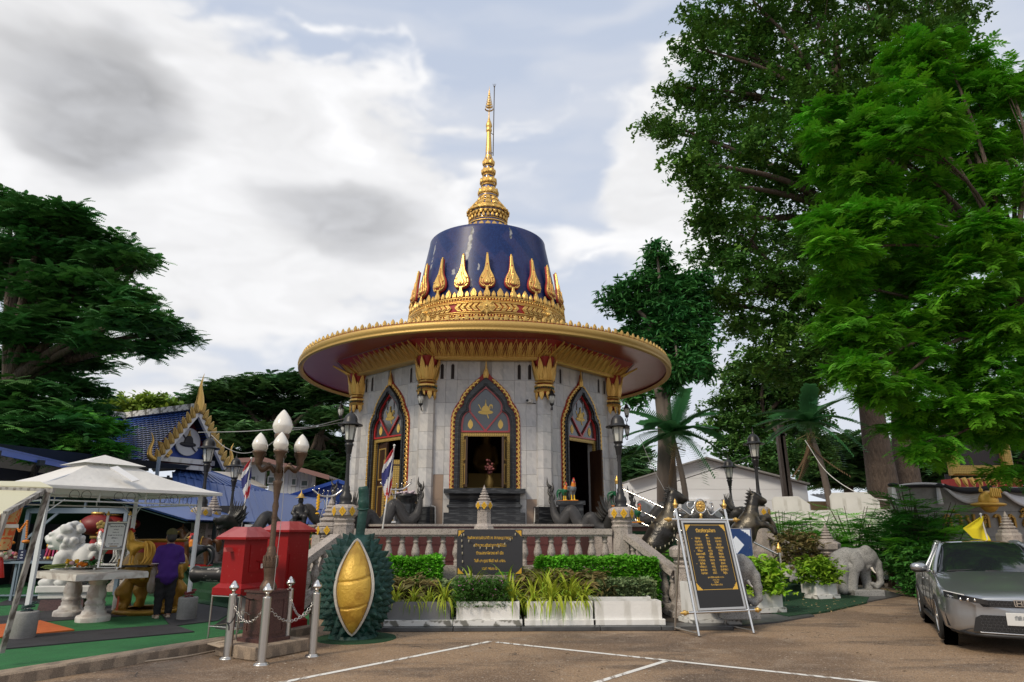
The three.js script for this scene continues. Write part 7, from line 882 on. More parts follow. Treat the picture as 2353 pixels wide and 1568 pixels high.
// gabled hall with blue tiles and gilded bargeboards
{
const z = -31,apex = at(452,938,z),Yr = apex.y,eR = at(513,1070,z - 1.6),eL = at(352,1062,z + 1.4),Ye =(eR.y + eL.y)/ 2,t = thing('gabled_hall','blue tiled hall with gilded flame bargeboards and round emblem on its gable','hall',V(apex.x,0,z)),L =(p)=>p.clone().sub(V(apex.x,0,z));
const g0 = L(eL).setY(Ye),g1 = L(eR).setY(Ye),gx = g1.clone().sub(g0).normalize(),bk = V(-gx.z,0,gx.x).multiplyScalar(-1),ap = g0.clone().lerp(g1,0.5).setY(Yr),back = V(gx.z,0,-gx.x);if(back.z>0)back.multiplyScalar(-1);
const D = 5.2,W = g0.distanceTo(g1),tileM =[mat([0.03,0.085,0.34],{roughness:0.25,clearcoat:0.6,clearcoatRoughness:0.12}),mat([0.022,0.065,0.27],{roughness:0.25,clearcoat:0.6,clearcoatRoughness:0.15})];
const roofSide =(e,len,nm)=>{const dn = e.clone().sub(ap),sl = dn.length(),nrow = 22,step = sl / nrow,ncol = Math.round(len / 0.30),gs =[],N = dn.clone().cross(back).normalize();if(N.y<0)N.multiplyScalar(-1);const P =(u,v,h)=>ap.clone().addScaledVector(back,u).addScaledVector(dn,v / sl).addScaledVector(N,h + 0.12*sin(PI*v / sl)*-0.6);const grp = part(nm,[quad(P(0,sl,-0.05),P(0,0,-0.05),P(len,0,-0.05),P(len,sl,-0.05))],M.underside,t);const one =[];for(let r = 0;r<nrow;r++)for(let c = 0;c<ncol;c++){const u0 =(c +(r % 2)*0.5)*len / ncol,u1 = u0 + len / ncol*0.94,um =(u0 + u1)/ 2,v0 = r*step,v1 = v0 + step*0.82,v2 = v0 + step*1.22;if(u1>len + 0.15)continue;const A = P(u0,v0,0.0),B = P(u1,v0,0.0),C = P(u1,v1,0.035),E = P(um,v2,0.05),F = P(u0,v1,0.035);one.push([mergeGeometries([quad(A,F,C,B),quad(F,E,E,C)]),v0]);}one.forEach(([g],i)=>{(gs[i % 2]??=[]).push(g);});gs.forEach((g,i)=>{part('roof_tiles',g,tileM[i],grp).userData.kind = 'stuff';});};
roofSide(g0,D,'roof_slope');roofSide(g1,D*0.98,'roof_slope');
const cap0 = ap.clone().add(V(0,0.08,0)),R1 = ap.clone().addScaledVector(back,D);M.ridge = M.mossy;part('ridge',[sbar(cap0,R1.clone().add(V(0,0.08,0)),0.34,0.26),sbar(R1.clone().add(V(0,0.05,0)),R1.clone().addScaledVector(gx,-10).add(V(0,0.05,0)),0.34,0.26),sbar(R1,R1.clone().add(g0.clone().sub(ap)).add(back.clone().multiplyScalar(-0.2)),0.34,0.2)],M.mossy,t);
{const ap2 = R1,e2 = g0.clone().sub(ap).setY(0).length();const sl = V(back.x,0,back.z).multiplyScalar(-e2).setY(Ye - Yr),gs =[],N = sl.clone().cross(gx).normalize();if(N.y<0)N.multiplyScalar(-1);const P =(u,v,h)=>ap2.clone().addScaledVector(gx,-u).addScaledVector(sl,v).addScaledVector(N,h);const gr = part('side_roof',[quad(P(0,1,-0.03),P(10,1,-0.03),P(10,0,-0.03),P(0,0,-0.03))],M.underside,t);for(let r = 0;r<18;r++)for(let c = 0;c<32;c++){const u0 =(c +(r % 2)*0.5)*0.31,u1 = u0 + 0.29,um =(u0 + u1)/ 2,v0 = r / 18;gs.push(quad(P(u0,v0,0),P(u1,v0,0),P(u1,v0 + 0.045,0.04),P(u0,v0 + 0.045,0.04)),quad(P(u0,v0 + 0.045,0.04),P(u1,v0 + 0.045,0.04),P(um,v0 + 0.068,0.05),P(um,v0 + 0.068,0.05)));}part('roof_tiles',gs,tileM[1],gr).userData.kind = 'stuff';}
// gable wall, frame, bargeboards
const inn =(k,y0 = Ye)=>[g0.clone().lerp(g1,0.5 - k / 2).setY(y0),g0.clone().lerp(g1,0.5 + k / 2).setY(y0)],tri =(k,off,top,base)=>{const[a,b]= inn(k,base);const c = ap.clone().setY(top);const f = back.clone().multiplyScalar(-off);return[a.add(f),b.add(f),c.add(f)];},triG =(p)=>quad(p[0],p[1],p[2],p[2]);
part('wall',[box(W*0.72,Ye - 0.6,6).applyMatrix4(new THREE.Matrix4().makeBasis(gx,V(0,1,0),back.clone().multiplyScalar(-1)).setPosition(g0.clone().lerp(g1,0.5).setY((Ye - 0.6)/ 2).addScaledVector(back,3.6)))],mat([0.45,0.42,0.36],{roughness:0.8}),t);part('gable_panel',[triG(tri(0.74,-0.45,Yr - 0.75,Ye + 0.25))],mat([0.02,0.06,0.30],{roughness:0.5}),t);part('gable_cornice',[sbar(...inn(0.86,Ye + 0.15).map((p)=>p.addScaledVector(back,0.4)),0.2,0.22),sbar(...inn(0.80,Ye - 0.12).map((p)=>p.addScaledVector(back,0.45)),0.16,0.2)],M.white,t);
part('soffit',[triG(tri(1.0,-0.55,Yr - 0.05,Ye + 0.0))].map((g)=>g),mat([0.13,0.015,0.02],{roughness:0.5}),t).position.addScaledVector(back,0.05);
for(const e of[g0,g1]){const out = V(0,0,0).addScaledVector(back,-0.12),a = ap.clone().add(out),b = e.clone().add(out);part('bargeboard',[sbar(a.clone().add(V(0,-0.2,0)),b.clone().add(V(0,-0.1,0)),0.16,0.20)],M.white,t);const n = 10,dir = b.clone().sub(a),s = e === g0?-1:1;for(let i = 0;i<n;i++){const p = a.clone().addScaledVector(dir,(i + 0.5)/ n).addScaledVector(back,-0.06),fl = boxUV(M.petal(0.30,0.52,0.06));piece('gilded_flame',fl,M.goldDull,t,new THREE.Matrix4().makeBasis(gx,V(0,1,0),back.clone().multiplyScalar(-1)).setPosition(p).multiply(M4([0,-0.12,0],[0,0,-s*0.35])));}part('gilded_rail',[sbar(a.clone().add(V(0,0.02,0)),b.clone().add(V(0,0.08,0)),0.12,0.14)],M.gold,t);part('hooked_finial',[tube([V(0,0,0),V(s*0.28,0.15,0),V(s*0.30,0.5,0),V(s*0.22,0.8,0),V(s*0.34,1.12,0)],(u)=>0.15*(1 - u*0.92),8,16).applyMatrix4(new THREE.Matrix4().makeBasis(gx,V(0,1,0),back.clone().multiplyScalar(-1)).setPosition(b.clone()))],M.gold,t);}
const front = new THREE.Matrix4().makeBasis(gx,V(0,1,0),back.clone().multiplyScalar(-1));part('apex_finial',[tube([V(0,-0.2,0),V(0,0.5,0),V(-0.05,1.0,0),V(0.05,1.6,0)],(u)=>0.30*Math.pow(1 - u,1.3)+ 0.01,8,16,true,0.5).applyMatrix4(front.clone().setPosition(ap.clone().addScaledVector(back,-0.15)))],M.gold,t);
for(const s of[-1,1])part('gilded_corner',[M.petal(0.5,0.85,0.06).rotateZ(-s*0.9).translate(s*0.85,0.32,0.1).applyMatrix4(front.clone().setPosition(g0.clone().lerp(g1,0.5).addScaledVector(back,0.38)))],M.gold,t);
const mc = front.clone().setPosition(g0.clone().lerp(g1,0.5).setY(lerp(Ye,Yr,0.40)).addScaledVector(back,0.36)),MM =(g)=>g.applyMatrix4(mc);part('medallion',[MM(cyl(0.62,0.62,0.08,0,-0.04,0,32).rotateX(PI / 2))],mat([0.55,0.56,0.57]),t);const blk = mat([0.02,0.02,0.025],{roughness:0.5});
part('medallion_hat',[MM(sph(0.42,0,-0.12,0.06,1,0.28,0.12)),MM(ext([[-0.24,-0.08],[0.24,-0.08],[0.18,0.16],[0.08,0.26],[-0.08,0.26],[-0.18,0.16]],0.1,0.02)),MM(sbar(V(-0.40,0.36,0.05),V(0.42,-0.42,0.05),0.06,0.05))],blk,t);part('medallion_spire',[MM(ext([[-0.09,0.24],[0.09,0.24],[0.03,0.38],[0,0.52],[-0.03,0.38]],0.1))],M.goldDull,t);
}
// timber house and blue gable behind the awning
{
const z = -44,X =(px)=>at(px,1090,z).x,Y =(py)=>at(640,py,z).y,x0 = X(520),x1 = X(745),xm = X(612),t = thing('timber_house','grey timber house with a low pitched roof behind the blue awning','house',V(xm,0,z)),grey = mat([0.42,0.45,0.50],{roughness:0.8}),w0 = x0 - xm,w1 = x1 - xm,yr = Y(1056),ye = Y(1093),yl = Y(1062);
const bw = 0.24;for(let x = 0.2;x<w1 - 0.6;x += bw)piece('wall_board',boxUV(box(bw - 0.015,lerp(yr,ye,x / w1)- 0.1,0.06)),mat([0.40 + 0.03*sin(x*9),0.43 + 0.03*sin(x*9),0.48]),t,M4([x + bw / 2,(lerp(yr,ye,x / w1)- 0.1)/ 2,0]));
part('wall',[box(abs(w0),yl - 0.2,0.3,w0 / 2,(yl - 0.2)/ 2,0.1)],grey,t);const M1 = mat([0.30,0.28,0.28],{roughness:0.6});part('roof',[slab(V(0,yr,1.2),V(w1 + 0.6,ye - 0.1,1.2),V(w1 + 0.6,ye - 0.1,-6),V(0,yr,-6),0.12),slab(V(w0 - 0.5,yl,1.2),V(0,yr,1.2),V(0,yr,-6),V(w0 - 0.5,yl,-6),0.12)],M1,t);part('fascia',[slab(V(0,yr - 0.22,1.24),V(w1 + 0.6,ye - 0.35,1.24),V(w1 + 0.6,ye - 0.08,1.24),V(0,yr + 0.04,1.24),0.05),slab(V(w0 - 0.5,yl - 0.25,1.24),V(0,yr - 0.25,1.24),V(0,yr + 0.02,1.24),V(w0 - 0.5,yl + 0.02,1.24),0.05)],mat([0.22,0.12,0.11]),t);
const win =(a,b,ya,yb,zz = 0.06)=>{const xa = X(a)- xm,xb = X(b)- xm,f = part('window',[ext(ringShape([[xa,Y(yb)],[xb,Y(yb)],[xb,Y(ya)],[xa,Y(ya)]],[[xa + 0.07,Y(yb)+ 0.07],[xb - 0.07,Y(yb)+ 0.07],[xb - 0.07,Y(ya)- 0.07],[xa + 0.07,Y(ya)- 0.07]]),0.06).translate(0,0,zz)],grey,t);part('pane',[bx(xa + 0.06,xb - 0.06,Y(yb)+ 0.06,Y(ya)- 0.06,zz,zz + 0.02)],mat([0.10,0.13,0.12],{roughness:0.2}),f);};
win(617,634,1095,1113);win(636,646,1097,1114);win(671,684,1099,1117);win(693,711,1103,1119);win(571,594,1094,1113,0.27);win(540,566,1096,1110,0.27);part('lower_roof',[slab(V(w0,Y(1092),3),V(X(622)- xm,Y(1124),3),V(X(622)- xm,Y(1121),0.3),V(w0 + 1,Y(1088),0.3),0.1)],mat([0.45,0.43,0.40]),t);
const zb = -34,B =(px,py)=>at(px,py,zb),o = B(720,1180),s = thing('blue_shed','blue metal shed with ribbed gable wall left of the shrine','shed',V(o.x,0,zb)),q =(px,py)=>{const p = B(px,py);return[p.x - o.x,p.y];};
part('wall',[ext([[q(662,1180)[0],0],[q(800,1180)[0],0],q(800,1118),q(780,1110),q(662,1143)],0.2).translate(0,0,-0.2)],M.blueRoof,s);for(let px = 668;px<790;px += 4.6){const p = q(px,1141 -(px - 668)*0.27);part('wall_rib',[bx(p[0],p[0]+ 0.05,1.5,p[1],0,0.03)],M.blueTrim,s);}part('roof_edge',[sbar(V(...q(655,1146),0.2),V(...q(782,1107),0.2),0.5,0.16),sbar(V(...q(780,1107),0.2),V(...q(850,1128),0.2),0.5,0.16)],M.blueTrim,s);
}
// ---------- statues on the stairs ----------
const scaleT =(()=>{const f =(u,v)=>{const a = u*12 + v*12,b = u*12 - v*12,x = a - Math.floor(a),y = b - Math.floor(b);return min(x,1 - x,y,1 - y)<0.1?0:0.4 + 0.6*(x*(1 - y));};return tex(256,256,f,false);})();
M.scales = mat([0.062,0.062,0.066],{roughness:0.42,metalness:0.25,bumpMap:rep(scaleT,2,1.2),bumpScale:0.02});M.darkBronze = mat([0.035,0.034,0.032],{roughness:0.4,metalness:0.3,bumpMap:rep(grimeB,3),bumpScale:0.006,tri:true});
const dragonHead =(()=>{const g =[skin([[0,0.05,0.10,0.15,0.15,0.20],...chain([[0,0.10,0.2,0.12],[0,0.08,0.42,0.075],[0,0.13,0.5,0.05]]),...chain([[0,-0.03,0.15,0.09],[0,-0.10,0.40,0.05]]),[0.09,0.16,0.2,0.05,0.05,0.06],[-0.09,0.16,0.2,0.05,0.05,0.06],...chain([[0,0.0,0.0,0.16],[0,-0.2,-0.08,0.16]])],0.025,0.02)];for(let i = 0;i<26;i++){const a =(i % 7 - 3)*0.42,k = Math.floor(i / 7),L = 0.34 - 0.04*k;g.push(tube([V(0.11*sin(a),0.12 - 0.06*k,-0.02 - 0.05*k),V(0.18*sin(a),0.26 - 0.09*k,-0.12 - 0.04*k),V(0.26*sin(a)+ 0.03,0.20 + L - 0.1*k,-0.2 - 0.06*k)],(u)=>0.045*(1 - u)+ 0.004,6,6));}for(const s of[-1,1])for(let i = 0;i<4;i++)g.push(fix(new THREE.ConeGeometry(0.012,0.07,5)).translate(s*0.045,-0.01,0.25 + i*0.06));g.push(tube([V(0,-0.1,0.3),V(0,-0.25,0.34),V(0,-0.32,0.42)],(u)=>0.05*(1 - u)+ 0.004,6,6));return boxUV(mergeGeometries(g));})();
function naga(label,P,z0,z1,r = 0.155){
const w = P.map(([x,y],i)=>at(x,y,lerp(z0,z1,i /(P.length - 1)))),b = w[w.length - 1],t = thing('dragon_statue',label,'dragon statue',[b.x,b.y,b.z],0),L = w.map((p)=>p.clone().sub(b)),n = L.length;
part('body',[tube(L,(u)=>(u<0.3?lerp(0.035,r,sstep(0,0.3,u)):r)*(1 - 0.1*sstep(0.8,1,u)),14,110)],M.scales,t);
const tip = L[0],d0 = L[0].clone().sub(L[1]).normalize();part('tail_flame',[0,1,2,3,4].map((i)=>tube([tip.clone().addScaledVector(d0,-0.12*i),tip.clone().addScaledVector(d0,0.10 - 0.12*i).add(V(0.07*(i % 2?1:-1),0,0.02)),tip.clone().addScaledVector(d0,0.26 - 0.13*i).add(V(0.06*(i % 2?1:-1),0.02,0))],(u)=>0.05*(1 - u)+ 0.004,6,6)),M.darkBronze,t);
const hd = L[n - 1].clone().sub(L[n - 3]);const yaw = Math.atan2(hd.x,hd.z);piece('head',dragonHead,M.darkBronze,t,M4([0,0.02,0],[0.15,yaw,0]));return t;
}
naga('black dragon statue with arched scaly body in front of the blue awning',[[768,1118],[766,1158],[750,1196],[730,1196],[706,1170],[680,1200],[650,1218],[614,1187],[588,1218],[562,1232],[541,1222],[531,1203]],-21,-18.8);
naga('black dragon statue beside the left doorway behind the durian stem',[[967,1118],[966,1150],[955,1186],[936,1196],[906,1160],[886,1196],[868,1206],[848,1184],[830,1208],[818,1206],[812,1186]],-18.6,-17.5,0.15);
naga('grey dragon statue with coiling body left of the right doorway',[[1265,1121],[1269,1155],[1278,1188],[1292,1198],[1312,1174],[1330,1200],[1343,1206],[1358,1190],[1376,1210],[1392,1212],[1405,1192]],-18.6,-17.4,0.15);
naga('black dragon statue winding behind the two rearing horses',[[1450,1136],[1456,1165],[1474,1197],[1497,1190],[1522,1166],[1552,1188],[1586,1192],[1615,1180],[1645,1200],[1672,1205],[1688,1184]],-20.6,-18.8,0.15);
// rearing horses, drawn in the photograph's pixels at their distance
M.horseBronze = mat([1,1,1],{map:rep(tex(256,256,(u,v)=>mix3([0.020,0.018,0.016],[0.095,0.080,0.055],sstep(0.45,0.7,fbm(u*5,v*5,5,5,461)))),1),metalness:0.3,roughness:0.3,bumpMap:rep(grimeB,3),bumpScale:0.005,tri:true});
function rearingHorse(label,z,fx,fy,foot){
const o = at(fx(1510),fy(1300),z).setY(foot),t = thing('horse_statue',label,'horse statue',o,0),k = abs(z)/ 15.2*((fx(1578)- fx(1534))/ 44),Q =(x,y,dz = 0)=>{const p = at(fx(x),fy(y),z + dz*k).sub(o);return[p.x,p.y,p.z];},b =(x,y,r,dz = 0)=>[...Q(x,y,dz),r*k],C =(...l)=>chain(l);
const gy =[0,0.04,0];
part('body',[skin([...C(b(1488,1300,0.25),b(1505,1255,0.29),b(1520,1228,0.29),b(1533,1203,0.24),b(1540,1180,0.17),b(1543,1155,0.125),b(1546,1136,0.10)),...C(b(1546,1136,0.105),b(1558,1141,0.08),b(1570,1146,0.055),b(1575,1148,0.05)),...C(b(1552,1144,0.085),b(1563,1152,0.04),b(1569,1156,0.03)),b(1541,1200,0.17,0.10),b(1541,1200,0.17,-0.10),...[0.13,-0.13].flatMap((d)=>C(b(1492,1300,0.19,d),b(1507,1335,0.11,d),b(1493,1365,0.065,d),b(1500,1400,0.05,d),b(1503,1415,0.065,d))),
...C(b(1540,1208,0.13,0.15),b(1572,1207,0.066,0.17),b(1590,1214,0.045,0.17),b(1597,1226,0.05,0.17)),...C(b(1548,1206,0.13,-0.13),b(1581,1188,0.07,-0.15),b(1596,1206,0.042,-0.15),b(1599,1220,0.048,-0.15),b(1602,1229,0.055,-0.15))].map((x)=>(x.length === 8?x:[x[0],x[1],x[2],x[3],x[3],x[3]])),0.02*k + 0.004,0.025)],M.horseBronze,t);
const mane =[];for(let i = 0;i<15;i++){const u = i / 14,x = lerp(1540,1531,u),y = lerp(1124,1186,u);mane.push(tube([V(...Q(x + 4,y + 2)),V(...Q(x - 5,y - 1,0.04*(i % 3 - 1))),V(...Q(x - 12 - 3*(i % 2),y - 4 + 3*(i % 2),0.07*(i % 3 - 1)))],(q)=>0.042*k*(1 - q)+ 0.004,6,6));}part('mane',mane,M.darkBronze,t);
for(const d of[0.06,-0.06])part('ear',[tube([V(...Q(1541,1131,d)),V(...Q(1538,1122,d)),V(...Q(1536,1113,d))],(q)=>0.035*k*(1 - q)+ 0.003,6,5)],M.horseBronze,t);part('eye',[0.085,-0.085].map((d)=>sph(0.018*k,...Q(1553,1136,d),1,1,1,6)),M.iron,t);
part('tail',[0,1,2].map((i)=>tube([V(...Q(1476,1285)),V(...Q(1466,1290 + i*5,0.05*(i - 1))),V(...Q(1462,1330,0.08*(i - 1))),V(...Q(1470,1375,0.1*(i - 1)))],(q)=>0.07*k*(1 - q)+ 0.01,6,10)),M.darkBronze,t);
part('plinth',[rbox(0.9*k,0.1,0.6*k,0.02,0,0.02,0)],M.granite,t);return t;
}
rearingHorse('rearing bronze horse statue behind the black signboard, nearer to the shrine',-15.4,(x)=>x,(y)=>y,0.18);rearingHorse('rearing bronze horse statue with raised forelegs right of the black signboard',-17.2,(x)=>1721 +(x - 1534)*0.9,(y)=>1122 +(y - 1114)*0.9,0.20);
// painted horse and cocks at the left stair
function paintedHorse(label,px,py,y0,turn,s){
const p = aty(px,py,y0),t = thing('horse_statue',label,'horse statue',V(p.x,y0,p.z),turn),K =(a)=>a.map((v)=>v*s),C =(...l)=>chain(l.map(K)),br = mat([0.13,0.05,0.018],{roughness:0.35,bumpMap:rep(grimeB,4),bumpScale:0.004,tri:true});
part('body',[skin([...C([0,0.66,-0.28,0.19],[0,0.64,0.0,0.18],[0,0.68,0.25,0.19],[0,0.88,0.40,0.12],[0,1.08,0.50,0.085]),...C([0,1.09,0.50,0.095],[0,1.02,0.64,0.07],[0,0.95,0.74,0.055]),...[-1,1].flatMap((e)=>[...C([e*0.1,0.6,0.26,0.09],[e*0.1,0.32,0.27,0.05],[e*0.1,0.04,0.26,0.045]),...C([e*0.1,0.6,-0.3,0.12],[e*0.1,0.36,-0.30,0.06],[e*0.1,0.04,-0.33,0.045])])],0.018,0.016)],br,t);
for(const e of[-1,1])part('ear',[fix(new THREE.ConeGeometry(0.03*s,0.13*s,6)).translate(e*0.05*s,1.22*s,0.48*s)],br,t);part('mane',[tube([V(0,1.17,0.46),V(0,1.0,0.33),V(0,0.85,0.24)].map((v)=>v.multiplyScalar(s)),0.06*s,8,10)],M.bark,t);part('tail',[tube([V(0,0.75,-0.45),V(0,0.72,-0.62),V(0,0.4,-0.64)].map((v)=>v.multiplyScalar(s)),(u)=>0.07*s*(0.5 + sin(PI*u)),8,12)],br,t);
part('bridle',[fix(new THREE.TorusGeometry(0.072*s,0.012*s,5,16)).applyMatrix4(M4([0,0.985*s,0.685*s],[0.65,0,0])),...[-1,1].map((e)=>bar(V(e*0.075,0.99,0.67).multiplyScalar(s),V(e*0.09,1.10,0.46).multiplyScalar(s),0.012*s,5))],M.legY,t);part('saddle_cloth',[skin([K([0,0.70,0.0,0.20,0.15,0.17])],0.02,0.01)],M.plumeBlack,t);part('saddle_trim',[fix(new THREE.TorusGeometry(0.2*s,0.02*s,6,24)).applyMatrix4(M4([0,0.68*s,0.14*s],[0,0,0])),fix(new THREE.TorusGeometry(0.2*s,0.02*s,6,24)).applyMatrix4(M4([0,0.68*s,-0.14*s]))],M.goldStatue,t);
const R = rng(5);part('garland',Array.from({length:34},(_,i)=>{const a = i / 34*2*PI;return sph(0.032*s,0.19*s*sin(a),(0.80 + 0.2*cos(a))*s,(0.36 - 0.10*cos(a))*s,1,1,1,7);}),mat([0.5,0.36,0.22],{roughness:0.7}),t).userData.kind = 'stuff';part('base',[rbox(0.42*s,0.08,1.0*s,0.01,0,-0.02,0)],M.redPaint,t);return t;
}
paintedHorse('brown painted horse statue with gold saddle on the left stair landing',447,1300,FL1 + 0.02,-PI / 2 + 0.2,0.82);paintedHorse('brown painted horse statue whose head shows above the stair rail behind the durian',756,1302,FL1 + 0.02,-0.9,0.84);
const cock ={body:M.plumeBlack,hackle:M.plumeOrange,leg:M.legY,comb:M.combRed,beak:M.beakY,feather2:M.plumeGreen},cockG ={...cock,body:M.plumeGreen},cockW ={...cock,body:M.plumeGrey};
const stand =(l,px,py,y,turn,s,C)=>{const p = aty(px,py,y);return rooster(l,V(p.x,y,p.z),turn,s,C,{feathers:6,base:M.plumeGreen});};
stand('black rooster statue with yellow legs and sweeping tail on the left stair',447,1304,FL1 + 0.05,-PI / 2 + 0.5,0.70,cock);stand('red-necked rooster statue beside the horse head behind the durian',728,1306,FL1 + 0.05,-1.1,0.66,{...cock,body:M.combRed});
{
const z = -18.5,c = at(1312,1205,z),t = thing('statue_stand','black stone stand carrying two painted roosters by the right doorway','stand',V(c.x,YF,z)),h = at(1312,1152,z).y - YF;part('body',[box(0.62,h - 0.1,0.45,0,(h - 0.1)/ 2,0),box(0.72,0.1,0.55,0,h - 0.05,0),box(0.70,0.12,0.52,0,0.06,0)],M.blackStone,t);
const r =(l,px,s,C,turn)=>{const p = at(px,1150,z + 0.08);rooster(l,V(p.x,YF + h + 0.03*s,z + 0.08),turn,s,C,{feathers:6,base:M.plumeOrange});};r('green and black rooster statue, left one on the black stand',1297,0.42,cockG,0.5);r('grey feathered rooster statue, right one on the black stand',1316,0.52,cockW,0.25);
for(const[l,px,py,z,s]of[['green rooster statue behind the chrome handrail at the shrine corner',1422,1162,-19.4,0.55],['small green rooster statue right of the right lamp pedestal',1466,1200,-18.4,0.42]])rooster(l,at(px,py,z),0.7,s,cockG,{feathers:6,base:M.plumeOrange});
const b = at(903,1205,-18.9),q = thing('offering_bowl','black stone bowl heaped with pale blossoms beside the left doorway','bowl',V(b.x + 0.35,YF,b.z));part('bowl',[lathe([[0.3,0],[0.28,0.5],[0.2,0.55],[0.30,0.72],[0.34,0.78],[0,0.76]],20)],M.blackStone,q);const R = rng(3);part('blossom',Array.from({length:24},()=>sph(0.05,R.n()*0.15,0.80 + R()*0.05,R.n()*0.15,1,0.6,1,7)),mat([0.55,0.46,0.52]),q).userData.kind = 'stuff';
}
// small black king statue on a stone
{const z = -17.6,p = at(686,1214,z),t = thing('seated_statue','small black seated statue in a brimmed hat above the red box','statue',[p.x,p.y,z],0.3),g =(l)=>l;part('body',[skin([[0,0.28,0,0.14,0.10,0.13],...chain([[0,0.3,0,0.10],[0,0.5,0,0.10]]),[0,0.66,0.02,0.065,0.08,0.07],...[-1,1].flatMap((s)=>[...chain([[s*0.12,0.5,0,0.05],[s*0.17,0.36,0.05,0.04],[s*0.10,0.30,0.15,0.035]]),...chain([[s*0.08,0.27,0.05,0.07],[s*0.11,0.27,0.2,0.06],[s*0.1,0.08,0.2,0.05]])])],0.018,0.015)],M.black,t);part('hat',[lathe([[0.16,0.72],[0.08,0.745],[0.06,0.80],[0.02,0.84],[0.003,0.92]],16)],M.goldDull,t);part('pedestal',[box(0.42,0.2,0.4,0,0.0,0),box(0.32,0.1,0.3,0,0.14,-0.02),box(0.3,p.y - FL1,0.3,0,-(p.y - FL1)/ 2 - 0.05,0)],M.black,t);}
// garland stands
function garlandStand(label,px,py,z,topY){const p = at(px,py,z),H = at(px,topY,z).y - p.y,t = thing('garland_stand',label,'stand',p,0.2);part('post',[bar(V(0,0,0),V(0,H - 0.12,0),0.028,10),box(0.5,0.05,0.3,0,0.0,0)],M.chrome,t);part('curved_arm',[tube([V(-0.42,H + 0.02,0),V(-0.2,H - 0.13,0),V(0,H - 0.16,0),V(0.2,H - 0.13,0),V(0.42,H + 0.04,0)],0.03,8,20,true,1.6)],M.chrome,t);for(let i = 0;i<7;i++){const x =(i - 3)*0.13,y = H - 0.14 + 0.9*x*x;part('hook',[bar(V(x,y,0),V(x + 0.02,y + 0.12,0.04),0.008,5),sph(0.022,x + 0.02,y + 0.13,0.04,1,1,1,8)],M.chrome,t);}for(const s of[-1,1])part('scroll',[tube([V(s*0.01,0.1,0),V(s*0.15,0.16,0),V(s*0.12,0.4,0),V(s*0.05,0.6,0),V(s*0.12,0.78,0),V(s*0.18,0.68,0)],0.012,6,24)],M.chrome,t);
part('garland',Array.from({length:16},(_,i)=>sph(0.05 - 0.002*abs(i - 8),-0.24 + 0.01*sin(i*2),H - 0.12 - i*0.028,0.05,1.1,0.6,1,8)).concat([sph(0.06,-0.24,H - 0.64,0.05,1,0.5,1)]),mat([0.75,0.42,0.02],{roughness:0.8}),t);}
garlandStand('chrome garland stand with yellow garland before the blue shed',747,1212,-20.2,1128);garlandStand('chrome garland stand with yellow garland in the left doorway',906,1200,-18.9,1112);
// wall lanterns, camera and conduit on the shrine
{
const lan =(label,px,py,z,s = 1)=>{const p = at(px,py,z),t = thing('wall_lantern',label,'wall lantern',p);part('glass',[lathe([[0.05,-0.14],[0.085,-0.02],[0.09,0.06],[0.06,0.12]].map(([r,y])=>[r*s,y*s]),8,0,0,0,true)],M.lampGlass,t);part('frame',[...[0,1,2,3,4,5,6,7].map((i)=>bar(V(0.052*s*sin(i*PI / 4),-0.14*s,0.052*s*cos(i*PI / 4)),V(0.092*s*sin(i*PI / 4),0.06*s,0.092*s*cos(i*PI / 4)),0.007,4)),lathe([[0.10,0.06],[0.105,0.09],[0.06,0.14],[0.045,0.2],[0.012,0.23],[0.016,0.26],[0.003,0.33]].map(([r,y])=>[r*s,y*s]),12),lathe([[0.003,-0.24],[0.03,-0.2],[0.06,-0.17],[0.055,-0.14]].map(([r,y])=>[r*s,y*s]),12)],M.iron,t);part('bracket',[tube([V(0,-0.2*s,0),V(0.02,-0.3*s,-0.05),V(0,-0.28*s,-0.18),V(0,-0.2*s,-0.25)],0.014,6,12)],M.iron,t);};
lan('black wall lantern on the pilaster left of the front window',967,916,-18.75);lan('black wall lantern on the pilaster right of the front window',1268,916,-18.75);lan('black wall lantern at the far left corner of the shrine',783,945,-20.9);lan('lower black wall lantern at the far left corner of the shrine',789,985,-21.6,0.9);lan('black wall lantern at the far right corner of the shrine',1440,945,-20.9);lan('lower black wall lantern at the far right corner of the shrine',1441,990,-21.6,0.9);
const c = at(1216,922,-18.88),t = thing('security_camera','small white security camera on the wall right of the front window','camera',c);part('housing',[rbox(0.1,0.1,0.2,0.02,0.02,0,0,-0.7)],M.white,t);part('lens',[cyl(0.036,0.036,0.03).rotateX(PI / 2).applyMatrix4(M4([-0.045,0,0.07],[0,-0.7,0]))],M.iron,t);part('arm',[bar(V(0.05,-0.03,-0.05),V(0.2,-0.06,-0.1),0.012)],M.iron,t);
const pipe =(label,P)=>solo('conduit',[tube(P.map(([x,y])=>at(x,y,-18.93)).flatMap((p,i,A)=>(i&&i<A.length - 1?[p.clone().lerp(A[i - 1],0.04),p,p.clone().lerp(A[i + 1],0.04)]:[p])),0.022,6,60)],mat([0.55,0.53,0.50],{roughness:0.5}),label,'conduit');pipe('white cable conduit running down the wall left of the front window',[[975,930],[988,932],[985,1160],[1000,1166],[1000,1205]]);pipe('white cable conduit running down the wall right of the front window',[[1255,932],[1240,932],[1242,1160],[1230,1168],[1228,1205]]);
}
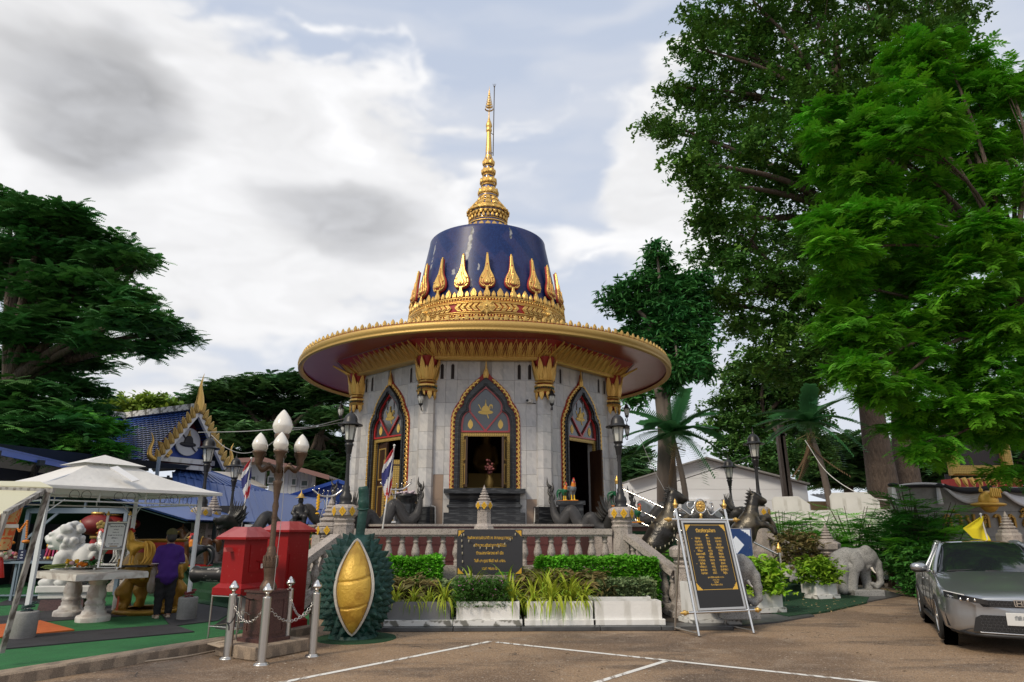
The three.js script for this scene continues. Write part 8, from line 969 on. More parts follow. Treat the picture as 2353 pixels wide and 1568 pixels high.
// flags
function flag(label,a,b,z,cloth,stripes,w = 0.02){
const A = at(...a,z),B = at(...b,z),t = thing('flag',label,'flag',A),L = B.clone().sub(A);part('pole',[bar(V(0,0,0),L,w,8,w*0.8)],M.white,t);part('knob',[sph(w*1.6,L.x,L.y + w,L.z,1,1,1,8)],M.white,t);
const pos =[],col =[],nu = 14,nv = 30,P =(u,v)=>{const l = at(...cloth(0,v),z).sub(A),r = at(...cloth(1,v),z).sub(A),p = l.lerp(r,u);p.z += 0.06*sin(u*9 + v*5)*u;return p;};for(let j = 0;j<nv;j++)for(let i = 0;i<nu;i++)for(const[x,y]of[[0,0],[1,0],[1,1],[0,0],[1,1],[0,1]]){const u =(i + x)/ nu,v =(j + y)/ nv;pos.push(...P(u,v).toArray());col.push(...stripes((i + 0.5)/ nu,(j + 0.5)/ nv));}
const g = new THREE.BufferGeometry();g.setAttribute('position',new THREE.Float32BufferAttribute(pos,3));g.setAttribute('color',new THREE.Float32BufferAttribute(col,3));g.computeVertexNormals();const m = mat([1,1,1],{roughness:0.85,vertexColors:true,side:THREE.DoubleSide,transmission:0.15,thickness:0});const f = new THREE.Mesh(g,m);f.name = 'cloth';f.castShadow = f.receiveShadow = true;t.add(f);
}
const thaiStripes =(u,v)=>{const q = v + u*-0.28 + 0.10;const k =(q % 1.02);const R =[0.42,0.02,0.03],W =[0.62,0.62,0.64],B =[0.025,0.03,0.16];return k<0.14?R:k<0.30?W:k<0.60?B:k<0.74?W:k<0.93?R:W;};
flag('small striped red, white and blue flag before the blue awning',[553,1222],[577,1055],-19.0,(s,v)=>(s?[577 - 3*v,1056 + v*88]:[577 - 22*sin(PI*Math.pow(v,0.8))*0.75 - 14*v,1056 + v*92]),(u,v)=>thaiStripes(1 - u,v));flag('large striped red, white and blue flag in front of the left doorway',[879,1216],[906,1026],-16.9,(s,v)=>(s?[906 - 7*v,1030 + v*105]:[904 - 24*sin(PI*Math.pow(v,0.9))*0.8 - 16*v,1030 + v*122]),(u,v)=>thaiStripes(1 - u,v));
// chrome handrail down the middle of the right stair
{
const top = at(1413,1200,-18.9),land1 = at(1612,1208,-17.6),land2 = at(1654,1208,-17.3),foot = gd(1802,1386),f0 = V(foot.x,0,foot.z),ft = f0.clone().setY(at(1790,1276,foot.z).y),tt = at(1418,1118,-18.9),t = thing('handrail','chrome handrail with gold knobs running down the right stair','handrail',V(foot.x,0,foot.z)),L =(p)=>p.clone().sub(f0);
part('post',[bar(V(0,0,0),L(ft).add(V(0,0.06,0)),0.045,12)],M.chrome,t);part('post',[bar(L(tt).setY(YF - 0.2),L(tt).add(V(0,0.06,0)),0.045,12)],M.chrome,t);for(const p of[ft,tt])part('knob',[lathe([[0.04,0],[0.06,0.02],[0.045,0.05],[0.07,0.08],[0.06,0.13],[0.03,0.16],[0.035,0.18],[0.004,0.24]],14).translate(L(p).x,L(p).y + 0.05,L(p).z)],M.gold,t);
for(const d of[0,0.36,0.66]){const k = V(0,-d,0),P =[tt,land1,land2,ft].map((p)=>L(p).add(k));part('rail',[bar(P[0],P[1],d?0.013:0.022,8),bar(P[1],P[2],d?0.013:0.022,8),bar(P[2],P[3],d?0.013:0.022,8)],M.chrome,t);}
}
// ---------- right side: elephants, planters, walls, buildings, car ----------
M.stoneGrey = mat([1,1,1],{map:rep(graniteT([0.27,0.27,0.265],[0.12,0.12,0.12],[0.42,0.42,0.41]),1.5),roughness:0.75,bumpMap:rep(fineB,2),bumpScale:0.004,tri:true});
function elephant(label,z,fx,fy,k){
const o = gd(fx(1970),fy(1372)).setZ(z),t = thing('elephant_statue',label,'elephant statue',V(at(fx(1970),fy(1340),z).x,0.03,z)),T = t.position,Q =(x,y,d = 0)=>{const p = at(fx(x),fy(y),z + d*k).sub(T);return[p.x,p.y,p.z];},b =(x,y,r,d = 0)=>[...Q(x,y,d),r*k],C =(...l)=>chain(l),leg =(x,x2,d)=>C(b(x,1306,0.17,d),b((x + x2)/ 2,1332,0.115,d),b(x2,1356,0.13,d));
part('body',[skin([...C(b(1930,1289,0.26),b(1946,1286,0.30),b(1966,1287,0.28)),...C(b(1974,1283,0.25,0.04),b(1992,1280,0.25,0.1)),b(1990,1267,0.15,0.2),b(1990,1267,0.15,-0.02),...C(b(2002,1282,0.17,0.12),b(2016,1296,0.11,0.14),b(2022,1318,0.09,0.15),b(2024,1338,0.078,0.15),b(2016,1348,0.065,0.15),b(2006,1342,0.05,0.15)),...C(b(1995,1300,0.16,0.1),b(2003,1306,0.07,0.1)),...leg(1962,1959,0.24),...leg(1984,1997,-0.02),...leg(1936,1938,0.2),...leg(1930,1934,-0.2)].map((x)=>x.length === 4?[x[0],x[1],x[2],x[3],x[3],x[3]]:x),0.022*k,0.016,(x,y)=>{const q = Q(2016,1325);return abs(x - q[0])<0.16*k&&y<q[1]+ 0.3?0.004*sin(y*130 / k):0;})],M.stoneGrey,t);
part('ear',[skin([b(1968,1283,0.14,0.36),b(1974,1296,0.15,0.37),b(1968,1308,0.09,0.36),b(1960,1286,0.08,0.34)].map(([x,y,zz,r])=>[x,y,zz,r,r*1.25,0.045*k]),0.02*k,0.02)],M.stoneGrey,t);
for(const d of[0.27,-0.02])part('tusk',[tube([V(...Q(2003,1305,d)),V(...Q(2008,1313,d + 0.05)),V(...Q(2013,1318,d + 0.1))],(u)=>0.035*k*(1 - 0.7*u),8,8)],mat([0.62,0.58,0.52],{roughness:0.4}),t);part('eye',[sph(0.02*k,...Q(2001,1277,0.27))],M.iron,t);
const A = Q(1943,1358),B = Q(2011,1358);part('plinth',[rbox(B[0]- A[0],0.24*k,0.75*k,0.02,(A[0]+ B[0])/ 2,Q(1970,1366)[1]+ 0.02,0.1)],M.stoneGrey,t);return t;
}
elephant('grey granite elephant statue at the right side of the green steps',-18.7,(x)=>x,(y)=>y,1);elephant('grey granite elephant statue partly hidden by the black signboard',-12.95,(x)=>1704 +(x - 1991)*1.2,(y)=>1276 +(y - 1256)*1.2,0.82);
const leafy = whorl(6,0.115,0.055,0.06,15,0.6);L.lime = leafMat([0.24,0.44,0.04]);
function pottedShrub(lp,ls,px,py,w,turn,o ={}){const g = o.pos??gd(px,py),p = V(g.x,g.y??0,g.z - 0.25);planter(lp,V(p.x,p.y + 0.03,p.z),turn,w,M.white,M.mossy,0.34,w*0.75);hedge('leafy_shrub',ls,'shrub',p.x - w*0.55,p.x + w*0.55,p.y + 0.38,p.y + 0.38 +(o.h??0.55),p.z - w*0.45,p.z + w*0.45,o.geo??leafy,o.leaf??L.shrub,o.n??420,o.seed??5,0.14);}
pottedShrub('white planter in front of the grey elephant','round bright green leafy shrub in the planter in front of the grey elephant',1896,1380,0.66,0.35,{leaf:L.lime,seed:301,h:0.42,n:520});pottedShrub('white planter beside the trunk of the elephant at the signboard','yellow-green leafy shrub behind the tusks of the elephant at the signboard',1768,1413,0.6,0.3,{leaf:L.lime,seed:302,h:0.5,n:480});
pottedShrub('white planter on the steps below the far stair rail','bronze-leaved croton in the planter on the steps below the far stair rail',0,0,0.85,0.4,{pos:U(1,8.95,-3.15).setY(0.30),leaf:L.croton,geo:longLeaf,h:0.75,n:420,seed:303});
planter('small white planter under the black signboard',gd(1640,1440).setY(0.03).add(V(0,0,-0.2)),0.15,0.85,M.white,M.mossy,0.62,0.5);
pottedShrub('white planter behind the car beside the rubble','dense green shrub in the planter behind the car',2122,1350,0.7,1.2,{h:0.4,seed:304,leaf:L.fine,geo:leafy});
{
const p = at(1695,1290,-15.9),t = thing('blue_notice','blue notice board on a stand behind the black signboard','sign',V(p.x,0.3,p.z));const T = canvasTex(128,256,(x)=>{x.fillStyle = '#14386f';x.fillRect(0,0,128,256);x.strokeStyle = x.fillStyle = '#dde3ee';x.beginPath();x.moveTo(64,40);x.lineTo(96,90);x.lineTo(64,140);x.lineTo(32,90);x.fill();thai(x,'ห้องรับบริจาค',64,190,16);kanok(x,124,4,40,PI / 2);});const[g,m]= signFace(0.72,1.0,T);part('panel',[box(0.74,1.02,0.02,0,p.y - 0.1,0)],M.steel,t);part('lettering',[g.translate(0,p.y - 0.1,0.012)],m,t);part('leg',[bar(V(-0.3,0,-0.1),V(-0.3,p.y,0),0.015),bar(V(0.3,0,-0.1),V(0.3,p.y,0),0.015)],M.steel,t);
const R = rng(311),c = gd(2050,1338),h = thing('rubble_heap','heap of broken concrete and timber between elephant and car','rubble',V(c.x,0,c.z));for(let i = 0;i<70;i++){const s = R.in(0.12,0.42),a = R.n()*0.8,b = R.n()*0.6,y = max(0.05,0.62 - Math.hypot(a,b)*0.5)*R();piece('fragment',boxUV(rbox(s,s*R.in(0.2,0.5),s*R.in(0.4,0.8),0.015)),[M.concrete,M.slate,M.marbleWorn,M.bark][R()*4|0],h,M4([a,y + 0.05,b],[R.n(),R()*6,R.n()]));}
planter('grey empty planter trough lying before the rubble heap',gd(2058,1342).add(V(0.1,0.02,0.4)),0.3,0.75,M.concrete,M.concrete,0.3,0.4);
}
// white boundary wall with sloping copings
{
const a = at(1440,1178,-28),b = at(2075,1172,-23.5),t = thing('boundary_wall','white boundary wall with sloping blocks along its top behind the shrubs','wall',V(a.x,0,a.z)),L = b.clone().sub(a),n = V(-L.z,0,L.x).normalize(),h = a.y,P =(u,y,o)=>V(L.x*u,y,L.z*u).addScaledVector(n,o);
part('wall_body',[sbar(P(-0.05,h / 2,0),P(1.1,h / 2,0),0.3,h)],M.white,t);part('moulding',[sbar(P(-0.05,h - 0.42,0.16),P(1.1,h - 0.42,0.16),0.10,0.10)],M.white,t);
for(const[u0,u1,k]of[[0.05,0.11,0.45],[0.23,0.33,0.4],[0.57,0.70,0.5],[0.77,0.93,0.6]]){const d = L.length(),pr = ext([[0,0],[(u1 - u0)*d,0],[(u1 - u0)*d,k*0.45],[(u1 - u0)*d - 0.35,k],[0.1,k],[0,k*0.8]],0.5).translate(0,0,-0.25);piece('coping_block',boxUV(pr),M.white,t,new THREE.Matrix4().makeBasis(V(L.x,0,L.z).normalize(),V(0,1,0),n.clone()).setPosition(P(u0,h - 0.005,-0.1)));}
}
{
const z = -46,q =(px,py)=>at(px,py,z),o = q(1620,1150),t = thing('warehouse','white block-built warehouse with a low gable behind the horses','warehouse',V(o.x,0,z)),S =[[1380,1130],[1444,1109],[1618,1056],[1854,1116],[1858,1150]].map(([x,y])=>{const p = q(x,y);return[p.x - o.x,p.y];}),w = mat([1,1,1],{map:rep(tex(256,256,(u,v)=>{const n = fbm(u*5,v*5,5,6,471),s = sstep(0.6,0.8,fbm(u*20,v*2,2,4,473));return mix3([0.76,0.78,0.82],[0.5,0.5,0.5],s*0.4).map((c)=>c*(0.88 + 0.18*n));}),0.12),roughness:0.85,tri:true});
const right = S[3][0],left = S[0][0];part('wall',[ext([[left,0],[right + 0.1,0],...S.slice(1,4).reverse(),[left,S[0][1]]],0.3).translate(0,0,-0.3),box(0.3,S[3][1],14,right,S[3][1]/ 2,-7.3)],w,t);const top =(x)=>{for(let i = 1;i<4;i++)if(x<= S[i][0])return lerp(S[i - 1][1],S[i][1],(x - S[i - 1][0])/(S[i][0]- S[i - 1][0]));return S[3][1];};
for(let y = 0.7;y<7.4;y += 0.72){let x0 = left;while(x0<right&&top(x0)<y + 0.05)x0 += 0.2;let x1 = right;while(x1>x0&&top(x1)<y + 0.05)x1 -= 0.2;if(x1>x0 + 0.5)part('course_joint',[bx(x0,x1,y - 0.012,y + 0.012,0.0,0.012)],mat([0.6,0.61,0.63]),t);}
part('roof',[0,1].map((i)=>sbar(V(S[1 + i][0],S[1 + i][1]+ 0.08,-6),V(S[2 + i][0],S[2 + i][1]+ 0.08,-6),13,0.1)),M.concrete,t);const a = q(1558,1172),b = q(1630,1148);const f = part('window',[ext(ringShape([[a.x - o.x,a.y],[b.x - o.x,a.y],[b.x - o.x,b.y],[a.x - o.x,b.y]],[[a.x - o.x + 0.25,a.y + 0.15],[b.x - o.x - 0.25,a.y + 0.15],[b.x - o.x - 0.25,b.y - 0.12],[a.x - o.x + 0.25,b.y - 0.12]]),0.25)],w,t);part('pane',[bx(a.x - o.x + 0.2,b.x - o.x - 0.2,a.y + 0.12,b.y - 0.1,0,0.04)],M.glassDark,f);
const h = at(1962,1150,-40),s = thing('hut','small hut with a grey corrugated roof behind the boundary wall','hut',V(h.x,0,-40)),A =(px,py)=>at(px,py,-40).sub(V(h.x,0,-40));part('roof_sheet',[corrugated(A(1905,1150),A(2030,1149),A(2030,1127).add(V(0,0,-3)),A(1915,1131).add(V(0,0,-3)),0.28,0.05)],M.concrete,s);part('wall',[box(5.2,A(1960,1152).y,3,A(1970,1150).x,A(1960,1152).y / 2,-1.8)],mat([0.25,0.17,0.09]),s);part('fascia',[sbar(A(1905,1152),A(2030,1151),0.1,0.2)],M.white,s);
}
{
const z = -20.6,tl = at(2057,1119,z),tr = at(2420,1128,z),t = thing('sign_wall','rough concrete wall with large gold letters and black and white drapes','wall',V(tl.x,0,z)),X =(px)=>at(px,1180,z).x - tl.x,Y =(py)=>at(2200,py,z).y,w = tr.x - tl.x + 3;part('wall_body',[rbox(w,tl.y,0.4,0.02,w / 2,tl.y / 2,-0.22)],M.concrete,t);
for(let i = 1;i<4;i++)part('joint',[bx(0.02,w,tl.y*i / 4 - 0.006,tl.y*i / 4 + 0.006,-0.021,-0.012)],M.slate,t);
const k =(Y(1184)- Y(1211))/ 7,lm = mat([0.42,0.235,0.035],{roughness:0.45,metalness:0.2});for(const[c,px]of[['ค',2166],['า',2193],['ย',2220],['ต',2252],['า',2283],['ก',2312],['ส',2344],['น',2376]]){const{g}= cutLetter(c,k,k*1.25,0.08);piece('letter',g,lm,t,M4([X(px),Y(1211),0.03]));}for(const[px,py,pts]of[[2190,1178,[[0,0],[0,2]]],[2346,1177,[[0,0],[2,2],[4,1],[4,0],[0,0]]]])piece('letter',mergeGeometries(pts.slice(1).map((p,i)=>sbar(V(pts[i][0]*k,pts[i][1]*k,0),V(p[0]*k,p[1]*k,0),k,0.08))),lm,t,M4([X(px),Y(py),0.03]));
const sw =(pa,pb,sag,m,dz,wd)=>{const A = at(...pa,z).sub(V(tl.x,0,z)),B = at(...pb,z).sub(V(tl.x,0,z));const gs =[0,1,2,3].map((j)=>tube(Array.from({length:9},(_,i)=>{const u = i / 8,s = 4*u*(1 - u);return A.clone().lerp(B,u).add(V(0,-sag*s*(0.55 + 0.16*j),dz + 0.03*j));}),wd,7,20,true,0.5));part('drape',[mergeGeometries(gs)],m,t);};const cw = mat([0.62,0.62,0.66],{roughness:0.9}),cb = mat([0.014,0.014,0.018],{roughness:0.9});
sw([2166,1119],[2272,1124],0.42,cw,0.03,0.05);sw([2062,1118],[2170,1117],-0.06,cw,0.02,0.04);sw([2070,1119],[2166,1119],-0.02,cb,0.05,0.04);sw([2164,1117],[2272,1120],0.16,cb,0.05,0.06);sw([2300,1130],[2420,1126],0.45,cw,0.03,0.06);sw([2290,1124],[2420,1120],0.1,cb,0.05,0.06);
for(const px of[2060,2163])part('drape_tail',[tube([V(X(px),tl.y + 0.02,0.05),V(X(px)- 0.02,tl.y - 0.25,0.08),V(X(px),tl.y - 0.52,0.05)],(u)=>0.05 + 0.05*u,8,8,true,0.5)],cw,t);part('drape_knot',[2060,2163].map((px)=>sph(0.11,X(px),tl.y + 0.05,0.05,1.5,0.6,1)),cb,t);
const c = at(2272,1160,z + 0.4),h = thing('hat_emblem','gilded hat-shaped emblem on the draped concrete wall','emblem',c);part('brim',[sph(0.52,0,0,0,1,0.16,0.6)],M.goldStatue,h);part('crown',[sph(0.28,0.02,0.08,0,1,1.15,0.8),lathe([[0.05,0.36],[0.06,0.42],[0.02,0.5],[0.003,0.6]],10,-0.16,0,0)],M.goldStatue,h);for(let i = 0;i<5;i++)part('plume',[tube([V(0.0 + i*0.06,0.2,0.2),V(0.06 + i*0.06,0.46,0.14),V(0.2 + i*0.05,0.34,0.1)],(u)=>0.045*(1 - 0.6*u),6,8)],M.goldStatue,h);
const ff = at(2242,1032,-25.5),F = thing('gilded_frame','ornate gilded frame standing among the branches above the concrete wall','frame',ff),fw = 1.15,fh = 0.95;part('frame',[ext(ringShape([[-fw,-fh],[fw,-fh],[fw,fh],[-fw,fh]],[[-fw + 0.25,-fh + 0.25],[fw - 0.25,-fh + 0.25],[fw - 0.25,fh - 0.25],[-fw + 0.25,fh - 0.25]]),0.2,0.06)],M.patternGold,F);part('backing',[box(fw*1.8,fh*1.8,0.05,0,0,0.02)],mat([0.03,0.025,0.03]),F);for(let i = 0;i<9;i++)piece('gilded_flame',boxUV(M.petal(0.3,0.42,0.08)),M.gold,F,M4([(i - 4)*0.28,-fh - 0.15,0.15],[0,0,PI + 0.3]));part('painted_base',[box(fw*2.4,0.3,0.5,0,-fh - 0.35,0)],M.red,F);part('post',[bar(V(-1.2,-ff.y,-0.1),V(-1.2,-fh,-0.1),0.1),bar(V(1.2,-ff.y,-0.1),V(1.2,-fh,-0.1),0.1)],M.iron,F);
stonePost('stone_post','ringed granite finial post behind the roof of the car',V(at(2318,1225,-17.5).x,0,-17.5),{s:0.8,h:at(2318,1222,-17.5).y,fs:0.95});const yl = mat([0.72,0.62,0.01]);
flag('plain yellow flag on a short pole behind the roof of the car',[2271,1245],[2254,1184],-17.0,(s,v)=>(s?[2257 + 17*v,1186 + v*58]:[2255 -(v<0.55?42*v / 0.55:42 -(v - 0.55)*50),1187 + v*50]),()=>[0.72,0.60,0.012]);
}
// utility poles
{const b = at(1818,1150,-40),P =(x,y)=>at(x,y,-40).sub(b.clone().setY(0));for(const[d,l]of[[0,'weathered concrete utility pole, right one of the leaning pair by the palm'],[-11,'weathered concrete utility pole, left one of the leaning pair by the palm']]){const t = thing('utility_pole',l,'utility pole',b.clone().setY(0),0);part('pole',[sbar(P(1819 + d,1150).setY(0),P(1793 + d*0.3,978 - d*1.5),0.32,0.3)],M.barkGrey,t);part('fitting',[box(0.4,0.12,0.4).translate(...P(1797 + d*0.3,1000).toArray()),box(0.25,0.4,0.3).translate(...P(1800 + d*0.3,1040).toArray())],M.concrete,t);}}
// ---------- silver sedan ----------
{
const th = -27*PI / 180,t = thing('sedan_car','silver grey sedan car parked at the right edge facing the camera','car',[7.30,0.06,-9.74],th);
const paint = mat([0.36,0.38,0.41],{metalness:0.8,roughness:0.28,clearcoat:1,clearcoatRoughness:0.04}),blk = mat([0.010,0.010,0.011],{roughness:0.5}),rub = mat([0.014,0.014,0.014],{roughness:0.85});
// stations from the nose (z = 0) to the tail: half width low, at the shoulder, heights of sill, crease, shoulder and centre line
const st =[[0.02,0.52,0.60,0.26,0.48,0.66,0.70],[-0.10,0.76,0.78,0.20,0.46,0.70,0.755],[-0.30,0.86,0.85,0.17,0.46,0.745,0.80],[-0.60,0.895,0.865,0.17,0.48,0.80,0.865],[-1.0,0.90,0.85,0.18,0.50,0.87,0.93],[-1.45,0.895,0.83,0.19,0.52,0.925,0.975],[-2.0,0.89,0.84,0.19,0.53,0.94,0.96],[-3.0,0.89,0.845,0.19,0.55,0.97,0.98],[-3.7,0.90,0.85,0.20,0.56,1.0,1.02],[-4.3,0.86,0.80,0.24,0.56,1.0,1.03],[-4.66,0.70,0.68,0.34,0.58,0.94,0.97]];
const ring =(s)=>{const[z,wl,ws,yb,ym,ys,yc]= s;return[[0,yb + 0.02],[wl*0.86,yb],[wl*0.97,yb + 0.08],[wl,ym],[wl*0.985,lerp(ym,ys,0.55)],[ws,ys - 0.015],[ws*0.93,ys + 0.012],[ws*0.62,lerp(ys,yc,0.62)],[ws*0.58,lerp(ys,yc,0.8)],[0,yc]].map(([x,y])=>[x,y,z]);};
const loft =(rings)=>{const pos =[];for(let i = 1;i<rings.length;i++)for(let j = 1;j<rings[i].length;j++)for(const s of[1,-1]){const q =[rings[i - 1][j - 1],rings[i][j - 1],rings[i][j],rings[i - 1][j]].map(([x,y,z])=>V(x*s,y,z)),o = s>0?[0,2,1,0,3,2]:[0,1,2,0,2,3];for(const k of o)pos.push(...q[k].toArray());}const g = new THREE.BufferGeometry();g.setAttribute('position',new THREE.Float32BufferAttribute(pos,3));return g;};
const fine =[];for(let i = 0;i<st.length - 1;i++)for(let k = 0;k<4;k++){const u = k / 4,p0 = st[max(0,i - 1)],p1 = st[i],p2 = st[i + 1],p3 = st[min(st.length - 1,i + 2)];fine.push(ring(p1.map((_,c)=>0.5*(2*p1[c]+(p2[c]- p0[c])*u +(2*p0[c]- 5*p1[c]+ 4*p2[c]- p3[c])*u*u +(3*p1[c]- p0[c]- 3*p2[c]+ p3[c])*u*u*u))));}fine.push(ring(st[st.length - 1]));
const smooth =(g)=>{const m = new Map(),p = g.attributes.position,key =(i)=>[0,1,2].map((c)=>Math.round(p.getComponent(i,c)*2000)).join(),nn =[];for(let i = 0;i<p.count;i += 3){const a = V().fromBufferAttribute(p,i),n = V().fromBufferAttribute(p,i + 1).sub(a).cross(V().fromBufferAttribute(p,i + 2).sub(a));for(let k = 0;k<3;k++){const q = key(i + k);if(!m.has(q))m.set(q,V());m.get(q).add(n);}}for(let i = 0;i<p.count;i++)nn.push(...m.get(key(i)).clone().normalize().toArray());g.setAttribute('normal',new THREE.Float32BufferAttribute(nn,3));return fix(g);};
const nose = ring([0.02,0.52,0.60,0.26,0.48,0.66,0.70]).map(([x,y])=>[x*0.96,lerp(0.48,y,0.9),0.05]),front =[nose.map(([x,y,z])=>[x*0.001,0.48 +(y - 0.48)*0.001,z + 0.01]),nose];
part('body',[smooth(loft([...front,...fine,fine[fine.length - 1].map(([x,y,z])=>[x*0.01,0.6,z - 0.02])]))],paint,t);
const gh =[[-1.42,0.66,0.955],[-1.75,0.64,1.15],[-2.12,0.575,1.345],[-2.35,0.56,1.395],[-2.8,0.555,1.412],[-3.3,0.54,1.36],[-3.9,0.50,1.17],[-4.3,0.48,1.03]],rg =([z,w,y])=>[[0.80,0.93,z],[lerp(0.80,w,0.5),lerp(0.93,y,0.5),z],[w + 0.015,y - 0.045,z],[w*0.90,y - 0.008,z],[w*0.5,y + 0.004,z],[0,y + 0.01,z]];
part('cabin',[smooth(loft(gh.map(rg)))],M.glassDark,t);
const strip =(P,w)=>tube(P.map((p)=>V(...p)),w,8,16,true,0.6);for(const s of[1,-1]){part('roof_pillar',[strip([[s*0.80,0.94,-1.36],[s*0.70,1.16,-1.74],[s*0.59,1.345,-2.12],[s*0.575,1.385,-2.6],[s*0.55,1.33,-3.35],[s*0.54,1.15,-3.95]],0.045),strip([[s*0.81,0.94,-2.55],[s*0.66,1.2,-2.6],[s*0.575,1.375,-2.62]],0.035)],paint,t);part('window_trim',[strip([[s*0.84,0.955,-1.5],[s*0.85,0.97,-2.6],[s*0.84,1.0,-3.8]],0.016)],M.chrome,t);
const mir = new THREE.Group();mir.name = 'side_mirror';t.add(mir);part('mirror_shell',[skin([[s*0.99,1.005,-1.68,0.125,0.075,0.085],cap([s*0.86,0.95,-1.7],0.035,[s*0.96,0.98,-1.7],0.03)],0.015,0.015)],paint,mir);part('mirror_base',[sph(0.115,s*0.99,0.955,-1.68,1,0.3,0.7)],blk,mir);
for(const z of[-0.91,-3.645]){const w = new THREE.Group();w.name = 'wheel';w.position.set(s*0.80,0.325,z);t.add(w);part('tyre',[lathe([[0.22,-0.11],[0.30,-0.115],[0.325,-0.09],[0.327,0.09],[0.30,0.115],[0.22,0.11]],32).rotateZ(PI / 2)],rub,w);part('rim',[lathe([[0.235,0.10],[0.245,0.118],[0.22,0.10],[0.2,0.03],[0,0.03]],28).rotateZ(-s*PI / 2),...[0,1,2,3,4].map((i)=>box(0.02,0.2,0.06,s*0.085,0.12,0).rotateX(i*1.2566)),cyl(0.05,0.05,0.02).rotateZ(PI / 2).translate(s*0.09,0,0)],M.steel,w);part('wheel_arch',[lathe([[0.34,-0.07],[0.395,-0.07],[0.395,0.100],[0.34,0.100]],32,0,0,0,false,0,PI).rotateZ(PI / 2).rotateX(s>0?PI / 2:PI / 2).scale(s,1,1)],blk,w);}
part('sill',[sbar(V(s*0.86,0.19,-1.3),V(s*0.86,0.19,-3.25),0.06,0.07)],blk,t);part('door_line',[strip([[s*0.905,0.28,-1.45],[s*0.91,0.60,-1.45],[s*0.868,0.92,-1.52]],0.006),strip([[s*0.90,0.3,-2.55],[s*0.902,0.62,-2.55],[s*0.862,0.95,-2.55]],0.006)],blk,t);part('door_handle',[rbox(0.03,0.03,0.17,0.01,s*0.895,0.80,-2.35)],paint,t);
const hl =(o)=>[[0.36,0.60],[0.62,0.615],[0.80,0.665],[0.83,0.74],[0.62,0.71],[0.36,0.665]].map(([x,y])=>[x,y + o]);const surf =(x)=>-0.02 - 0.55*Math.pow(max(0,x - 0.40)/ 0.45,2.0)*0.62;const bendG =(g,dz)=>{const p = g.attributes.position;for(let i = 0;i<p.count;i++)p.setXYZ(i,s*p.getX(i),p.getY(i),surf(p.getX(i))+ dz + p.getZ(i));if(s<0)for(let i = 0;i<p.count;i += 3)for(let c = 0;c<3;c++){const a = p.array[(i + 1)*3 + c];p.array[(i + 1)*3 + c]= p.array[(i + 2)*3 + c];p.array[(i + 2)*3 + c]= a;}g.computeVertexNormals();return g;};
const hd = new THREE.Group();hd.name = 'headlight';t.add(hd);part('lamp_housing',Array.from({length:10},(_,i)=>{const x0 = lerp(0.36,0.84,i / 10),x1 = lerp(0.36,0.84,(i + 1)/ 10),lo =(x)=>lerp(0.595,0.665,(x - 0.36)/ 0.48),up =(x)=>lerp(0.66,0.745,(x - 0.36)/ 0.48);return bendG(ext([[x0,lo(x0)],[x1,lo(x1)],[x1,up(x1)],[x0,up(x0)]],0.06),0.09);}),M.glassDark,hd);part('light_strip',[bendG(ext([[0.62,0.70],[0.84,0.735],[0.84,0.752],[0.62,0.717]],0.06),0.085),bendG(ext([[0.78,0.665],[0.80,0.665],[0.825,0.735],[0.80,0.735]],0.06),0.085)],mat([0.75,0.75,0.75],{roughness:0.2}),hd);part('projector',[0.50,0.58,0.66].map((x)=>sph(0.026,s*x,0.65,surf(x)+ 0.138,1,1,0.5,10)),M.chrome,hd);
part('air_vent',[bendG(ext([[0.78,0.26],[0.84,0.27],[0.86,0.50],[0.83,0.50],[0.80,0.38]],0.04),0.045)],blk,t);}
const fr =(pts,d,z,m,n)=>part(n,[ext(pts,d).translate(0,0,z)],m,t);fr([[-0.42,0.565],[0.42,0.565],[0.50,0.655],[-0.50,0.655]],0.03,0.045,blk,'grille');fr([[-0.58,0.24],[0.58,0.24],[0.53,0.42],[0.46,0.46],[-0.46,0.46],[-0.53,0.42]],0.03,0.045,blk,'lower_grille');
const hexs =[];for(let i = -11;i<= 11;i++)for(let j = 0;j<5;j++){const x = i*0.046,y = 0.275 + j*0.04;if(abs(x)<0.50 - j*0.01)hexs.push(fix(new THREE.TorusGeometry(0.021,0.003,3,6)).translate(x +(j % 2)*0.023,y,0.078));}for(let i = -9;i<= 9;i++)for(let j = 0;j<2;j++)hexs.push(fix(new THREE.TorusGeometry(0.021,0.003,3,6)).translate(i*0.045 + j*0.022,0.59 + j*0.038,0.078));part('grille_mesh',[mergeGeometries(hexs)],mat([0.05,0.05,0.055],{roughness:0.3}),t).userData.kind = 'stuff';
part('lower_lip',[strip([[-0.80,0.22,-0.28],[-0.55,0.20,0.03],[0,0.195,0.09],[0.55,0.20,0.03],[0.80,0.22,-0.28]],0.022)],blk,t);part('lip_trim',[strip([[-0.50,0.235,0.075],[0,0.23,0.10],[0.50,0.235,0.075]],0.008)],M.chrome,t);
part('emblem',[ext(ringShape([[-0.055,-0.042],[0.055,-0.042],[0.062,0.045],[-0.062,0.045]],[[-0.044,-0.032],[0.044,-0.032],[0.05,0.035],[-0.05,0.035]]),0.012).translate(0,0.625,0.085),bx(-0.034,-0.020,0.598,0.655,0.085,0.1),bx(0.020,0.034,0.598,0.655,0.085,0.1),bx(-0.02,0.02,0.62,0.634,0.085,0.099)],M.chrome,t);
const T = canvasTex(256,120,(x)=>{x.fillStyle = '#c9cac9';x.fillRect(0,0,256,120);x.strokeStyle = '#6d6f72';x.globalAlpha = 0.8;for(let d = -2;d<3;d++){x.globalAlpha = 0.3;thai(x,'กต ๓',120 + d*3,66,40,'center',1.4);}});const[pg,pm]= signFace(0.34,0.155,T);const pl = part('number_plate',[rbox(0.35,0.165,0.015,0.006,0,0.42,0.085)],M.white,t);part('plate_print',[pg.translate(0,0.42,0.0945)],pm,pl);
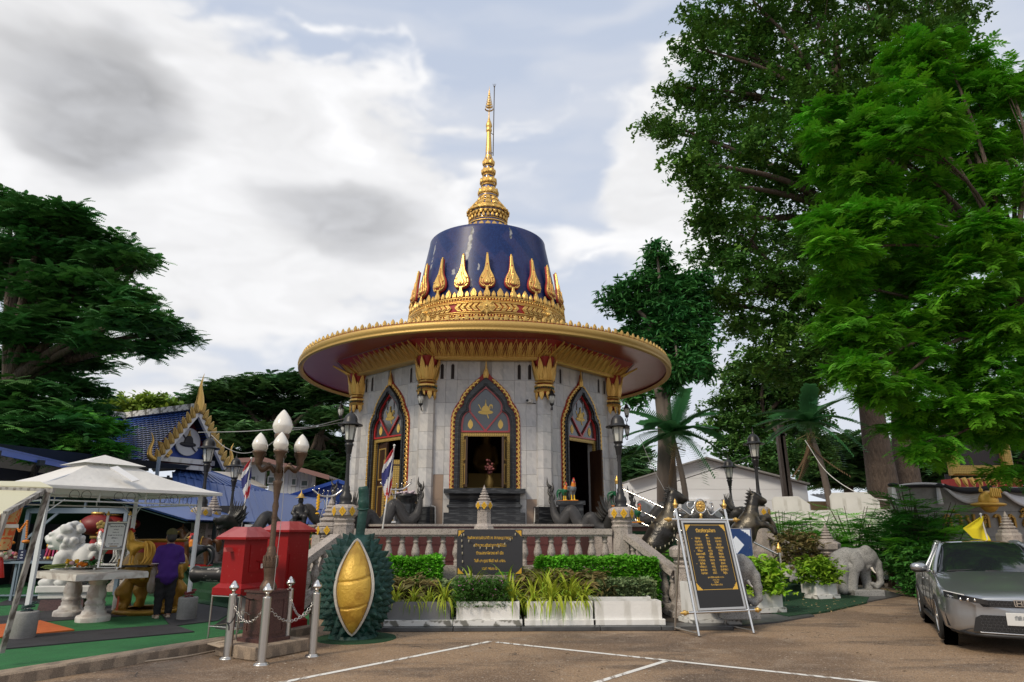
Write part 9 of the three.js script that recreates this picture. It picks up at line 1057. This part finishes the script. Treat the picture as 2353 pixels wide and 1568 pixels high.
part('wiper',[strip([[-0.1,0.972,-1.43],[0.5,1.0,-1.52]],0.01),strip([[-0.62,0.965,-1.42],[0.0,1.0,-1.52]],0.01)],blk,t);
}
// ---------- trees, palms, feathery shrubs ----------
const fernL =(()=>{const gs =[];for(let i = 0;i<4;i++)for(const s of[-1,1])gs.push(frond(0.20,6,0.05,0.034,i*2 + s + 5,0.25).applyMatrix4(M4([0,-0.012*i*i,0.04 + i*0.085],[0.1,s*(1.15 - i*0.12),s*0.2])));gs.push(frond(0.2,6,0.045,0.034,40,0.3).translate(0,-0.1,0.34));return mergeGeometries(gs);})(),broad = whorl(8,0.34,0.10,0.10,21,0.9),small =[whorl(9,0.20,0.10,0.22,22,0.9),whorl(8,0.22,0.10,0.24,23,0.9)],rain =[spray(4,0.62,6,0.17,0.085,24,0.25,0.15),spray(3,0.7,7,0.16,0.085,34,0.35,0.15)];
const LM ={rain:leafMat([0.068,0.22,0.068],0.4),rainFar:leafMat([0.078,0.19,0.076],0.35),olive:leafMat([0.085,0.215,0.042],0.35),glossy:leafMat([0.050,0.20,0.058],0.35),bright:leafMat([0.135,0.42,0.030],0.48),mid:leafMat([0.085,0.21,0.06],0.35),yellow:leafMat([0.19,0.32,0.06],0.4)};
LM.glossy.roughness = 0.45;
const stem =(pts,z)=>pts.map(([x,y,r,g])=>{const p = at(x,y,z);if(g)p.y = 0;return[p,r];}),fk =(x,y,z,r)=>[at(x,y,z),r];
const lobes =(z,n,list,dz = 0,R = rng(7))=>list.map(([x,y,rx,ry,f,k])=>lobe(x,y,rx,ry,z + dz*R.n(),Math.round(n*(k??1)*rx*ry / 5000)+ 4,undefined,f??0));
tree({seed:501,label:'spreading dark rain tree with layered crown at the left edge',base:at(-60,1200,-25).setY(0),stems:[stem([[-60,1200,0.55,1],[-45,1050,0.45],[-10,930,0.4],[20,880,0.34]],-25)],bark:M.bark,forks:[fk(20,880,-25,0.22),fk(-30,1000,-25,0.2)],geos:rain,leaf:LM.rain,per:20,clump:0.55,clumpFlat:0.28,flat:0.7,twigs:0.2,tip:0.35,hollow:0.5,scale:0.62,
lobes:lobes(-25,34,[[20,490,90,34],[110,500,90,34],[190,540,80,28],[240,566,50,20],[30,570,110,34],[150,600,110,32],[270,604,62,22],[320,600,30,14],[40,660,120,36],[180,670,110,32],[280,690,60,24],[300,735,70,22],[370,760,45,16],[410,772,22,9],[345,800,26,14],[60,760,100,30],[170,735,70,24],[30,850,80,40,1],[120,830,50,24,1],[195,830,50,22,1],[210,780,34,18],[60,930,90,44,1],[150,905,60,34,1],[30,1010,90,44,1],[130,985,80,36,1],[190,950,40,24,1]],2.2)});
tree({seed:502,label:'low branch of bright feathery leaves before the blue tiled side roof',base:at(60,1200,-22).setY(0),stems:[stem([[60,1200,0.16,1],[80,1080,0.1],[120,1030,0.07]],-22)],bark:M.bark,forks:[fk(120,1030,-22,0.05)],geos:rain,leaf:leafMat([0.09,0.32,0.05],0.4),per:9,clump:0.35,clumpFlat:0.3,scale:0.6,twigs:0.15,lobes:lobes(-22,40,[[120,1010,70,26],[190,1020,50,20],[240,1030,40,18],[262,985,22,14],[210,980,40,18],[150,960,60,22],[90,980,60,26],[130,1045,70,20]],0.8)});
tree({seed:503,label:'broad umbrella-shaped rain tree behind the shrine at left',base:at(645,1190,-60).setY(0),stems:[stem([[645,1190,0.9,1],[640,1080,0.7],[630,1030,0.6]],-60),stem([[700,1190,0.7,1],[720,1060,0.5],[735,1000,0.4]],-60)],bark:M.bark,forks:[fk(630,1030,-60,0.3),fk(735,1000,-60,0.25)],geos:rain,leaf:LM.rainFar,per:20,clump:0.95,clumpFlat:0.26,flat:0.6,twigs:0.15,scale:1.15,tip:0.4,hollow:0.5,
lobes:lobes(-60,80,[[470,925,46,22],[540,900,66,24],[620,884,72,22],[700,890,70,24],[770,905,50,24],[450,975,36,20],[510,960,66,24],[600,940,80,26],[690,945,80,26],[770,965,50,30,1],[480,1015,56,22],[560,1000,70,26],[650,1000,80,28],[740,1020,66,30,1],[520,1055,50,22],[600,1055,80,26],[700,1070,80,26,1],[780,1075,40,40,1],[640,1100,100,22],[755,1120,50,24,1],[560,1090,60,22]],4)});
for(const[s,z,px,L2,l,ls]of[[504,-50,300,LM.yellow,'yellow-green tree just showing above the tiled roof ridge',[[285,938,42,20],[340,930,46,22],[385,944,26,16],[320,958,70,16]]],[505,-52,240,LM.mid,'dark small tree above the roof ridge next to the rain tree',[[232,948,28,16],[262,940,26,18],[250,962,40,12]]]])tree({seed:s,label:l,base:at(px,1190,z).setY(0),stems:[stem([[px,1190,0.3,1],[px,1000,0.2],[px,960,0.12]],z)],bark:M.bark,forks:[fk(px,980,z,0.12)],geos:small,leaf:L2,per:9,clump:0.6,scale:2.1,lobes:lobes(z,90,ls,1.5)});
tree({seed:506,label:'tree with two bare trunks and drooping glossy leaves right of the shrine roof',base:at(1528,1200,-32).setY(0),stems:[stem([[1530,1200,0.48,1],[1529,1100,0.40],[1528,1000,0.34],[1514,860,0.30],[1508,760,0.2]],-32),stem([[1548,1200,0.26,1],[1544,1080,0.2],[1538,980,0.17],[1532,870,0.16],[1550,760,0.1]],-31.8)],bark:M.barkGrey,forks:[fk(1508,760,-32,0.14),fk(1550,760,-31.8,0.1)],geos:[broad],leaf:LM.glossy,per:10,clump:0.42,clumpFlat:0.7,tip:0.9,twigs:0.3,hollow:0.45,scale:1.05,
lobes:lobes(-32,72,[[1512,612,26,30],[1485,650,44,34],[1545,660,46,34],[1600,660,34,40,1],[1425,690,40,32],[1470,712,50,34],[1535,720,60,42],[1598,730,40,46,1],[1450,760,30,20],[1530,790,60,40,1],[1600,800,34,48,1],[1560,842,50,28,1],[1612,850,22,20,1],[1500,880,30,20],[1470,910,24,16],[1545,880,24,14,1],[1510,580,14,14]],1.3)});
tree({seed:507,label:'giant dark-leaved tree towering over the right side with two thick trunks',base:at(2035,1200,-35).setY(0),stems:[stem([[2040,1200,0.95,1],[2030,1120,0.75],[2008,980,0.62],[1985,800,0.5],[1960,560,0.4],[1930,300,0.28],[1920,60,0.15]],-35),stem([[2095,1200,0.8,1],[2088,1120,0.66],[2075,1000,0.55],[2070,800,0.45],[2060,500,0.3],[2090,200,0.15]],-36.5)],bark:M.bark,forks:[fk(1985,800,-35,0.28),fk(1950,500,-35,0.25),fk(1930,280,-35,0.2),fk(2070,400,-36,0.2)],geos:small,leaf:LM.olive,per:12,clump:0.72,clumpFlat:0.5,twigs:0.22,scale:1.35,hollow:0.45,tip:0.6,
lobes:lobes(-35,30,[[1640,30,70,50,2],[1730,0,90,60,2],[1850,-10,110,60,2],[1990,0,110,60,3],[2120,10,100,60,3],[2215,30,40,36,3],[1600,110,50,44,2],[1690,120,80,60,2],[1800,110,90,60,2],[1920,120,100,60,2],[2060,110,90,60,3],[2160,90,60,50,3],[1570,200,44,36,2],[1650,220,80,56,2],[1760,230,90,60,2],[1880,240,90,60,2],[2000,220,90,70,3],[1510,293,34,22,1],[1575,300,56,34,1],[1670,320,80,56,1],[1780,340,90,60,1],[1900,350,90,60,1],[2010,340,80,60,3],[1580,370,40,26,1],[1640,420,60,50,1],[1740,440,80,60,1],[1850,450,90,60,1],[1960,450,80,60,1],[1630,510,46,40,1],[1700,540,70,50,0],[1800,560,80,60,0],[1900,570,80,60,0],[1640,600,40,34,0],[1710,640,70,50,0],[1810,670,80,54,0],[1900,690,70,60,0],[1640,690,34,34,0],[1690,730,50,36,0],[1770,760,70,44,0],[1850,790,60,44,0],[1745,830,40,24,0],[1800,850,50,30,0],[1860,870,46,26,0],[1920,830,50,50,0],[2050,620,60,80,3],[2120,300,60,80,3]],2.6)});
tree({seed:508,label:'bright green feathery rain tree reaching in from the right edge',base:at(2440,1220,-17).setY(0),stems:[stem([[2440,1220,0.5,1],[2410,950,0.4],[2350,740,0.33],[2330,620,0.26]],-17)],bark:M.bark,forks:[fk(2330,620,-17,0.075),fk(2350,760,-17,0.075),fk(2400,930,-17,0.06)],geos:[fernL],leaf:LM.bright,per:16,clump:0.27,clumpFlat:0.42,twigs:0.14,outward:true,tip:0.6,scale:0.72,hollow:0.35,
lobes:lobes(-17,36,[[2090,120,40,30],[2160,90,40,30],[2110,170,70,40],[2200,160,60,50],[2320,190,50,60],[2250,240,80,50],[2060,240,70,36],[1960,260,60,26],[1885,268,50,18],[1900,320,50,22],[2000,310,80,36],[2110,310,90,50],[2220,330,80,50],[2320,330,50,60],[1930,400,60,26],[1990,420,70,32],[2090,410,80,44],[2190,430,80,50],[2300,440,60,60],[1880,505,40,22],[1950,500,60,32],[2050,510,80,44],[2160,540,80,50],[2270,550,70,60],[1930,570,60,30],[2010,600,80,40],[2120,630,80,50],[2230,650,80,50,1],[2330,640,40,60,1],[1930,650,50,26,1],[2000,680,70,36,1],[2100,720,80,44,1],[2210,750,80,50,1],[2320,760,50,60,1],[1925,735,50,26,1],[1990,770,70,34,1],[2080,810,80,40,1],[2190,840,80,50,1],[2310,860,60,60,2],[1960,850,50,28,1],[2050,890,70,36,1],[2150,920,80,40,2],[2260,930,70,40,2],[2340,960,40,50,2],[2090,970,60,30,2],[2190,990,60,22,2],[2300,1000,50,24,2],[2140,1030,40,22,2],[2330,1080,40,20,2]],1.1)});
tree({seed:509,label:'mid-green tree standing behind the warehouse and utility poles',base:at(1775,1190,-52).setY(0),stems:[stem([[1775,1190,0.5,1],[1765,1040,0.4],[1755,960,0.3]],-52)],bark:M.bark,forks:[fk(1755,960,-52,0.2)],geos:small,leaf:LM.mid,per:10,clump:0.8,scale:1.9,twigs:0.3,hollow:0.45,lobes:lobes(-52,80,[[1700,865,36,26],[1760,850,44,26],[1690,920,46,34],[1760,910,60,40],[1820,890,50,40],[1665,975,36,22],[1730,985,56,36],[1800,970,60,44],[1860,960,40,44],[1680,1030,30,24],[1740,1050,50,28],[1810,1045,60,36],[1870,1040,40,40],[1770,1095,70,20]],2.5)});
for(const[s,z,px,l,ls]of[[510,-72,1440,'distant dark tree between the shrine and the warehouse',[[1452,1050,24,20],[1450,1085,44,24],[1490,1100,30,16],[1400,1090,50,30]]],[511,-66,1950,'distant dark trees behind the small hut and palm',[[1900,1050,50,40],[1960,1030,50,34],[1930,1090,70,34],[2000,1080,50,40]]],[512,-62,2150,'distant dark tree behind the thick trunks and concrete wall',[[2130,1030,60,40],[2200,1050,60,44],[2150,1085,80,34],[2270,1060,60,44],[2340,1060,60,50]]]])tree({seed:s,label:l,base:at(px,1195,z).setY(0),stems:[stem([[px,1195,0.6,1],[px,1110,0.4],[px,1080,0.3]],z)],bark:M.bark,forks:[fk(px,1095,z,0.2)],geos:rain,leaf:LM.rainFar,per:10,clump:1.0,clumpFlat:0.3,scale:2.0,lobes:lobes(z,95,ls,4)});
// palms
function palm(label,z,pts,r,n,len,seed,dead){
const R = rng(seed),S = pts.map(([x,y,g])=>{const p = at(x,y,z);if(g)p.y = 0;return p;}),b = S[0],c = S[S.length - 1].clone().sub(b),t = thing('palm_tree',label,'palm tree',b),gf =[0.45,0.75,1.05].map((k,i)=>frond(len,34,len*0.25,0.07,seed + i,k)),gm = leafMat([0.045,0.16,0.055],0.35);gm.roughness = 0.4;
part('trunk',[tube(S.map((p)=>p.clone().sub(b)),(u)=>r*(1 - 0.35*u)*(1 + 0.04*sin(u*160)),10,60)],M.barkGrey,t);part('crownshaft',[tube([c.clone().add(V(0,-0.35,0)),c.clone().add(V(0,0.1,0)),c.clone().add(V(0,0.5,0))],(u)=>0.12 - 0.05*u,8,8)],LM.mid,t);
for(let i = 0;i<n;i++){const a = i*2.4 + R.n()*0.2,e = lerp(-1.15,0.3,i / n)+ R.n()*0.08;piece('frond',gf[i % 3],gm,t,new THREE.Matrix4().makeTranslation(c.x,c.y + 0.3,c.z).multiply(M4([0,0,0],[e,a,R.n()*0.25,'YXZ'])));const last = t.children[t.children.length - 1];last.rotation.set(e,a,R.n()*0.25,'YXZ');}
for(let i = 0;i<dead;i++){const a = i*2.1;piece('dead_frond',gf[2],M.deadFrond??= mat([0.16,0.105,0.06],{roughness:0.9,side:THREE.DoubleSide}),t).position.set(c.x + 0.1*sin(a),c.y - 0.1,c.z + 0.1*cos(a));const d = t.children[t.children.length - 1];d.rotation.set(1.35,a,0,'YXZ');d.scale.set(0.35,1,0.9);}
part('flower_stalk',Array.from({length:10},()=>tube([c.clone().add(V(0,-0.15,0)),c.clone().add(V(R.n()*0.25,-0.25,R.n()*0.25)),c.clone().add(V(R.n()*0.4,-0.5,R.n()*0.4))],0.02,4,5)),mat([0.22,0.20,0.08]),t);
}
palm('palm tree with arching fronds beside the two bare trunks',-30,[[1578,1180,1],[1574,1130],[1560,1060],[1548,1010]],0.15,17,2.1,521,1);palm('palm tree with brown hanging dead fronds in front of the giant tree',-31,[[1918,1180,1],[1902,1130],[1885,1060],[1858,985]],0.17,18,1.9,522,4);
// shrubs before the boundary wall
{
const list =[[1590,1205,-23,1.5,9,'low feathery shrub behind the first rearing horse'],[1625,1200,-23.5,1.9,10,'feathery shrub below the warehouse window'],[1700,1205,-24,2.1,9,'feathery shrub behind the lamp between the horses'],[1795,1215,-22.5,2.1,14,'bright feathery shrub right of the tall street lamp'],[1830,1215,-22,1.7,14,'bright feathery shrub behind the far stair rail'],[1868,1225,-21.5,1.9,14,'feathery shrub against the white wall left of the ringed post'],[1900,1235,-21,1.4,10,'low feathery shrub behind the far stair rail end'],[1960,1235,-21.5,2.2,16,'feathery shrub behind the ringed post and elephant'],[2005,1240,-21,1.9,16,'dark feathery shrub right of the ringed post'],[2040,1250,-20.5,1.6,12,'feathery shrub over the rubble heap']];
list.forEach(([px,py,z,h,n,l],i)=>{const p = at(px,py,z);fernPlant(l,V(p.x,0.05,z),h*1.12,n,530 + i,{per:11,scale:1.15,spread:0.36,leaf:i>7?L.fernDark:L.fern,stem:1.3});});
const b1 = at(2098,1235,-18.6),b2 = at(2132,1235,-18.4),b3 = at(2165,1235,-18.6);fernPlant('tall dense feathery bush between the white wall and the car',V(b1.x,0,b1.z),2.6,30,551,{per:14,scale:1.05,spread:0.24,leaf:L.fernDark,stem:1.6});fernPlant('bright tall feathery bush directly behind the car roof',V(b2.x,0,b2.z),2.35,26,552,{per:14,scale:1.1,spread:0.36,leaf:L.fern,stem:1.6});fernPlant('lower feathery bush in front of the gold letters',V(b3.x,0,b3.z),1.9,18,553,{per:12,scale:1.1,spread:0.45,leaf:L.fern,stem:1.5});
const bp = at(2128,1290,-18.2);hedge('shrub','rounded dark leafy bush at the foot of the feathery bushes','shrub',bp.x - 0.6,bp.x + 0.7,0.05,1.15,-18.6,-17.9,leafy,leafMat([0.07,0.24,0.05],0.3),1500,555,0.16);
grassPlant('long strap-leaved plant behind the horses by the warehouse',at(1660,1200,-24).setY(0.9),26,2.6,556,undefined);for(const[i,px]of[[0,1575],[1,1455]])fernPlant(i?'small green shrub in the corner of terrace and right stair':'small green shrub at the foot of the right stair rail',at(i?1470:1532,i?1290:1268,i?-16:-14.9).setY(i?0.3:0.75),0.5,8,560 + i,{per:7,scale:0.55});
const R = rng(571),lv = thing('fallen_leaves','dry fallen leaves scattered on the green turf before the right stair','fallen leaves',gd(1850,1390,0.04));lv.userData.kind = 'stuff';scatter('leaf',leafGeo(0.07,0.035),mat([0.35,0.24,0.12],{roughness:0.9,side:THREE.DoubleSide}),lv,Array.from({length:130},()=>{const p = gd(lerp(1735,1990,R()),lerp(1366,1408,R()),0.04).sub(lv.position);return[V(p.x,0.004 + 0.01*R(),p.z),new THREE.Euler(R.n()*0.2,R()*6,0),R.in(0.5,1.2),[R.in(0.7,1.2),1,1]];}));
const g2 = thing('litter','dry leaves and grit scattered over the brown paving','litter',[0,0.004,-11]);g2.userData.kind = 'stuff';scatter('leaf',leafGeo(0.05,0.026),mat([0.10,0.065,0.035],{roughness:0.9,side:THREE.DoubleSide}),g2,Array.from({length:150},()=>[V(R.in(-4,9),0.004,R.in(-5.5,3)),new THREE.Euler(R.n()*0.2,R()*6,0),R.in(0.4,1.2),[1,1,1]]));
}
// ---------- wires and strings of bulbs ----------
const wireM = mat([0.30,0.30,0.30],{roughness:0.6}),wire =(l,P,r = 0.011,m = wireM)=>solo('cable',[tube(P.map((p)=>at(...p)),r,5,40)],m,l,'cable');
wire('pale cable strung from the gable lamp to the ornate lamp and the shrine',[[455,994,-20.2],[560,992,-17],[655,985,-13],[720,980,-16],[800,960,-19.5]]);wire('slack pale cable sagging from the gable lamp behind the lamp globes',[[485,1000,-20.2],[520,1030,-20],[560,1042,-20],[610,1028,-20],[660,985,-19.5]]);wire('pale cable running from the lamp globes to the shrine corner',[[660,990,-13],[720,983,-16],[800,968,-19.5]],0.009);
wire('thin cable hanging down from the ornate lamp',[[652,1030,-10.2],[650,1150,-10.25],[635,1290,-10.3],[628,1360,-10.3]],0.004);wire('thin wire slanting from the sky past the right lamp to the horse',[[1468,1000,-20],[1500,1075,-18],[1540,1150,-16],[1570,1210,-15]],0.006);wire('white cable sagging across the palm and hut at right',[[1850,1012,-26],[1900,1085,-26],[1960,1128,-25.5],[2010,1146,-25],[2040,1150,-24.5]],0.016,M.white);wire('pair of dark cables running along the warehouse wall',[[1450,1140,-44],[1560,1105,-44],[1690,1062,-44],[1740,1040,-42]],0.03,M.iron);
function bulbs(l,P,z,m = M.iron){const C = new THREE.CatmullRomCurve3(P.map((p)=>at(p[0],p[1],z))),b = C.getPoint(0),t = thing('string_lights',l,'string lights',b),n = P.length*2;part('cord',[tube(P.map((p)=>at(p[0],p[1],z).sub(b)),0.004,4,50)],m,t);for(let i = 0;i<n;i++){const p = C.getPoint((i + 0.5)/ n).sub(b);part('bulb',[lathe([[0.001,-0.05],[0.013,-0.038],[0.011,-0.015],[0.008,0],[0.001,0.004]],8,p.x,p.y,p.z)],M.bulb??= mat([0.36,0.32,0.24],{roughness:0.3}),t);}}
bulbs('string of small bulbs draped over the plaque',[[1060,1222],[1062,1260],[1064,1318]],-13.70);bulbs('string of small bulbs swagged across the top of the plaque',[[1060,1220],[1090,1252],[1125,1258],[1160,1248],[1190,1220]],-13.70);bulbs('string of small bulbs looped round the nearer rearing horse',[[1492,1195],[1520,1206],[1545,1204],[1548,1235],[1530,1252],[1505,1258],[1486,1245]],-14.95);
renderer.render(scene,camera);
